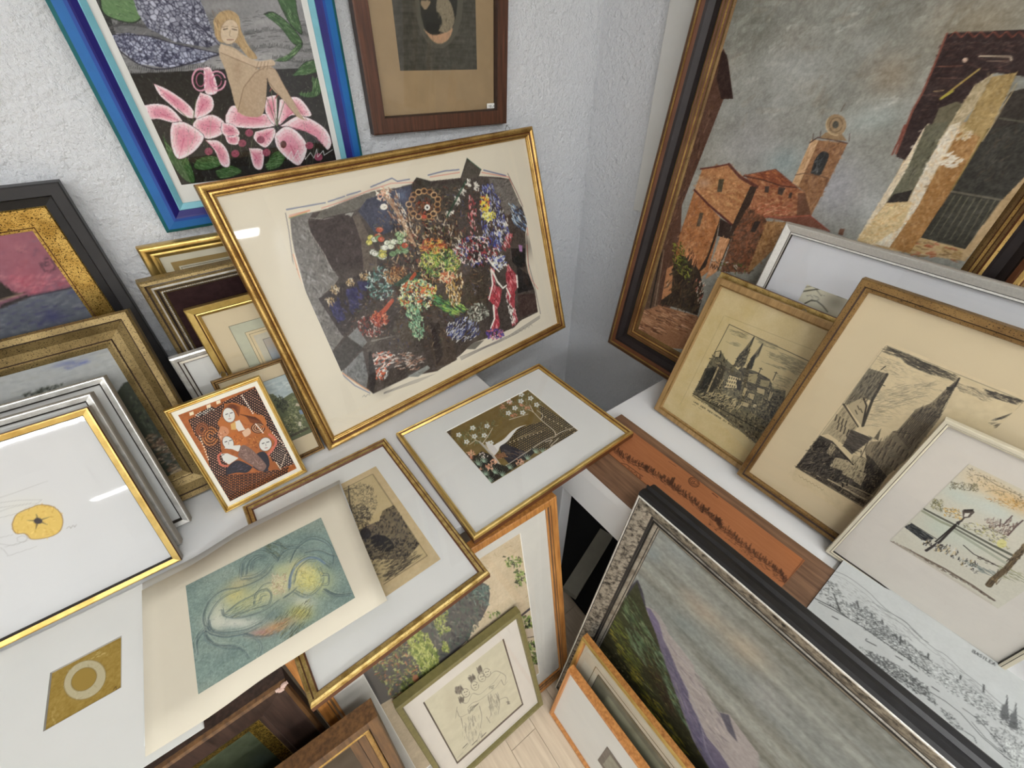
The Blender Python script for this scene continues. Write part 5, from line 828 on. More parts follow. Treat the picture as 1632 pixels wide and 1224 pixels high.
    s.scat(K(800, 900, 950, 820, 1110, 720, 1100, 860, 980, 1040, 840, 1040), 150, [(70, 70, 52), (150, 144, 88), (110, 112, 84), (44, 46, 40)], (6, 14), (.5, .9), -52, 14, .7); s.scat(K(650, 1030, 850, 920, 950, 860, 860, 1000, 720, 1040), 70, [(170, 126, 92), (196, 160, 110), (120, 96, 76)], (7, 15), (.5, 1), -30, 12, .7); s.scat(K(780, 540, 900, 540, 880, 700, 780, 700), 90, [(220, 206, 180), (190, 160, 140), (150, 130, 100)], (4, 9), (.5, .9), 20, 90, .6, 10, .5); s.scat(K(970, 480, 1160, 440, 1200, 620, 1020, 700), 80, [(176, 166, 90), (214, 206, 140), (140, 134, 80)], (4, 9), (.5, .9), 20, 90, .6, 10, .5); s.scat(K(400, 860, 640, 700, 760, 780, 500, 880), 70, [(110, 116, 84), (206, 200, 150), (84, 92, 76)], (8, 16), (.5, .9), -28, 14, .6); s.scat(K(700, 300, 840, 270, 900, 330, 820, 420, 720, 330), 60, [(96, 98, 70), (70, 78, 66)], (4, 10), (.5, .9), 20, 30, .6)
    s.scat([(297, 938), (512, 821), (563, 953), (315, 1107)], 700, [(92, 108, 106), (160, 170, 156), (112, 126, 118), (74, 86, 84)], (2, 7), (.4, .8), -25, 60, .4, 12, .4); s.grain(.05, 2)
def art_swan(s):
    K = crop(700, 610, .14706); OC, DK, CR = (114, 96, 56), (42, 38, 34), (214, 206, 190)
    s.grain(.03, 20); s.fill(K(40, 540, 130, 490, 120, 590, 200, 680, 150, 640), (60, 52, 40)); s.scat(K(50, 540, 140, 500, 190, 660), 40, [(110, 92, 60), (40, 34, 28)], (1.5, 3), (.6, 1), 0, 90)
    net(s, K(1090, 270, 1500, 520, 1250, 690, 960, 780, 660, 670, 860, 490, 1120, 420), 3.3, (58, 50, 38), (146, 126, 84), -28, 1.0); net(s, K(1080, 230, 1110, 250, 1480, 490, 1320, 560, 1240, 520, 1110, 410), 3.1, (66, 58, 42), (156, 138, 96), -28, .95)
    for i in range(9): s.line(curve(K(760 + 40 * i, 640 - 20 * i, 860 + 36 * i, 600 - 14 * i, 960 + 30 * i, 560 - 6 * i)), .9, (196, 176, 130), .35)
    for i in range(9): s.dots(K(770 + 42 * i, 645 - 14 * i), .9, (222, 206, 172)); s.dots(K(1150 + 44 * i, 370 + 24 * i), .9, (222, 206, 172))
    s.fill(K(650, 680, 720, 660, 960, 760, 900, 830, 760, 880, 680, 790), (50, 48, 54)); s.scat(K(660, 690, 940, 760, 780, 860), 50, [(72, 70, 76), (36, 34, 40), (110, 90, 70)], (5, 11), (.7, 1.3), 18, 14)
    s.fill(curve(K(560, 700, 620, 660, 700, 610, 780, 530, 860, 480, 950, 455, 900, 475, 840, 510, 770, 600, 720, 650, 660, 690, 640, 740, 600, 770, 560, 720, 560, 700)), (222, 220, 214)); s.fill(K(500, 640, 560, 640, 640, 740, 600, 790, 540, 740), (206, 202, 196))
    net(s, K(600, 780, 700, 750, 740, 800, 620, 830), 2.2, (110, 66, 44), (206, 166, 120), 0, .7)
    tr = (46, 44, 40)
    for poly in (K(190, 560, 300, 520, 420, 440, 600, 410, 640, 470, 560, 560, 520, 640, 420, 660, 280, 680, 200, 640), K(620, 330, 740, 220, 860, 170, 960, 90, 1060, 130, 1130, 220, 1060, 290, 960, 320, 740, 390)): s.scat(poly, 190, [(96, 104, 72), (74, 82, 58), (130, 134, 100), (150, 150, 116)], (2, 6), (.6, 1.2), 0, 90, .8)
    for x, y in ((215, 565), (365, 490), (520, 470), (300, 640), (490, 570), (385, 580), (560, 650), (750, 330), (820, 275), (905, 325), (885, 200), (990, 170), (1055, 240), (760, 205), (890, 130)):
        for k in range(5): a = k * 1.256; s.fill(ell(700 + x * .14706 + 2.5 * math.cos(a), 610 + y * .14706 + 2 * math.sin(a), 2.2, 1.5, math.degrees(a)), (206, 208, 202))
        s.fill(ell(700 + x * .14706, 610 + y * .14706, 1.2, 1), (150, 130, 80))
    for x, y in ((695, 265), (815, 350), (760, 215), (955, 275), (905, 245)): s.scat(ell(700 + x * .14706, 610 + y * .14706, 5, 3.4), 12, [(206, 150, 120), (190, 120, 94)], (2, 4), (.8, 1.4), 20, 60)
    for L in ((640, 870, 560, 760, 470, 660, 400, 620, 330, 560), (660, 880, 580, 770, 500, 670), (470, 660, 540, 560, 580, 490), (400, 620, 330, 670), (1260, 570, 1240, 520, 1100, 400, 1020, 320, 960, 290), (1100, 400, 1120, 350, 1060, 300), (1020, 320, 980, 240), (1260, 570, 1330, 530, 1500, 470), (1260, 580, 1150, 620, 960, 740, 780, 860, 680, 920), (1290, 600, 1210, 690, 1480, 540), (1150, 640, 1220, 620, 1190, 660), (760, 400, 860, 370, 960, 340)): s.line(K(*L), 1.2, (206, 196, 176), .95, .8, True)
    s.line(K(440, 640, 560, 770, 640, 870), 2.6, (170, 166, 160), .9)
    s.fill(K(290, 770, 400, 790, 460, 740, 560, 780, 640, 880, 720, 900, 800, 860, 940, 780, 1010, 700, 1030, 760, 920, 850, 700, 1000, 545, 1098, 440, 980), DK); s.scat(K(330, 860, 460, 780, 660, 900, 900, 830, 700, 990, 545, 1090), 110, [(40, 38, 34), (70, 80, 64), (96, 106, 88)], (2, 6), (.7, 1.4), 60, 60)
    for x, y in ((345, 770), (430, 950), (545, 915), (350, 850), (870, 860), (590, 850)): s.scat(ell(700 + x * .14706, 610 + y * .14706, 6.5, 5), 20, [(214, 160, 128), (196, 130, 100), (226, 186, 156)], (2, 5), (1, 2), 0, 90)
    for x, y in ((420, 860), (480, 830), (500, 970), (545, 1040), (680, 980), (600, 950), (760, 900), (950, 800), (1040, 730), (1120, 730)):
        for k in range(7): a = -2.4 + k * .5; s.line([(700 + x * .14706, 610 + y * .14706 + 4), (700 + x * .14706 + 7 * math.cos(a), 610 + y * .14706 + 2 + 6 * math.sin(a))], 1.5, (150, 172, 150), .9, .6)
    s.scat(K(440, 740, 540, 780, 520, 830, 440, 800), 14, [(226, 214, 206)], (1.5, 2.6), (1, 1.6), 0, 90)
def art_tree(s):
    K = crop(530, 740, .11642); IK = (46, 42, 40)
    s.grain(.03, 12); f = K(545, 140, 1270, 1215, 700, 1700, -300, 700); s.line(K(120, 355, 545, 138, 1290, 1250, 700, 1640), .9, (70, 60, 46), .9)
    s.fill(K(120, 360, 540, 145, 1280, 1240, 690, 1620, -300, 800), (182, 164, 124), .9); s.grain(.02, 4)
    s.line(K(220, 300, 225, 450, 260, 700), 1.6, IK, .8); s.line(K(130, 375, 320, 330, 440, 350, 520, 290), 1.2, IK, .7, .5, True); s.line(K(240, 620, 400, 740, 560, 600), 1.2, IK, .7, .5, True)
    hatch(s, K(120, 380, 350, 260, 540, 300, 640, 560, 480, 760, 300, 760), 420, IK, 40, (1, 4), (.4, .9), .75, 90); hatch(s, K(200, 560, 420, 560, 560, 700, 480, 860, 330, 860), 220, IK, 40, (2, 5), (.6, 1.1), .8, 90)
    bush = K(680, 640, 830, 560, 900, 660, 1050, 900, 1180, 1100, 1000, 1300, 520, 1300, 350, 900, 520, 820, 640, 780); s.fill(bush, (86, 78, 66), .8, .4); s.scat(bush, 420, [(38, 36, 38), (54, 50, 48), (130, 116, 88), (40, 40, 46)], (2, 5), (.9, 2.2), 30, 90, .85)
    s.fill(ell(530 + 680 * .11642, 740 + 1080 * .11642, 20, 12, 25), (34, 33, 36), .85); s.fill(ell(530 + 450 * .11642, 740 + 950 * .11642, 9, 9), (42, 40, 44), .8); s.scat(K(380, 1000, 1000, 1100, 1200, 1250, 760, 1600, 560, 1500), 340, [(44, 41, 40), (70, 64, 56), (150, 134, 100)], (3, 8), (.6, 1.4), -30, 30, .8); hatch(s, K(760, 1300, 1240, 1240, 740, 1600), 110, IK, -32, (6, 16), (.5, .9), .7)
def art_garden(s):
    A, B = crop(580, 840, .19608), crop(420, 1000, .18382); SND = (190, 174, 146)
    s.a[:] = C3(SND); s.grain(.05, 3); s.grain(.04, 30); s.scat([(620, 830), (830, 830), (860, 1060), (640, 1130)], 160, [(206, 190, 164), (170, 152, 124), (140, 124, 98)], (2, 6), (.8, 2), 0, 90, .6)
    tree = A(300, 900, 460, 830, 600, 640, 700, 560, 940, 440, 1000, 470, 1025, 540, 1010, 640, 950, 760, 890, 790, 860, 900, 760, 1000, 640, 1100, 500, 1230, 40, 1500, -200, 1300); s.fill(tree, (84, 82, 80)); s.scat(A(500, 760, 700, 580, 940, 440, 1020, 540, 940, 770, 860, 900, 640, 1080), 330, [(70, 72, 72), (100, 100, 92), (84, 96, 90), (120, 116, 104), (58, 60, 62), (74, 92, 80)], (3, 9), (1.2, 3), 50, 50, .7); s.scat(A(860, 470, 1020, 480, 1010, 640, 900, 640), 80, [(96, 116, 108), (120, 134, 120), (66, 84, 80)], (3, 7), (1, 2.4), 40, 50)
    GR = [(150, 156, 84), (120, 132, 70), (176, 178, 112), (92, 108, 56)]
    s.scat(A(360, 900, 460, 840, 560, 960, 610, 1080, 560, 1150, 500, 1200, 380, 1020), 230, GR, (3, 9), (1.2, 2.8), 60, 40); s.scat(B(1250, 100, 1400, 20, 1510, 200, 1530, 300, 1400, 420, 1300, 260), 200, GR, (3, 9), (1.2, 2.8), 60, 40); s.scat(A(560, 740, 660, 670, 710, 690, 640, 800, 720, 830, 620, 890), 100, GR, (2, 6), (1, 2.2), 40, 60); s.scat(A(640, 930, 690, 940, 690, 1020, 640, 1010), 40, GR, (2, 6), (1, 2.2), 60, 40)
    s.scat(B(930, 320, 1100, 180, 1250, 120, 1330, 300, 1360, 420, 1130, 660, 1030, 480), 330, [(130, 138, 82), (92, 100, 66), (170, 172, 116), (120, 92, 76), (176, 120, 88), (70, 72, 60)], (2, 7), (1.2, 2.6), 40, 70); s.scat(B(1200, 480, 1360, 400, 1500, 310, 1180, 640), 120, [(84, 96, 52), (120, 128, 60), (60, 68, 44)], (2, 6), (1, 2.4), 50, 50); s.fill(ell(420 + 1320 * .18382, 1000 + 440 * .18382, 5, 6), (170, 106, 78), .8); s.scat(B(1120, 620, 1200, 560, 1230, 600, 1130, 660), 30, [(176, 130, 96), (90, 92, 56)], (2, 5), (1, 2), 0, 90)
    LF = [(70, 92, 48), (110, 136, 66), (40, 50, 36), (150, 166, 96)]
    for P, n in ((A(1140, 240, 1280, 250, 1290, 330, 1160, 330), 60), (A(1220, 350, 1310, 360, 1320, 480, 1240, 490), 60), (A(1290, 720, 1370, 730, 1390, 830, 1310, 820), 70), (A(1330, 930, 1400, 930, 1430, 1110, 1380, 1120), 90)): s.scat(P, n, LF + [(30, 36, 30)], (2, 5), (1, 2.2), 50, 60)
    s.line(A(1280, 720, 1360, 655), 4.5, (66, 62, 66)); s.line(A(1330, 900, 1390, 890), 1.2, (50, 46, 42)); s.fill(A(1310, 830, 1380, 820, 1395, 880, 1335, 900), (186, 170, 150)); s.scat(A(1000, 690, 1130, 690, 1040, 770), 20, LF, (2, 5), (.7, 1.4), 50, 40)
def art_dancers(s):
    K = crop(660, 1010, .12255); IK = (104, 98, 88)
    s.grain(.03, 30); s.blob(660 + 480 * .12255, 1010 + 900 * .12255, 14, 30, (170, 162, 138), .5)
    for P in (K(530, 700, 610, 680, 650, 720, 590, 790, 540, 770), K(700, 580, 770, 530, 800, 580, 740, 640), K(810, 460, 870, 420, 890, 480, 840, 530), K(580, 840, 650, 820, 640, 890, 590, 900)): s.fill(P, (126, 118, 108), .8); hatch(s, P, 50, (84, 78, 70), 70, (3, 6), (.4, .8), .7)
    for cx, cy in ((670, 770), (790, 680), (880, 570), (945, 510)):
        x, y = 660 + cx * .12255, 1010 + cy * .12255; s.line(ell(x, y, 6, 7, -20), .6, IK); s.line([(x - 2, y - 1), (x - 1, y - 1)], 1.2, (60, 56, 52)); s.line([(x + 1.5, y - 2), (x + 2.6, y - 2.2)], 1.2, (60, 56, 52)); s.line([(x - .5, y + 3), (x + 2, y + 2.4)], .8, (80, 70, 64))
    for L in ((600, 880, 690, 900, 760, 780, 850, 790, 960, 700, 1040, 630, 1120, 520), (700, 960, 760, 900, 840, 870, 940, 800, 1060, 700, 1130, 600), (960, 560, 1050, 490, 1130, 510, 1190, 560, 1180, 650), (1130, 600, 1170, 670, 1210, 620), (700, 980, 720, 1040, 760, 960, 840, 900), (560, 1000, 600, 1080, 700, 1040), (610, 1090, 640, 1224), (760, 1060, 770, 1200), (850, 940, 880, 1080, 860, 1224), (960, 800, 1000, 1020, 980, 1100), (1060, 780, 1110, 880, 1090, 1050), (940, 1080, 990, 1160), (1100, 860, 1200, 830, 1230, 910), (590, 820, 660, 830, 740, 780), (560, 950, 540, 1100), (660, 1500, 720, 1420), (820, 1400, 850, 1300), (560, 1620, 640, 1540)): s.line(K(*L), .7, IK, .8, .5, True)
    hatch(s, K(980, 680, 1040, 670, 1030, 720, 980, 720), 24, IK, -30, (2, 4)); hatch(s, K(720, 960, 860, 880, 840, 920, 730, 1030), 30, (70, 66, 60), -50, (2, 5), (.6, 1)); hatch(s, K(960, 820, 1100, 780, 1110, 1050, 990, 1060), 60, IK, 75, (4, 9), (.4, .6), .6); hatch(s, K(620, 1100, 900, 1050, 880, 1400, 640, 1440), 60, IK, 80, (4, 10), (.4, .6), .6); hatch(s, K(1190, 880, 1240, 880, 1230, 920), 12, IK, 0, (2, 4), (.6, 1))
    for c in ((640, 1480), (760, 1440), (880, 1340)): s.line(K(c[0], c[1], c[0] + 50, c[1] - 50), 2, (96, 90, 82))
def art_pink(s):
    A, B = crop(0, 300, .1576), crop(0, 440, .17157)
    for i in range(50):
        q = s.rng.random(2); s.qblob(s.uv(*q)[0], np.array([[s.W * .12, 0], [0, s.H * .1]]), [(140, 84, 96), (112, 80, 96), (158, 96, 104), (96, 76, 94)][i % 4], .45)
    s.scat([(-120, 320), (60, 338), (140, 450), (-60, 480)], 170, [(150, 92, 100), (120, 78, 92), (168, 110, 112), (104, 76, 90)], (5, 14), (2, 5), -30, 50, .5)
    s.blob(40, 450, 40, 30, (160, 88, 98), .7); s.scat(B(0, 0, 700, 0, 720, 80, 300, 190, 60, 60), 110, [(176, 98, 110), (150, 78, 92), (186, 116, 122)], (4, 11), (1.5, 3), -20, 40, .6)
    s.fill(B(-900, 60, 0, 60, 130, 160, 240, 160, 0, 240, -900, 500), (44, 38, 34)); s.line(B(-200, 290, 0, 232, 200, 168), 2.4, (150, 130, 110)); s.fill(B(-900, 430, 0, 300, 270, 190, 730, 90, 900, 260, 1000, 420, 0, 720, -900, 900), (88, 92, 100)); s.scat(B(-100, 340, 300, 200, 730, 110, 880, 280, 600, 420, 0, 580), 150, [(104, 106, 112), (74, 78, 90), (66, 66, 100), (116, 116, 120)], (5, 13), (2, 4.5), -15, 20, .6); s.blob(480 * .17157, 440 + 380 * .17157, 18, 12, (60, 60, 100), .7)
    s.line(B(0, 300, 280, 190, 520, 140, 740, 92), 2.4, (44, 34, 44)); s.fill(B(840, 360, 880, 280, 940, 350, 900, 380), (190, 96, 116)); s.fill(B(0, 270, 240, 180, 280, 200, 0, 310), (50, 44, 44))
    s.line(curve(A(405, 765, 420, 820, 480, 850, 545, 820, 540, 760, 500, 725)), 1.3, (44, 34, 42)); s.line(A(445, 725, 480, 715), 1.5, (44, 34, 42)); s.line(A(445, 745, 450, 800), 1.2, (44, 34, 42)); s.line(A(450, 765, 485, 755), 1.2, (44, 34, 42)); s.line(A(455, 790, 500, 775), 1.2, (44, 34, 42)); s.line(A(400, 760, 425, 790), 1.6, (44, 34, 42))
    s.grain(.03, 4)
def art_antique(s):
    B, W, Z = crop(0, 440, .17157), crop(180, 530, .22059), crop(0, 580, .19608)
    s.grain(.05, (12, 60)); s.grain(.03, 5); s.blob(110, 580, 30, 6, (96, 104, 140), .8, -12); s.scat(B(600, 850, 820, 790, 800, 820, 640, 870), 20, [(96, 106, 150), (110, 116, 150)], (5, 11), (1.2, 2.4), -14, 8); s.scat(B(0, 900, 980, 680, 1100, 850, 0, 1160), 110, [(160, 162, 160), (136, 138, 138), (150, 150, 142)], (8, 20), (2, 4), -14, 10, .4)
    s.scat(B(210, 1110, 330, 1060, 580, 1000, 560, 1040, 240, 1130), 60, [(58, 62, 50), (44, 48, 40)], (2, 5), (1.2, 2.6), -10, 60); land = Z(960, 200, 1040, 150, 1110, 260, 1240, 430, 1400, 640, 1540, 860, 1500, 960, 1000, 1100, 200, 900, 300, 300, 700, 260); s.fill(Z(1000, 160, 1050, 140, 1130, 250, 1632, 900, 1632, 1100, 1400, 1400, 300, 1400, 300, 600, 900, 300), (50, 54, 44)); s.scat(Z(1000, 180, 1060, 160, 1300, 560, 1200, 560, 1040, 330), 90, [(60, 68, 54), (44, 48, 38), (84, 90, 74), (34, 36, 32)], (2, 6), (1.2, 3), 60, 60)
    s.scat(W(220, 740, 400, 740, 520, 1000, 440, 1070), 130, [(150, 126, 100), (110, 84, 66), (70, 52, 42), (176, 156, 132), (90, 90, 84)], (4, 11), (1.4, 3), -15, 30); s.scat(W(400, 1010, 560, 960, 540, 1040, 440, 1060), 40, [(166, 150, 120), (130, 110, 84)], (4, 9), (1.4, 2.6), -15, 20); s.line(W(510, 1000, 530, 990, 520, 1020, 545, 1010), 1.2, (50, 36, 30)); s.scat(W(60, 390, 220, 400, 280, 640, 200, 640), 90, [(58, 64, 50), (40, 44, 36), (76, 80, 60)], (3, 8), (1.2, 2.6), 60, 50)
def art_wc4(s):
    s.grain(.04, 10); K = crop(180, 340, .18382); s.scat(K(880, 340, 1010, 320, 1020, 440, 900, 430), 60, [(84, 96, 96), (110, 122, 118), (60, 70, 72)], (2, 6), (1, 2.4), 60, 60); s.scat(K(500, 430, 900, 350, 900, 440, 520, 530), 60, [(160, 168, 164), (140, 150, 150)], (5, 12), (1.5, 3), -10, 20, .5); s.qfill(s.uv((0, .6), (1, .55), (1, 1), (0, 1)), (110, 112, 84))
def art_wc6(s):
    s.grain(.03, 14); s.blob(430, 545, 26, 14, (176, 160, 140), .7, -20); s.blob(415, 530, 20, 10, (140, 150, 164), .6, -20); s.qfill(s.uv((0, .75), (1, .7), (1, 1), (0, 1)), (120, 116, 90))
def art_land8(s):
    K = crop(280, 600, .12868); s.grain(.03, 10); s.scat(K(1100, 100, 1420, 20, 1500, 250, 1250, 240), 40, [(190, 198, 194), (150, 164, 168)], (5, 12), (2, 4), -20, 20, .5)
    g = K(1180, 240, 1270, 220, 1400, 290, 1480, 220, 1700, 420, 1700, 680, 1460, 800, 1300, 560); s.fill([(330, 640), (435, 628), (447, 638), (465, 626), (530, 650), (530, 720), (400, 760)], (92, 98, 72)); s.scat(K(1190, 230, 1300, 240, 1400, 350, 1360, 480, 1270, 400), 90, [(60, 66, 52), (80, 86, 60), (46, 50, 42)], (2, 5), (1, 2.4), 60, 60); s.scat(K(1380, 280, 1500, 230, 1600, 380, 1620, 560, 1400, 560), 130, [(110, 116, 84), (70, 78, 58), (150, 150, 120), (130, 136, 96)], (2, 5), (.8, 2), 20, 70); s.scat(K(1320, 500, 1500, 480, 1620, 600, 1560, 720, 1420, 720), 130, [(130, 132, 90), (90, 94, 62), (160, 158, 130), (60, 62, 46)], (2, 5), (.8, 2), 0, 60); s.fill(K(1520, 420, 1620, 400, 1632, 460, 1540, 470), (120, 136, 156)); s.fill(K(1490, 330, 1540, 340, 1530, 370, 1480, 365), (190, 180, 160)); s.fill(K(1520, 560, 1550, 560, 1550, 620, 1515, 610), (196, 190, 170)); s.line(K(1420, 740, 1632, 640), 4, (60, 56, 44), .8)
def art_sheet7(s): s.grain(.02, 8)
def art_apple(s):
    K, Z = crop(0, 800, .19608), crop(0, 580, .19608); PN = (150, 148, 144)
    s.blob(40, 812, 50, 26, (204, 202, 192), .6); ap = curve(K(100, 180, 130, 110, 190, 70, 260, 45, 300, 28, 360, 25, 430, 40, 490, 90, 510, 160, 490, 230, 440, 270, 380, 290, 310, 302, 250, 300, 220, 270, 190, 255, 140, 258, 110, 230, 100, 180)); s.fill(ap, (206, 176, 96)); s.scat(ap, 90, [(222, 196, 122), (190, 154, 70), (176, 132, 60), (214, 186, 108)], (2, 7), (1, 3), 30, 90, .5); s.line(np.vstack([ap, ap[:1]]), 1, (120, 84, 50), .9); s.fill(ell(310 * .19608, 800 + 155 * .19608, 7, 4.8), (66, 60, 62))
    for a, b in ((295, 98), (400, 122), (385, 185), (290, 222), (222, 150)): s.line(K(310 + (a - 310) * .4, 155 + (b - 155) * .4, a, b), 1.6, (60, 54, 54), .9, .5)
    for L in (K(0, 130, 150, 90, 250, 50), K(0, 80, 120, 40, 300, 10), K(0, 290, 110, 265), K(0, 340, 120, 350, 230, 300), K(140, 290, 180, 275, 220, 290, 200, 325, 150, 320, 140, 290), K(10, 370, 70, 430), K(60, 440, 300, 360), K(40, 365, 240, 310)): s.line(L, .7, PN, .8, .5, True)
    for L in (Z(0, 1090, 200, 1020, 390, 955), Z(0, 1130, 150, 1110, 340, 1105, 300, 1140, 200, 1175), Z(0, 1170, 130, 1150, 260, 1130)): s.line(L, .7, PN, .8, .5)
    s.line(K(540, 215, 560, 200, 575, 215, 590, 190, 605, 205, 620, 185), .7, (140, 136, 130), .9)
def art_ring(s):
    s.grain(.05, 10); s.grain(.05, 3); K = crop(0, 774, .36765); c = K(368, 842)[0]; o = ell(c[0], c[1], 36, 28, -38, 30); i_ = ell(c[0] - 1.5, c[1] - 1, 22, 16, -38, 30)
    s.fill(o, (178, 168, 136)); s.line(np.vstack([o, o[:1]]), .8, (120, 100, 56)); s.scat(o, 60, [(192, 184, 156), (160, 148, 112)], (2, 5), (1, 2), 0, 90, .6); s.fill(i_, (150, 124, 60)); s.line(np.vstack([i_, i_[:1]]), .8, (112, 92, 48)); s.scat(K(380, 720, 480, 690, 470, 740, 400, 760), 14, [(196, 176, 120)], (3, 7), (1, 2), -20, 30, .6); s.scat(K(230, 960, 260, 960, 250, 1040, 220, 1040), 10, [(190, 168, 110)], (3, 7), (1, 2), 70, 20, .6); s.line(K(490, 885, 500, 870, 505, 888, 520, 868), .9, (84, 64, 34))
def art_branch(s):
    K = crop(1200, 350, .18912); IK = (70, 68, 56); s.fill(K(415, 440, 540, 432, 860, 520, 880, 560, 700, 840, 330, 660, 360, 560), (196, 192, 168), .85); s.blob(1200 + 700 * .18912, 350 + 700 * .18912, 22, 16, (128, 122, 104), .8); s.blob(1200 + 520 * .18912, 350 + 560 * .18912, 26, 16, (206, 204, 180), .6)
    for L, w in (((410, 490, 470, 460, 530, 440, 610, 490, 650, 480, 700, 520, 740, 590, 780, 645), 1.6), ((350, 585, 420, 520, 530, 440), 2.2), ((460, 490, 500, 560, 540, 590), 1.4), ((340, 605, 430, 575, 510, 565), 1.2), ((325, 660, 360, 620, 480, 600, 625, 580, 680, 600, 720, 650, 800, 670), 2.6), ((440, 710, 490, 685, 540, 690, 590, 730, 630, 780), 2.4), ((610, 490, 690, 520, 760, 515), .9), ((425, 455, 500, 475, 610, 495), .9), ((700, 590, 840, 595), .9), ((800, 530, 840, 570, 830, 600), .8), ((590, 520, 615, 540, 605, 550), .7), ((540, 600, 580, 650), .9), ((740, 590, 770, 560), .8)): s.line(K(*L), w, IK, .95, w * .6)
    s.scat(K(400, 640, 620, 640, 560, 700), 12, [IK], (2, 5), (.5, .9), 20, 40)
def art_copper(s):
    A, B = crop(960, 690, .1576), crop(1130, 780, .1576); IK = (66, 40, 30); s.grain(.03, (4, 60)); s.blob(1280, 880, 40, 26, (190, 120, 74), .6, 36)
    pts = A(120, 170, 250, 260, 400, 340, 500, 390, 640, 480, 740, 560, 860, 640, 980, 740, 1080, 820, 1180, 890) + B(100, 350, 250, 480, 400, 600, 560, 720, 700, 830, 770, 920); P = np.array(curve(pts, 14))
    for p in P[::1]:
        for _ in range(2): h = 1.5 + 4 * s.rng.random(); x = p[0] + s.rng.normal() * 2; y = p[1] + s.rng.normal() * 1.6; s.line([(x, y), (x + h * .35, y - h)], .9, IK, .85); s.line([(x, y + 2), (x + 3, y + 4 + s.rng.random() * 2)], .7, IK, .7)
    for x in (700, 720): s.line(A(x - 20, 520, x + 10, 455), 2, IK)
    s.line(A(1010, 800, 1025, 730), 2.6, IK); s.line(A(1140, 890, 1155, 840), 1.6, IK); s.line(B(715, 840, 730, 810), 2, IK); s.line(B(250, 470, 265, 430), 1.4, IK)
    hill = A(0, 240, 100, 270, 250, 340, 400, 430, 360, 560, 200, 420, 40, 320); s.scat(hill, 220, [IK, (90, 54, 38), (110, 66, 44)], (1.5, 4), (.6, 1.2), 30, 40); s.line(A(0, 250, 250, 320, 410, 440), 1.2, IK, .9)
    s.scat(B(0, 260, 250, 450, 560, 720, 770, 930, 740, 950, 400, 680, 0, 360), 220, [IK, (100, 60, 40)], (1.5, 4), (.5, 1), 35, 30)
    cx, cy = A(925, 500)[0]; s.line(ell(cx, cy, 9, 6.5, 36, 24), 1.2, IK); s.line(ell(cx, cy, 6.5, 4.6, 36, 20), .8, IK); s.line(ell(cx - 1.2, cy, 2.2, 2.4, 0, 12)[2:10], 1, IK); s.line(ell(cx + 2, cy + .6, 2.2, 2.4, 0, 12)[2:10], 1, IK)
    s.line(A(670, 290, 745, 340), .9, (110, 64, 42)); s.line(A(1115, 610, 1165, 655), 1.2, (90, 54, 38)); s.line(B(30, 40, 80, 75), 1.2, (90, 54, 38)); s.line([A(350, 20)[0], B(965, 690)[0], B(770, 945)[0]], .9, (84, 50, 36))
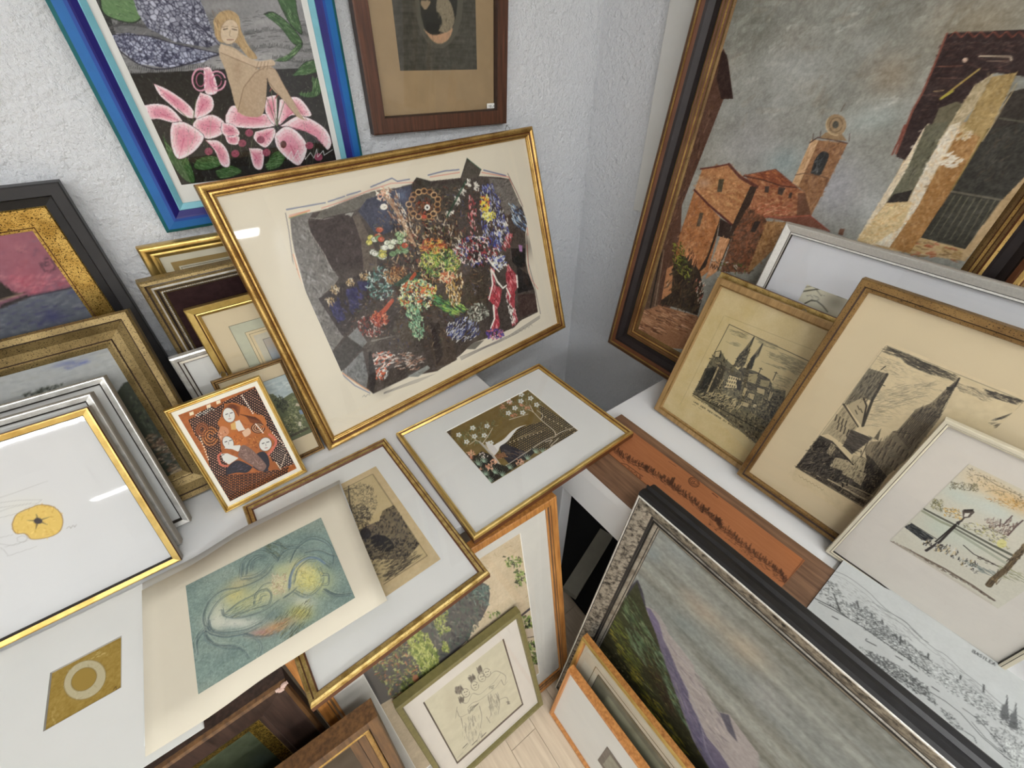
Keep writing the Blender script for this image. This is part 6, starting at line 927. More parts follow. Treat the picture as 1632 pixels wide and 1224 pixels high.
def art_panorama(s):
    A, B, Z = crop(1280, 960, .1576), crop(1332, 1000, .18382), crop(1280, 760, .21569); IK, MD = (54, 56, 56), (92, 94, 94)
    s.grain(.02, 40); s.grain(.015, 4)
    def ink(poly, n, an=38, L=(1.5, 5), w=(.5, 1.1)): s.scat(poly, n, [IK, MD, (58, 60, 60)], L, w, an, 50, .8)
    hills = [Z(210, 690, 330, 740, 480, 850, 560, 930, 640, 1000, 760, 1080, 880, 1190), A(700, 0, 850, 90, 940, 140, 1050, 210, 1180, 350, 1269, 410), B(640, 0, 740, 90, 860, 190, 950, 240, 1100, 380, 1250, 500, 1420, 650, 1632, 800)]
    for h in hills: s.line(h, 1, MD, .8, smooth=True); s.line(np.array(h) + [-3, 5], .6, MD, .6, smooth=True)
    s.scat(Z(200, 710, 480, 880, 860, 1190, 780, 1224, 400, 960, 180, 800), 230, [MD, (140, 142, 142)], (3, 9), (.4, .8), 38, 14, .7); s.scat(B(860, 200, 1130, 410, 1400, 650, 1300, 640, 1000, 420), 140, [MD, (140, 142, 142)], (3, 9), (.4, .8), 38, 12, .7)
    city = [A(200, 0, 560, 0, 700, 130, 900, 280, 1269, 560, 1269, 720, 950, 500, 700, 330, 430, 140), B(230, 0, 480, 20, 620, 130, 900, 330, 1130, 480, 1400, 690, 1632, 880, 1632, 960, 1280, 740, 950, 540, 640, 300, 350, 80)]
    for c in city: ink(c, 900); s.scat(c, 120, [(206, 210, 208)], (1.5, 4), (.8, 1.8), 38, 60, .8)
    ink(Z(180, 760, 260, 800, 330, 960, 110, 880), 150); ink(Z(300, 930, 480, 960, 720, 1200, 560, 1180), 220); s.line(A(160, 0, 420, 140, 620, 260, 900, 460, 1269, 710), 1.4, IK, .9); s.line(Z(90, 900, 230, 970, 330, 1040), 1.6, IK, .9)
    for t in (A(345, 0, 380, 90), A(690, 115, 700, 140), A(800, 180, 810, 215), Z(230, 870, 270, 985), Z(400, 920, 410, 965)): s.line(t, 2, IK, .9)
    for x, y, h in ((1480, 780, 190), (1555, 860, 205)): s.fill(B(x - 60, y, x - 40, y - h * .55, x - 14, y - h * .6, x + 6, y - h, x + 14, y - h * .5, x + 24, y, x, y + 30), (96, 98, 98)); s.line(B(x + 6, y - h, x + 4, y - h * .6), 1, IK)
    ink(B(1420, 720, 1600, 800, 1632, 900, 1480, 860), 110)
    for t in ((1280, 560, 60), (800, 270, 40), (560, 150, 70), (1080, 450, 30)): s.line(B(t[0], t[1], t[0] + 4, t[1] - t[2]), 2.4, IK, .9)
    # near bank
    bank = [A(560, 450, 700, 520, 860, 610, 1060, 730, 1269, 860, 1269, 960, 1150, 920, 900, 750, 720, 620), B(210, 170, 420, 260, 560, 340, 760, 480, 840, 590, 900, 700, 700, 540, 460, 380)]
    for c in bank: ink(c, 420, 30, (1.5, 4), (.8, 1.6)); s.scat(c, 60, [(206, 210, 206)], (1.5, 4), (.8, 1.6), 30, 60, .8)
    ink(B(880, 680, 1000, 740, 1120, 900, 1020, 860), 140, 20, (1, 2.5)); s.line(B(820, 560, 950, 640, 1080, 740, 1260, 940, 1420, 1080, 1600, 1219), 1.3, IK, .9); s.line(B(1100, 700, 1240, 800, 1380, 960, 1480, 1080), 1.2, IK, .9); s.line(B(1180, 820, 1300, 960, 1440, 1080), .9, IK); s.line(B(1120, 900, 1200, 950, 1220, 1000), 1.2, IK, .9); ink(B(1200, 760, 1300, 760, 1330, 860, 1220, 830), 60); ink(B(1330, 860, 1480, 880, 1632, 1000, 1632, 1219, 1520, 1219, 1420, 1060, 1340, 940), 300, 60); s.scat(B(1450, 960, 1632, 1080, 1632, 1219, 1520, 1200), 60, [(206, 210, 206)], (2, 6), (1, 2.4), 60, 60)
    for t in (A(300, 145, 355, 175), A(640, 390, 740, 440), A(940, 545, 1005, 585), A(1080, 645, 1155, 700), B(835, 515, 895, 555)): s.line(t, 2, (70, 72, 72), .9)
    s.line(A(635, 380, 650, 370), 1, IK)
    s.text('BASILEA', (1549.5, 1040), (1586, 1062), 4.2, (46, 48, 48), 1.0)
def art_green(s):
    s.grain(.06, 12); s.grain(.03, 3); K = crop(200, 1000, .18382); s.scat(K(700, 1060, 780, 1080, 770, 1160, 690, 1200), 20, [(150, 150, 122), (120, 122, 96)], (1, 4), (.6, 1.1), 40, 60); s.line(K(730, 1070, 765, 1130, 700, 1200), .9, (150, 150, 124)); s.line(K(870, 975, 910, 950), 1.2, (150, 150, 124)); s.blob(200 + 1180 * .18382, 1000 + 1160 * .18382, 22, 16, (50, 60, 54), .7)
def art_dark20(s): s.grain(.08, 14)
def art_grey24(s): s.grain(.05, 8); s.qfill(s.uv((.12, .12), (.88, .12), (.88, .88), (.12, .88)), (140, 138, 116)); s.grain(.06, 6)
def art_tiny(s): s.qfill(s.uv((.2, .14), (.8, .14), (.8, .86), (.2, .86)), (140, 138, 124)); s.grain(.06, 8)
# ------------------------------------------------------------------ frames' finishes
G_BRIGHT = gold('bright_gold_leaf', (204, 176, 108), (180, 148, 82), 0.28, 0.0, 20)
G_WARM = gold('warm_gold_leaf', (190, 156, 92), (160, 124, 66), 0.32, 0.3, 18)
G_SPECK = gold('speckled_gold', (190, 158, 88), (150, 116, 52), 0.36, 0.8, 30)
G_OLD = gold('old_bronze_gold', (140, 120, 78), (108, 90, 54), 0.46, 0.5, 14, 0.5)
G_PALE = gold('pale_gold', (196, 172, 112), (150, 122, 66), 0.36, 0.1)
G_BROWN = gold('brown_gold_varnish', (140, 110, 66), (112, 84, 46), 0.42, 0.4, 16, 0.5)
BOLE = plain('red_brown_bole', (92, 52, 26), 0.5, var=0.1)
DKBRN = plain('dark_brown_varnish', (58, 42, 36), 0.4, var=0.15)
SILV = gold('silver_leaf', (226, 225, 220), (198, 195, 188), 0.22, 0.0, 60, 0.45)
SILVD = gold('dull_silver', (150, 146, 136), (112, 106, 96), 0.4, 0.2, 40, 0.6)
SIDE = plain('grey_frame_side', (150, 144, 134), 0.6, var=0.04)
CREAMF = plain('cream_lacquer', (202, 194, 172), 0.45, var=0.03)
BLK = plain('black_lacquer', (30, 29, 30), 0.35, var=0.12)
BLKM = plain('black_matt_frame', (46, 45, 46), 0.5, var=0.08)
OAK = wood('oiled_oak', (188, 132, 70), (140, 88, 40), 0.45)
PINE = wood('orange_pine', (198, 140, 82), (160, 102, 52), 0.4)
TAN = wood('tan_wood', (168, 136, 90), (132, 102, 60), 0.5)
MAHO = wood('red_mahogany', (92, 58, 42), (60, 38, 28), 0.4)
WAL = wood('walnut_brown', (114, 82, 50), (72, 50, 32), 0.42)
DWAL = wood('dark_walnut', (74, 56, 48), (44, 34, 30), 0.38)
OLIV = plain('olive_green_frame', (118, 110, 68), 0.5, var=0.08, scale=90)
WALB = wood('walnut_panel', (128, 96, 72), (92, 66, 48), 0.5, 'x')
SILW = plain('silver_white_shagreen', (206, 204, 198), 0.4, metal=0.25, var=0.05, scale=300, bump=0.5, bscale=900)

def scoop(w, t, a=0, b=0, lip=.6):      # rounded moulding: outer side, crown, inner slope
    return [(0, 0), (0, t * .66, a), (w * .03, t * .78, b), (w * .07, t * .86, a), (w * .13, t * .94, a), (w * .20, t * .985, a), (w * .28, t, a), (w * .36, t * .985, a), (w * .44, t * .94, a), (w * .52, t * .87, a), (w * .58, t * .80, b), (w * .62, t * .78, b), (w * .68, t * .81, a), (w * .76, t * .82, a), (w * .84, t * .78, a), (w * .88, t * .72, b), (w * .94, t * .70, a), (w, t * lip, a), (w, t * .25, a)]
def flat(w, t, a=0, b=0, lip=.75): return [(0, 0), (0, t * .94, b), (w * .08, t, a), (w * .92, t, a), (w, t * lip, b), (w, t * .25, b)]
def paint(key, cv):
    globals()['art_' + key](cv)
GW = 'pictures leaning against the back wall on the white table'

# ---- hung on the back wall
p = Pose(.15, YA - .003, 1.217, 0, -4.03, .42, .70, .025, roll=.43)
BLUE1 = plain('teal_edge_paint', (26, 96, 100), 0.4, var=.08); BLUE2 = plain('mid_blue_paint', (36, 100, 164), 0.4, var=.05); BLUE3 = plain('blue_paint', (34, 72, 150), 0.4, var=.05)
NAVY = plain('violet_navy_paint', (34, 30, 108), 0.4, var=.08); AQUA = plain('pale_aqua_paint', (116, 176, 190), 0.4, var=.05)
r = pic('fairy_print', 'print of a fairy seated on pink lilies in a stepped blue frame on the wall', 'picture', p,
        [(0, 0), (0, .018, 0), (.006, .022, 0), (.0075, .0225, 1), (.020, .0245, 1), (.025, .025, 2), (.028, .024, 3), (.037, .018, 3), (.0385, .019, 4), (.0475, .014, 4), (.0475, .004, 4)], [BLUE1, BLUE2, BLUE3, NAVY, AQUA])
q = inset(p, .046); slab('print_sheet', q, .008, .0102, WHITE, r)
cv = Cv(p, (-.151, .0795, .151, .652), .0106, 270, (30, 30, 28), 3); paint('fairy', cv); cv.build('print', INK, r); glass(r, q, .0125)
p = Pose(.584, YA - .003, 1.35, 0, -2.5, .375, .70, .022, roll=.14)
r = pic('oval_engraving', 'old engraving with an oval vignette in a flat mahogany frame on the wall', 'picture', p, flat(.034, .022, 0, 1), [MAHO, DKBRN])
q = inset(p, .033); slab('paper', q, .006, .0082, plain('browned_paper', (152, 130, 98), 0.85, var=.05, scale=20), r)
cv = Cv(p, (-.099, .117, .104, .56), .0086, 110, (70, 68, 60), 4); paint('oval', cv); cv.build('engraving', INK, r); glass(r, q, .011)
cv = Cv(p, p.rect(.0115, (776, 165), (791, 164), (791, 172), (776, 173)), .0115, 40, (222, 222, 218), 1); paint('sticker', cv); cv.build('price_sticker', INK, r)

# ---- the large collage leaning on the back wall
p = Pose(.454, .857, .757, 3.295, 16.6, .812, .590, .028, roll=2.41)
r = pic('collage_print', 'large colourful collage print of figures and flowers in a gilt frame', 'picture', p, scoop(.025, .028, 0, 1), [G_WARM, BOLE])
q = inset(p, .024); slab('print_sheet', q, .010, .0132, CREAM, r)
cv = Cv(p, (-.305, .0545, .332, .553), .0136, 400, (208, 200, 181), 5); paint('collage', cv); cv.build('print', INK, r); glass(r, q, .0165)
hook(r, p.loc([(810, 203)], .01)[0][0], p.h - .002, .006, .012)

# ---- small pictures stacked behind and beside the collage
p = Pose(.058, 1.074, ZT + .001, 0, 1, .35, .458, .02, roll=.136)
r = pic('framed_watercolour', 'watercolour with a tan-lined mat in a shiny gold frame nearest the wall', 'picture', p, scoop(.026, .02), [G_BRIGHT], GW)
q = inset(p, .025); slab('mat_board', q, .006, .0085, plain('ivory_mat', (196, 190, 168), .85, var=.02), r)
R1 = inset(p, .040); slab('tan_band', R1, .0085, .0088, plain('tan_wash', (150, 126, 78), .8), r); R2 = inset(p, .050); slab('inner_mat', R2, .0088, .0091, plain('ivory_mat_inner', (196, 190, 168), .85), r)
rect_lines(r, inset(p, .053), .0091, .0008, LINE)
cv = Cv(p, inset(p, .062), .0094, 90, (150, 160, 158), 6); paint('wc4', cv); cv.build('watercolour', INK, r); glass(r, q, .011)
p = Pose(.036, 1.02, ZT, 3.9, 3, .35, .414, .03)
r = pic('framed_velvet_mount', 'picture with a wide dark purple-brown mount in a worn rope-edged gilt frame', 'picture', p,
        [(0, 0), (0, .024, 0), (.003, .028, 0), (.008, .03, 0), (.011, .026, 1), (.016, .023, 0), (.019, .026, 2), (.022, .024, 0), (.026, .018, 1), (.030, .017, 0), (.034, .012, 0), (.034, .004, 0)], [G_OLD, DKBRN, SILV], GW)
q = inset(p, .033); hl = inset(p, .095); VEL = plain('purple_brown_velvet', (52, 36, 36), .95, spec=.05, var=.12, scale=80)
mat_board(r, q, hl, .012, VEL, .002, plain('dark_bevel', (38, 34, 24), .8)); slab('panel', inset(p, .094), .004, .0098, plain('dark_olive_panel', (48, 44, 30), .8), r)
bd = MB()                                                  # beaded inner edge
def beads(mb, x0, y0, x1, y1, z, n, rad):
    for i in range(n):
        t = (i + .5) / n; x, y = x0 + (x1 - x0) * t, y0 + (y1 - y0) * t; b = len(mb.v)
        mb.v += [(x - rad, y, z), (x, y - rad, z), (x + rad, y, z), (x, y + rad, z), (x, y, z + rad)]
        for j in range(4): mb.f.append((b + j, b + (j + 1) % 4, b + 4)); mb.m.append(0)
e = inset(p, .0285); beads(bd, e[0], e[1], e[2], e[1], .0172, 80, .0023); beads(bd, e[0], e[3], e[2], e[3], .0172, 80, .0023); beads(bd, e[0], e[1], e[0], e[3], .0172, 95, .0023); beads(bd, e[2], e[1], e[2], e[3], .0172, 95, .0023)
bd.build('bead_moulding', SILV, r)['kind'] = 'stuff'
p = Pose(-.027, .974, ZT, 3.4, 2.4, .25, .268, .016)
r = pic('framed_sheet', 'blank-looking white sheet in a narrow silver frame with dark lines', 'picture', p,
        [(0, 0), (0, .014, 0), (.003, .016, 0), (.010, .015, 0), (.012, .013, 1), (.017, .0135, 0), (.019, .0115, 1), (.019, .004, 1)], [SILV, DKBRN], GW)
q = inset(p, .018); slab('mat_board', q, .006, .009, WHITE, r); cv = Cv(p, inset(p, .07), .0094, 50, (180, 176, 165), 7); paint('sheet7', cv); cv.build('print', INK, r); glass(r, q, .011)
p = Pose(.097, .924, ZT + .006, -1.36, 8, .35, .361, .02, roll=1.84)
r = pic('framed_watercolour', 'small watercolour with grey-green ruled mat in a flat yellow-gold frame', 'picture', p,
        [(0, 0), (0, .018, 0), (.002, .02, 0), (.012, .017, 0), (.014, .0135, 1), (.016, .014, 0), (.021, .011, 0), (.021, .004, 0)], [G_BRIGHT, BOLE], GW)
q = inset(p, .02); slab('mat_board', q, .005, .0075, BEIGE, r); SG = plain('grey_green_wash', (178, 180, 158), .8)
slab('wash_band', inset(p, .056), .0075, .0077, SG, r); slab('inner_mat', inset(p, .078), .0077, .0079, plain('pale_ochre_mat', (208, 192, 154), .8), r); slab('inner_band', inset(p, .090), .0079, .0081, plain('grey_beige_wash', (192, 186, 166), .8), r)
for d in (.056, .078, .084): rect_lines(r, inset(p, d), .0081, .0006, LINE)
cv = Cv(p, inset(p, .104), .0085, 70, (160, 165, 168), 8); paint('wc6', cv); cv.build('watercolour', INK, r); rect_lines(r, inset(p, .1035), .0086, .0007, LINE); glass(r, q, .0105)
p = Pose(-.027, .832, ZT, 2.9, 24, .143, .237, .018)
r = pic('framed_landscape', 'small green river landscape in a thin brown-gold frame, tucked behind the three-women picture', 'picture', p, scoop(.010, .018, 0, 1), [G_BROWN, DKBRN], GW)
q = inset(p, .0095); slab('mat_board', q, .005, .0075, BEIGE, r)
hl = p.rect(.008, (404, 613), (458, 596), (506, 686), (468, 700)); hl = (-.062, hl[1], .062, hl[3])
cv = Cv(p, hl, .0079, 120, (165, 178, 178), 9); paint('land8', cv); cv.build('painting', INK, r); rect_lines(r, hl, .0081, .0008, LINE); glass(r, q, .0105)
hook(r, -.045, p.h - .001, .004, .01)

p = Pose(-.094, .78, ZT, 4.5, 20.8, .169, .242, .015)
r = pic('three_women_picture', 'ornamental orange-brown picture of three red-haired women in a rounded gold frame', 'picture', p, scoop(.009, .015), [G_BRIGHT])
q = inset(p, .0085); slab('mat_board', q, .005, .0085, plain('ivory_white_mat', (226, 222, 208), .8, var=.01), r)
cv = Cv(p, p.rect(.009, (284, 661), (407, 616), (474, 750), (364, 796)), .0089, 190, (160, 92, 48), 10); paint('women', cv); cv.build('print', INK, r); glass(r, q, .011)

# ---- left group
p = Pose(-.515, 1.045, ZT, 3, 2, .70, .585, .034)
r = pic('pink_still_life', 'pink and blue still-life painting in a gold slip and deep black frame', 'picture', p,
        [(0, 0), (0, .032, 0), (.002, .034, 0), (.018, .034, 0), (.021, .024, 1), (.034, .020, 1), (.036, .022, 2), (.064, .018, 2), (.066, .015, 3), (.070, .014, 2), (.070, .004, 2)], [BLKM, BLK, G_SPECK, BOLE])
cv = Cv(p, inset(p, .069), .013, 200, (130, 84, 96), 11); paint('pink', cv); cv.build('painting', CANVAS, r)
p = Pose(-.462, .861, ZT + .002, 2, 20.6, .60, .392, .04, roll=.2)
r = pic('antique_landscape', 'dark landscape painting in a wide antique bronze-gold frame', 'picture', p,
        [(0, 0), (0, .034, 0), (.004, .04, 0), (.014, .04, 0), (.016, .037, 1), (.030, .026, 0), (.044, .022, 0), (.046, .024, 1), (.049, .023, 0), (.058, .017, 0), (.058, .004, 0)], [G_OLD, DKBRN])
cv = Cv(p, inset(p, .057), .016, 200, (150, 152, 150), 12); paint('antique', cv); cv.build('painting', CANVAS, r)
def silver(pose, label, fw=.013):
    r = pic('silver_framed_picture', label, 'picture', pose, [(0, 0), (0, .017, 1), (.0015, .02, 1), (.003, .02, 0), (fw * .8, .018, 0), (fw, .0145, 2), (fw, .004, 2)], [SILV, SIDE, LINE], 'framed sheets stacked at the left of the table')
    q = inset(pose, fw); slab('mat_board', q, .005, .008, WHITE, r); cv = Cv(pose, inset(pose, .09), .0084, 40, (206, 204, 198), 13); cv.build('print', INK, r); glass(r, q, .0135); return r
silver(Pose(-.434, .795, ZT, .28, 22.3, .396, .321, .02), 'white sheet in a wide shiny silver frame, rearmost of three stacked frames')
silver(Pose(-.419, .752, ZT, -1.0, 22.5, .327, .321, .02), 'white sheet in a silver frame, the middle one of three stacked frames')
p = Pose(-.422, .706, ZT, .9, 25, .328, .318, .02)
r = pic('gold_apple_drawing', 'pencil drawing with a round gold-leaf apple shape under glass in a narrow gold frame', 'picture', p,
        [(0, 0), (0, .016, 1), (.001, .0195, 2), (.003, .02, 0), (.0105, .018, 0), (.012, .0145, 3), (.012, .004, 3)], [G_BRIGHT, SIDE, BOLE, LINE])
q = inset(p, .0115); slab('paper', q, .005, .0085, plain('white_drawing_paper', (198, 198, 197), .8, var=.01), r)
cv = Cv(p, (-.06, .045, .12, .245), .0089, 150, (198, 198, 197), 14); paint('apple', cv); cv.build('drawing', INK, r); glass(r, q, .013)

# ---- lying on the back table
p = Pose(-.405, .386, ZT, 0, 90, .297, .30, .003)
r = empty('ring_drawing', 'gold square with a pale ring in a loose white mount on the table', 'picture', p.M)
hl = p.rect(.003, (77, 1076), (192, 1012), (196, 1094), (72, 1165))
mat_board(r, (-.148, 0, .148, .30), hl, .0034, WHITE, .0016, plain('shadow_bevel', (150, 146, 138), .8)); slab('backing_board', (-.148, 0, .148, .30), 0.0, .0012, WHITE, r)
cv = Cv(p, (hl[0] - .001, hl[1] - .001, hl[2] + .001, hl[3] + .001), .0016, 90, (150, 124, 60), 15); paint('ring', cv); cv.build('gold_leaf', INK, r)
p = Pose(.033, .32, ZT, 2.4, 90, .320, .434, .02)
r = pic('tree_etching', 'dark tree etching on brown paper in a gold frame lying half under a loose sheet', 'picture', p,
        [(0, 0), (0, .012, 1), (.0015, .017, 0), (.004, .02, 0), (.007, .019, 0), (.0085, .016, 1), (.014, .0145, 0), (.016, .012, 1), (.016, .004, 1)], [G_PALE, BOLE])
q = inset(p, .0155); slab('mat_board', q, .005, .009, WHITE, r)
sh = p.loc([(601, 742), (701, 894), (612, 951)], .0095); e = (float(sh[2, 0]) - .14, float(sh[1:, 1].mean()), float(sh[:2, 0].mean()), float(sh[0, 1]))
cv = Cv(p, e, .0095, 170, (190, 170, 132), 16); paint('tree', cv); cv.build('etching', INK, r); glass(r, q, .0122)
p = Pose(.435, .40, .7495, .438, 90, .462, .360, .02, tilt=2.2)
r = pic('swan_picture', 'decorative picture of a white-necked bird under blossom trees in a gold frame', 'picture', p,
        [(0, 0), (0, .013, 1), (.0015, .018, 0), (.004, .02, 0), (.0065, .018, 0), (.0075, .016, 1), (.010, .0165, 0), (.013, .012, 0), (.013, .004, 1)], [G_BRIGHT, BOLE])
q = inset(p, .0125); hl = p.rect(.009, (707, 687), (842, 622), (923, 685), (786, 771)); mat_board(r, q, hl, .010, WHITE, .0016); slab('backing_board', q, .003, .0078, BACK, r)
cv = Cv(p, hl, .0084, 240, (112, 94, 54), 17); paint('swan', cv); cv.build('print', INK, r); glass(r, q, .012)

# cream sheet with the blue-green print, bowed over the frame below it, on a white card
def bowed(name, poly_tl, poly_tr, poly_br, poly_bl, th, mat, parent, n=14, m=6, lift=None):
    V = []; F = []
    for j in range(m + 1):
        for i in range(n + 1):
            u, v = i / n, j / m
            x = (1 - v) * ((1 - u) * poly_tl[0] + u * poly_tr[0]) + v * ((1 - u) * poly_bl[0] + u * poly_br[0])
            y = (1 - v) * ((1 - u) * poly_tl[1] + u * poly_tr[1]) + v * ((1 - u) * poly_bl[1] + u * poly_br[1])
            V.append((x, y, lift(u)))
    k = len(V); V += [(x, y, z + th) for x, y, z in V]; w = n + 1
    for j in range(m):
        for i in range(n):
            a = j * w + i; F.append((a, a + 1, a + w + 1, a + w)); F.append((k + a + w, k + a + w + 1, k + a + 1, k + a))
    bd = [i for i in range(w)] + [j * w + n for j in range(1, m + 1)] + [m * w + i for i in range(n - 1, -1, -1)] + [j * w for j in range(m - 1, 0, -1)]
    for a, b in zip(bd, bd[1:] + bd[:1]): F.append((a, b, k + b, k + a) if False else (b, a, k + a, k + b))
    return mesh_obj(name, V, F, mat, parent, True)
def lift(u):                                              # the sheet climbs over the edge of the framed etching
    t = min(1, max(0, (u - .18) / .32)); t = t * t * (3 - 2 * t); return .7455 + t * .0165 + .006 * max(0, u - .6)
sc = []
for px, u in (((226, 941), 0), ((540.4, 771), 1), ((617, 956.5), 1), ((231.6, 1206), 0)): sc.append(on_z([px], lift(u) + .0054)[0])
cw = empty('white_card', 'plain white card lying under the loose cream print', 'card', Matrix.Identity(4))
wc = [on_z([px], lift(u) + .001)[0] for px, u in (((227, 929), 0), ((541, 765), 1), ((612, 952), 1), ((229, 1190), 0))]
bowed('card_sheet', *wc, .0010, WHITE, cw, lift=lift)
sr = empty('angel_print', 'loose cream sheet with a blue-green print of swirling winged figures', 'print', Matrix.Identity(4))
bowed('paper', *sc, .0012, CREAM, sr, lift=lambda u: lift(u) + .0042)
pp = Pose((sc[2][0] + sc[3][0]) / 2, (sc[2][1] + sc[3][1]) / 2, ZT + .02, 0, 90, .35, .28, .01)
hl = pp.rect(.004, (297, 937.6), (512, 820.7), (563.6, 953.4), (315.4, 1107.8))
cv = Cv(pp, hl, .004, 260, (124, 142, 134), 18); paint('angel', cv)
ao = cv.build('print_image', INK, sr)                     # lay the printed image on the bowed sheet
nv = len(ao.data.vertices); co = np.empty(nv * 3, np.float32); ao.data.vertices.foreach_get('co', co); co = co.reshape(-1, 3)
wx = co[:, 0] + pp.o[0]; wy = co[:, 1] + pp.o[1]; x_l = (sc[0][0] + sc[3][0]) / 2; x_r = (sc[1][0] + sc[2][0]) / 2
U = np.clip((wx - x_l) / (x_r - x_l), 0, 1); wz = np.array([lift(u) for u in np.linspace(0, 1, 257)])[np.round(U * 256).astype(int)] + .0042 + .0012 + .0005
sxy = (CAM[2] - wz) / (CAM[2] - (ZT + .024))                # same direction, on the sheet
ao.data.vertices.foreach_set('co', np.stack([wx * sxy, wy * sxy, wz], 1).astype(np.float32).ravel()); ao.data.update()

# ---- right wall and desk
p = Pose(.980, .3765, ZT, -92.37, 6.46, .75, .95, .055)
r = pic('town_painting', 'large oil painting of an old town with a bell tower in a heavy frame', 'painting', p,
        [(0, 0), (0, .044, 0), (.006, .049, 1), (.009, .0495, 0), (.012, .052, 1), (.014, .0525, 0), (.016, .0545, 2), (.021, .055, 2), (.024, .054, 0), (.030, .050, 0), (.033, .044, 3), (.044, .034, 3), (.056, .033, 3), (.060, .037, 3), (.064, .039, 2), (.067, .037, 0), (.071, .036, 1), (.073, .033, 0), (.077, .032, 2), (.079, .029, 0), (.083, .028, 1), (.089, .024, 1), (.089, .006, 1)], [BOLE, gold('town_frame_gold', (120, 94, 54), (92, 68, 38), .42, .3, 16, .5), gold('town_frame_ridge', (178, 146, 84), (140, 108, 56), .36, .3, 16, .6), plain('black_brown_cove', (36, 28, 28), .45, var=.15)])
cv = Cv(p, inset(p, .088), .0255, 400, (150, 150, 142), 19); paint('town', cv); cv.build('painting', OIL, r)
p = Pose(.889, .075, ZT + .0045, -92.4, 8.6, .60, .484, .015, roll=-.83)
r = pic('branch_drawing', 'ink drawing of bare branches on white paper in a silver-white frame', 'picture', p, [(0, 0), (0, .0145, 1), (.002, .016, 1), (.004, .0155, 0), (.015, .011, 0), (.016, .0105, 2), (.019, .0115, 0), (.020, .009, 2), (.020, .003, 2)], [SILW, SIDE, LINE])
q = inset(p, .0195); slab('paper', q, .004, .0062, plain('cool_white_paper', (206, 208, 212), .8, var=.01), r)
cv = Cv(p, p.rect(.0066, (1283, 430), (1400, 455), (1330, 520), (1235, 480))[:2] + (.20, .36), .0066, 10, (206, 208, 212), 20)
cv = Cv(p, (-.21, .20, .16, .385), .0066, 230, (206, 208, 212), 20); paint('branch', cv); cv.build('drawing', INK, r); glass(r, q, .0085)
p = Pose(.842, .282, ZT + .0044, -91.8, 14.5, .35, .364, .013, roll=-1.36)
r = pic('gold_framed_print', 'picture in a plain matt-gold frame hidden behind the twin-spired church print', 'picture', p, flat(.016, .013, 0, 1), [G_PALE, BOLE]); slab('print_sheet', inset(p, .0155), .004, .008, BEIGE, r); hook(r, .02, p.h - .012, .014, .006)
p = Pose(.813, .284, ZT + .0026, -91.5, 15.5, .32, .365, .018, roll=-.89)
r = pic('church_engraving', 'yellowed engraving of a twin-spired church above a town in a narrow tan wood frame', 'picture', p, [(0, 0), (0, .016, 0), (.002, .018, 0), (.012, .0175, 0), (.0145, .014, 1), (.016, .012, 0), (.016, .004, 0)], [TAN, G_BROWN])
q = inset(p, .0155); YEL = plain('yellowed_paper', (200, 182, 136), .85, c2=(176, 154, 104), scale=9, lo=.3, hi=.7)
cv = Cv(p, q, .0085, 330, (198, 180, 134), 21); paint('church', cv); cv.build('engraving', INK, r); slab('backing_board', q, .003, .008, BACK, r); glass(r, q, .0115)
p = Pose(.786, .001, ZT + .0066, -89.5, 7.7, .375, .461, .02, roll=-2.0)
r = pic('cathedral_etching', 'etching of a cathedral spire above old houses in a brown-gold frame', 'picture', p, [(0, 0), (0, .017, 0), (.0015, .0195, 0), (.010, .02, 0), (.012, .0165, 1), (.0165, .016, 0), (.018, .0135, 0), (.018, .004, 0)], [G_BROWN, DKBRN])
q = inset(p, .0175); slab('paper', q, .004, .0085, plain('buff_paper', (206, 190, 156), .85, var=.025, scale=6), r)
e = p.loc([(1416, 549), (1269, 744), (1627.6, 637)], .009); hl = (float(e[:2, 0].mean()), float(e[1, 1]), float(e[2, 0]), float((e[0, 1] + e[2, 1]) / 2))
cv = Cv(p, (hl[0] - .004, hl[1] - .03, hl[2] + .004, hl[3] + .004), .0089, 215, (206, 190, 156), 22); paint('cathedral', cv); cv.build('etching', INK, r); glass(r, q, .0125); hook(r, .055, p.h - .001, .006, .014)
p = Pose(.753, -.141, .7425, -88.4, 8.2, .253, .328, .012, roll=-.87)
r = pic('river_etching', 'coloured etching of a riverside with a street lamp in a slim cream frame', 'picture', p, [(0, 0), (0, .010, 0), (.001, .012, 0), (.0055, .0118, 0), (.006, .0112, 1), (.0066, .0118, 0), (.009, .0105, 0), (.0095, .008, 1), (.0095, .003, 1)], [CREAMF, LINE])
q = inset(p, .009); slab('mat_board', q, .003, .0062, plain('warm_white_mat', (206, 200, 190), .85, var=.015), r)
hl = p.rect(.0066, (1543, 738.5), (1650, 790), (1582, 963.8), (1419, 863.5)); RHL = hl
cv = Cv(p, (hl[0], hl[1], hl[0] + .140, hl[3]), .0066, 210, (196, 194, 178), 23); paint('river', cv); cv.build('etching', INK, r); glass(r, q, .009)
p = Pose(.63, .216, ZT + .001, -90, 90, .525, .198, .012)   # panel lying on the desk, its length along the front edge
r = empty('copper_panorama', 'copper plate engraved with a town skyline on a walnut panel lying on the desk edge', 'plaque', p.M)
p = Pose(.513, .2195, ZT + .0005, -90.6, 90, .525, .199, .012); r.matrix_world = p.M
m = MB(); m.box(-.2625, 0, 0, .2625, .199, .0105); m.build('wood_panel', WALB, r, False, .0015)
hl = p.rect(.012, (1015, 693.7), (1282, 891.6), (1250.7, 932), (957.4, 728.7)); 
cv = Cv(p, (-.225, hl[1], hl[2], hl[3]), .0122, 330, (172, 112, 74), 24); paint('copper', cv); 
COPM = art_mat('engraved_copper', .38, .5); COPM.node_tree.nodes['Principled BSDF'].inputs['Metallic'].default_value = .35
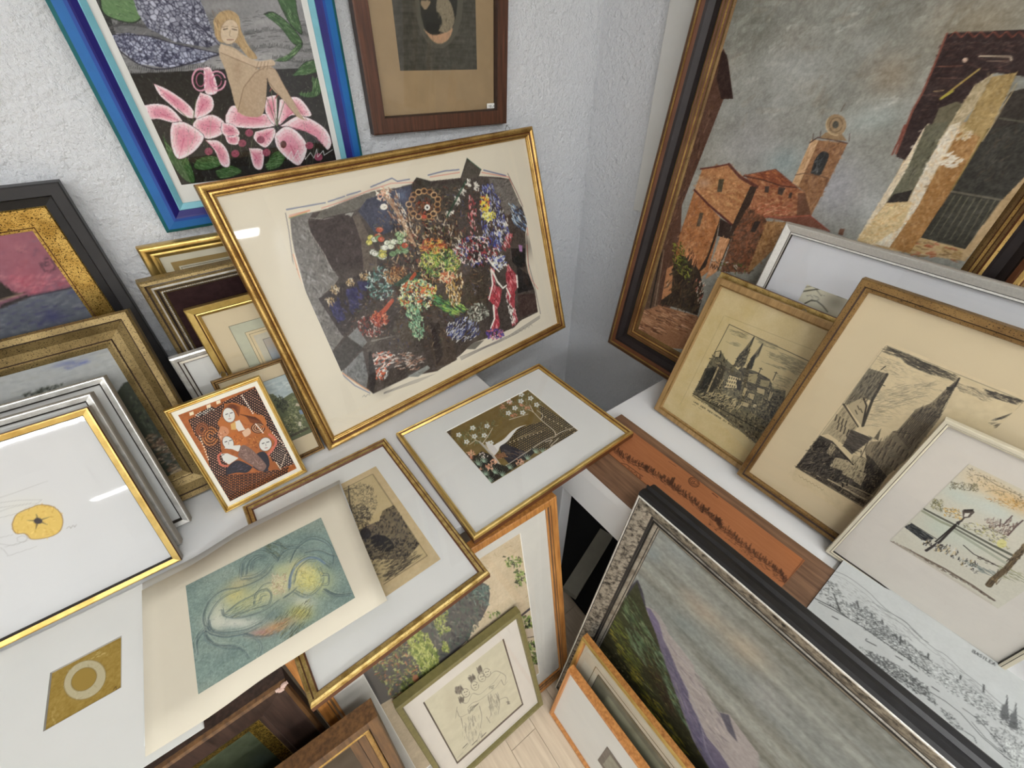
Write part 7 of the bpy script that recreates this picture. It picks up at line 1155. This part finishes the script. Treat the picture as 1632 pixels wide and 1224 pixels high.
slab('plate', (-.2255, hl[1] - .0005, hl[2] + .0005, hl[3] + .0005), .0105, .0121, plain('copper_plate', (150, 96, 62), .4, metal=.4), r); cv.build('engraving', COPM, r)
p = Pose(.528, -.258, ZT + .001, -90, 90, .43, .2225, .014)
r = empty('city_panorama', 'grey panorama engraving of a river city mounted on a board on the desk', 'print', p.M)
m = MB(); m.box(-.215, 0, 0, .215, .2225, .012); m.build('board', plain('dark_board_edge', (64, 62, 62), .6), r, False, .001)
cv = Cv(p, (-.2145, .0005, .2145, .222), .0124, 330, (182, 185, 183), 25); paint('panorama', cv); cv.build('engraving', art_mat('satin_print', .4, .4), r)
p = Pose(.765, -.40, ZT, -90, 90, .20, .28, .018)
r = pic('gold_framed_print', 'pale print in a shiny gold frame lying on the desk behind the panorama', 'picture', p, scoop(.012, .018), [G_BRIGHT]); slab('mat_board', inset(p, .0115), .004, .010, CREAM, r)

# ---- standing on the floor
p = Pose(.38, -.217, 0, -90.27, 9.5, .95, .844, .034)
HAM = gold('hammered_black_silver', (150, 143, 130), (30, 27, 25), .42, 0, 95, .4, 1.0)
r = pic('mountain_painting', 'big alpine landscape painting in a broad black and silver hammered frame on the floor', 'painting', p,
        [(0, 0), (.004, .006, 0), (.002, .016, 0), (.003, .027, 0), (.006, .033, 0), (.0075, .034, 1), (.010, .0335, 1), (.011, .032, 0), (.013, .031, 2), (.026, .027, 2), (.040, .018, 2), (.044, .016, 0), (.046, .018, 3), (.050, .018, 0), (.052, .0175, 3), (.057, .014, 3), (.058, .012, 0), (.061, .011, 3), (.063, .010, 0), (.063, .003, 0)], [BLK, SILV, HAM, SILVD])
m = MB(); m.box(-p.w / 2 + .004, p.h - .034, -.017, p.w / 2 - .004, p.h - .001, .004); m.build('back_rail', BLK, r, False, .004)
cv = Cv(p, inset(p, .062), .0105, 330, (130, 132, 126), 26); paint('mountain', cv); cv.build('painting', CANVAS, r)
p = Pose(.135, .29, 0, -1.6, 10, .561, .74, .02, roll=.45)
r = pic('garden_painting', 'garden painting with bushes and a sandy path in a wide white mat and oak frame', 'picture', p,
        [(0, 0), (0, .018, 0), (.0015, .02, 0), (.017, .019, 0), (.018, .0165, 1), (.021, .016, 0), (.024, .013, 1), (.027, .012, 0), (.027, .003, 0)], [OAK, WAL])
q = inset(p, .0265); hl = (-.197, .083, .184, .685)
mat_board(r, q, hl, .0085, plain('grey_white_mat', (196, 194, 186), .9, var=.015), .0016); slab('backing_board', q, .002, .0065, BACK, r)
cv = Cv(p, hl, .007, 230, (190, 176, 150), 27); paint('garden', cv); cv.build('painting', INK, r); glass(r, q, .0105)
p = Pose(.138, .262, 0, -1.6, 11.6, .315, .465, .02, roll=2.9)
r = pic('dancers_drawing', 'pencil drawing of three dancers with tall caps in an olive green frame on the floor', 'picture', p, flat(.012, .02, 0, 0), [OLIV])
q = inset(p, .0115); hl = p.rect(.010, (677, 1120), (802.6, 1015), (833, 1121), (728, 1221)); DKB = plain('dark_brown_bevel', (84, 72, 64), .8)
mat_board(r, q, hl, .0105, plain('pale_grey_mat', (200, 194, 184), .9, var=.015), .0030, DKB); slab('backing_board', q, .003, .0070, BACK, r)
cv = Cv(p, hl, .0074, 160, (188, 182, 158), 28); paint('dancers', cv); cv.build('drawing', INK, r); glass(r, q, .0125)
p = Pose(-.457, .332, 0, 1.69, 7, .60, .70, .03)
r = pic('green_painting', 'dark green painting with a gold slip in a chipped dark walnut frame on the floor', 'painting', p,
        [(0, 0), (0, .022, 0), (.002, .028, 2), (.007, .03, 2), (.010, .028, 0), (.030, .026, 1), (.050, .024, 1), (.052, .022, 0), (.060, .019, 1), (.062, .017, 3), (.082, .012, 3), (.082, .004, 3)], [DWAL, DWAL, WAL, gold('glittering_gold_sand', (206, 174, 84), (116, 90, 36), .4, 1.0, 200)])
cv = Cv(p, inset(p, .081), .0115, 120, (62, 68, 50), 29); paint('green', cv); cv.build('painting', CANVAS, r)
ch = MB(); cx_, cy_ = p.w / 2 - .008, p.h - .005
for k in range(7): a = k * .9; ch.box(cx_ - .006 + .0022 * k - .003, cy_ - .004 * math.sin(a) - .003, .0292, cx_ - .006 + .0022 * k + .003, cy_ - .004 * math.sin(a) + .003, .0312 + .0006 * (k % 3))
ch.build('plaster_chip', plain('bare_gesso', (206, 178, 166), .9), r)
p = Pose(-.331, .254, .0072, 0, 8, .50, .597, .035, roll=-1.66)
r = pic('brown_framed_picture', 'dark picture in a stepped brown wood frame with a gold bead on the floor', 'picture', p,
        [(0, 0), (0, .034, 0), (.002, .035, 0), (.018, .035, 0), (.020, .031, 2), (.0205, .033, 1), (.024, .035, 1), (.028, .033, 1), (.030, .029, 0), (.042, .026, 0), (.044, .023, 2), (.058, .020, 0), (.058, .005, 0)], [WAL, G_WARM, DKBRN])
cv = Cv(p, inset(p, .057), .016, 50, (72, 62, 50), 30); paint('dark20', cv); cv.build('painting', CANVAS, r)
p = Pose(.341, -.023, 0, -90, 8.8, .50, .384, .02)
r = pic('grey_mat_picture', 'picture with ruled grey-beige mat in a shiny gold frame against the alpine painting', 'picture', p, [(0, 0), (0, .015, 1), (.001, .0195, 0), (.004, .02, 0), (.010, .0175, 0), (.012, .012, 1), (.012, .004, 1)], [G_BRIGHT, OAK])
q = inset(p, .0115); slab('mat_board', q, .004, .008, plain('grey_beige_mat', (184, 178, 160), .85, var=.03), r)
cv = Cv(p, inset(p, .07), .0084, 60, (110, 108, 92), 31); paint('grey24', cv); cv.build('print', INK, r); rect_lines(r, inset(p, .055), .0084, .0016, plain('olive_rule', (110, 98, 62), .8)); rect_lines(r, inset(p, .069), .0086, .0012, LINE); glass(r, q, .0105)
p = Pose(.317, .016, 0, -89.8, 8.3, .40, .28, .02)
r = pic('small_print', 'tiny dark-bordered print in a wide white mat and thin orange wood frame on the floor', 'picture', p, flat(.0085, .02), [PINE])
q = inset(p, .008); slab('mat_board', q, .004, .011, WHITE, r)
cv = Cv(p, p.rect(.0114, (968, 1190), (1000, 1228), (990, 1260), (951, 1212))[:1] + (.07, -.02, .17), .0114, 40, (104, 98, 92), 32)
e = p.loc([(968, 1190), (951, 1212)], .0114); x_, y_ = float(e[:, 0].mean()), float(e[0, 1])
cv = Cv(p, (x_, y_ - .10, x_ + .075, y_), .0114, 40, (104, 98, 92), 32); paint('tiny', cv); cv.build('print', INK, r); glass(r, q, .014)
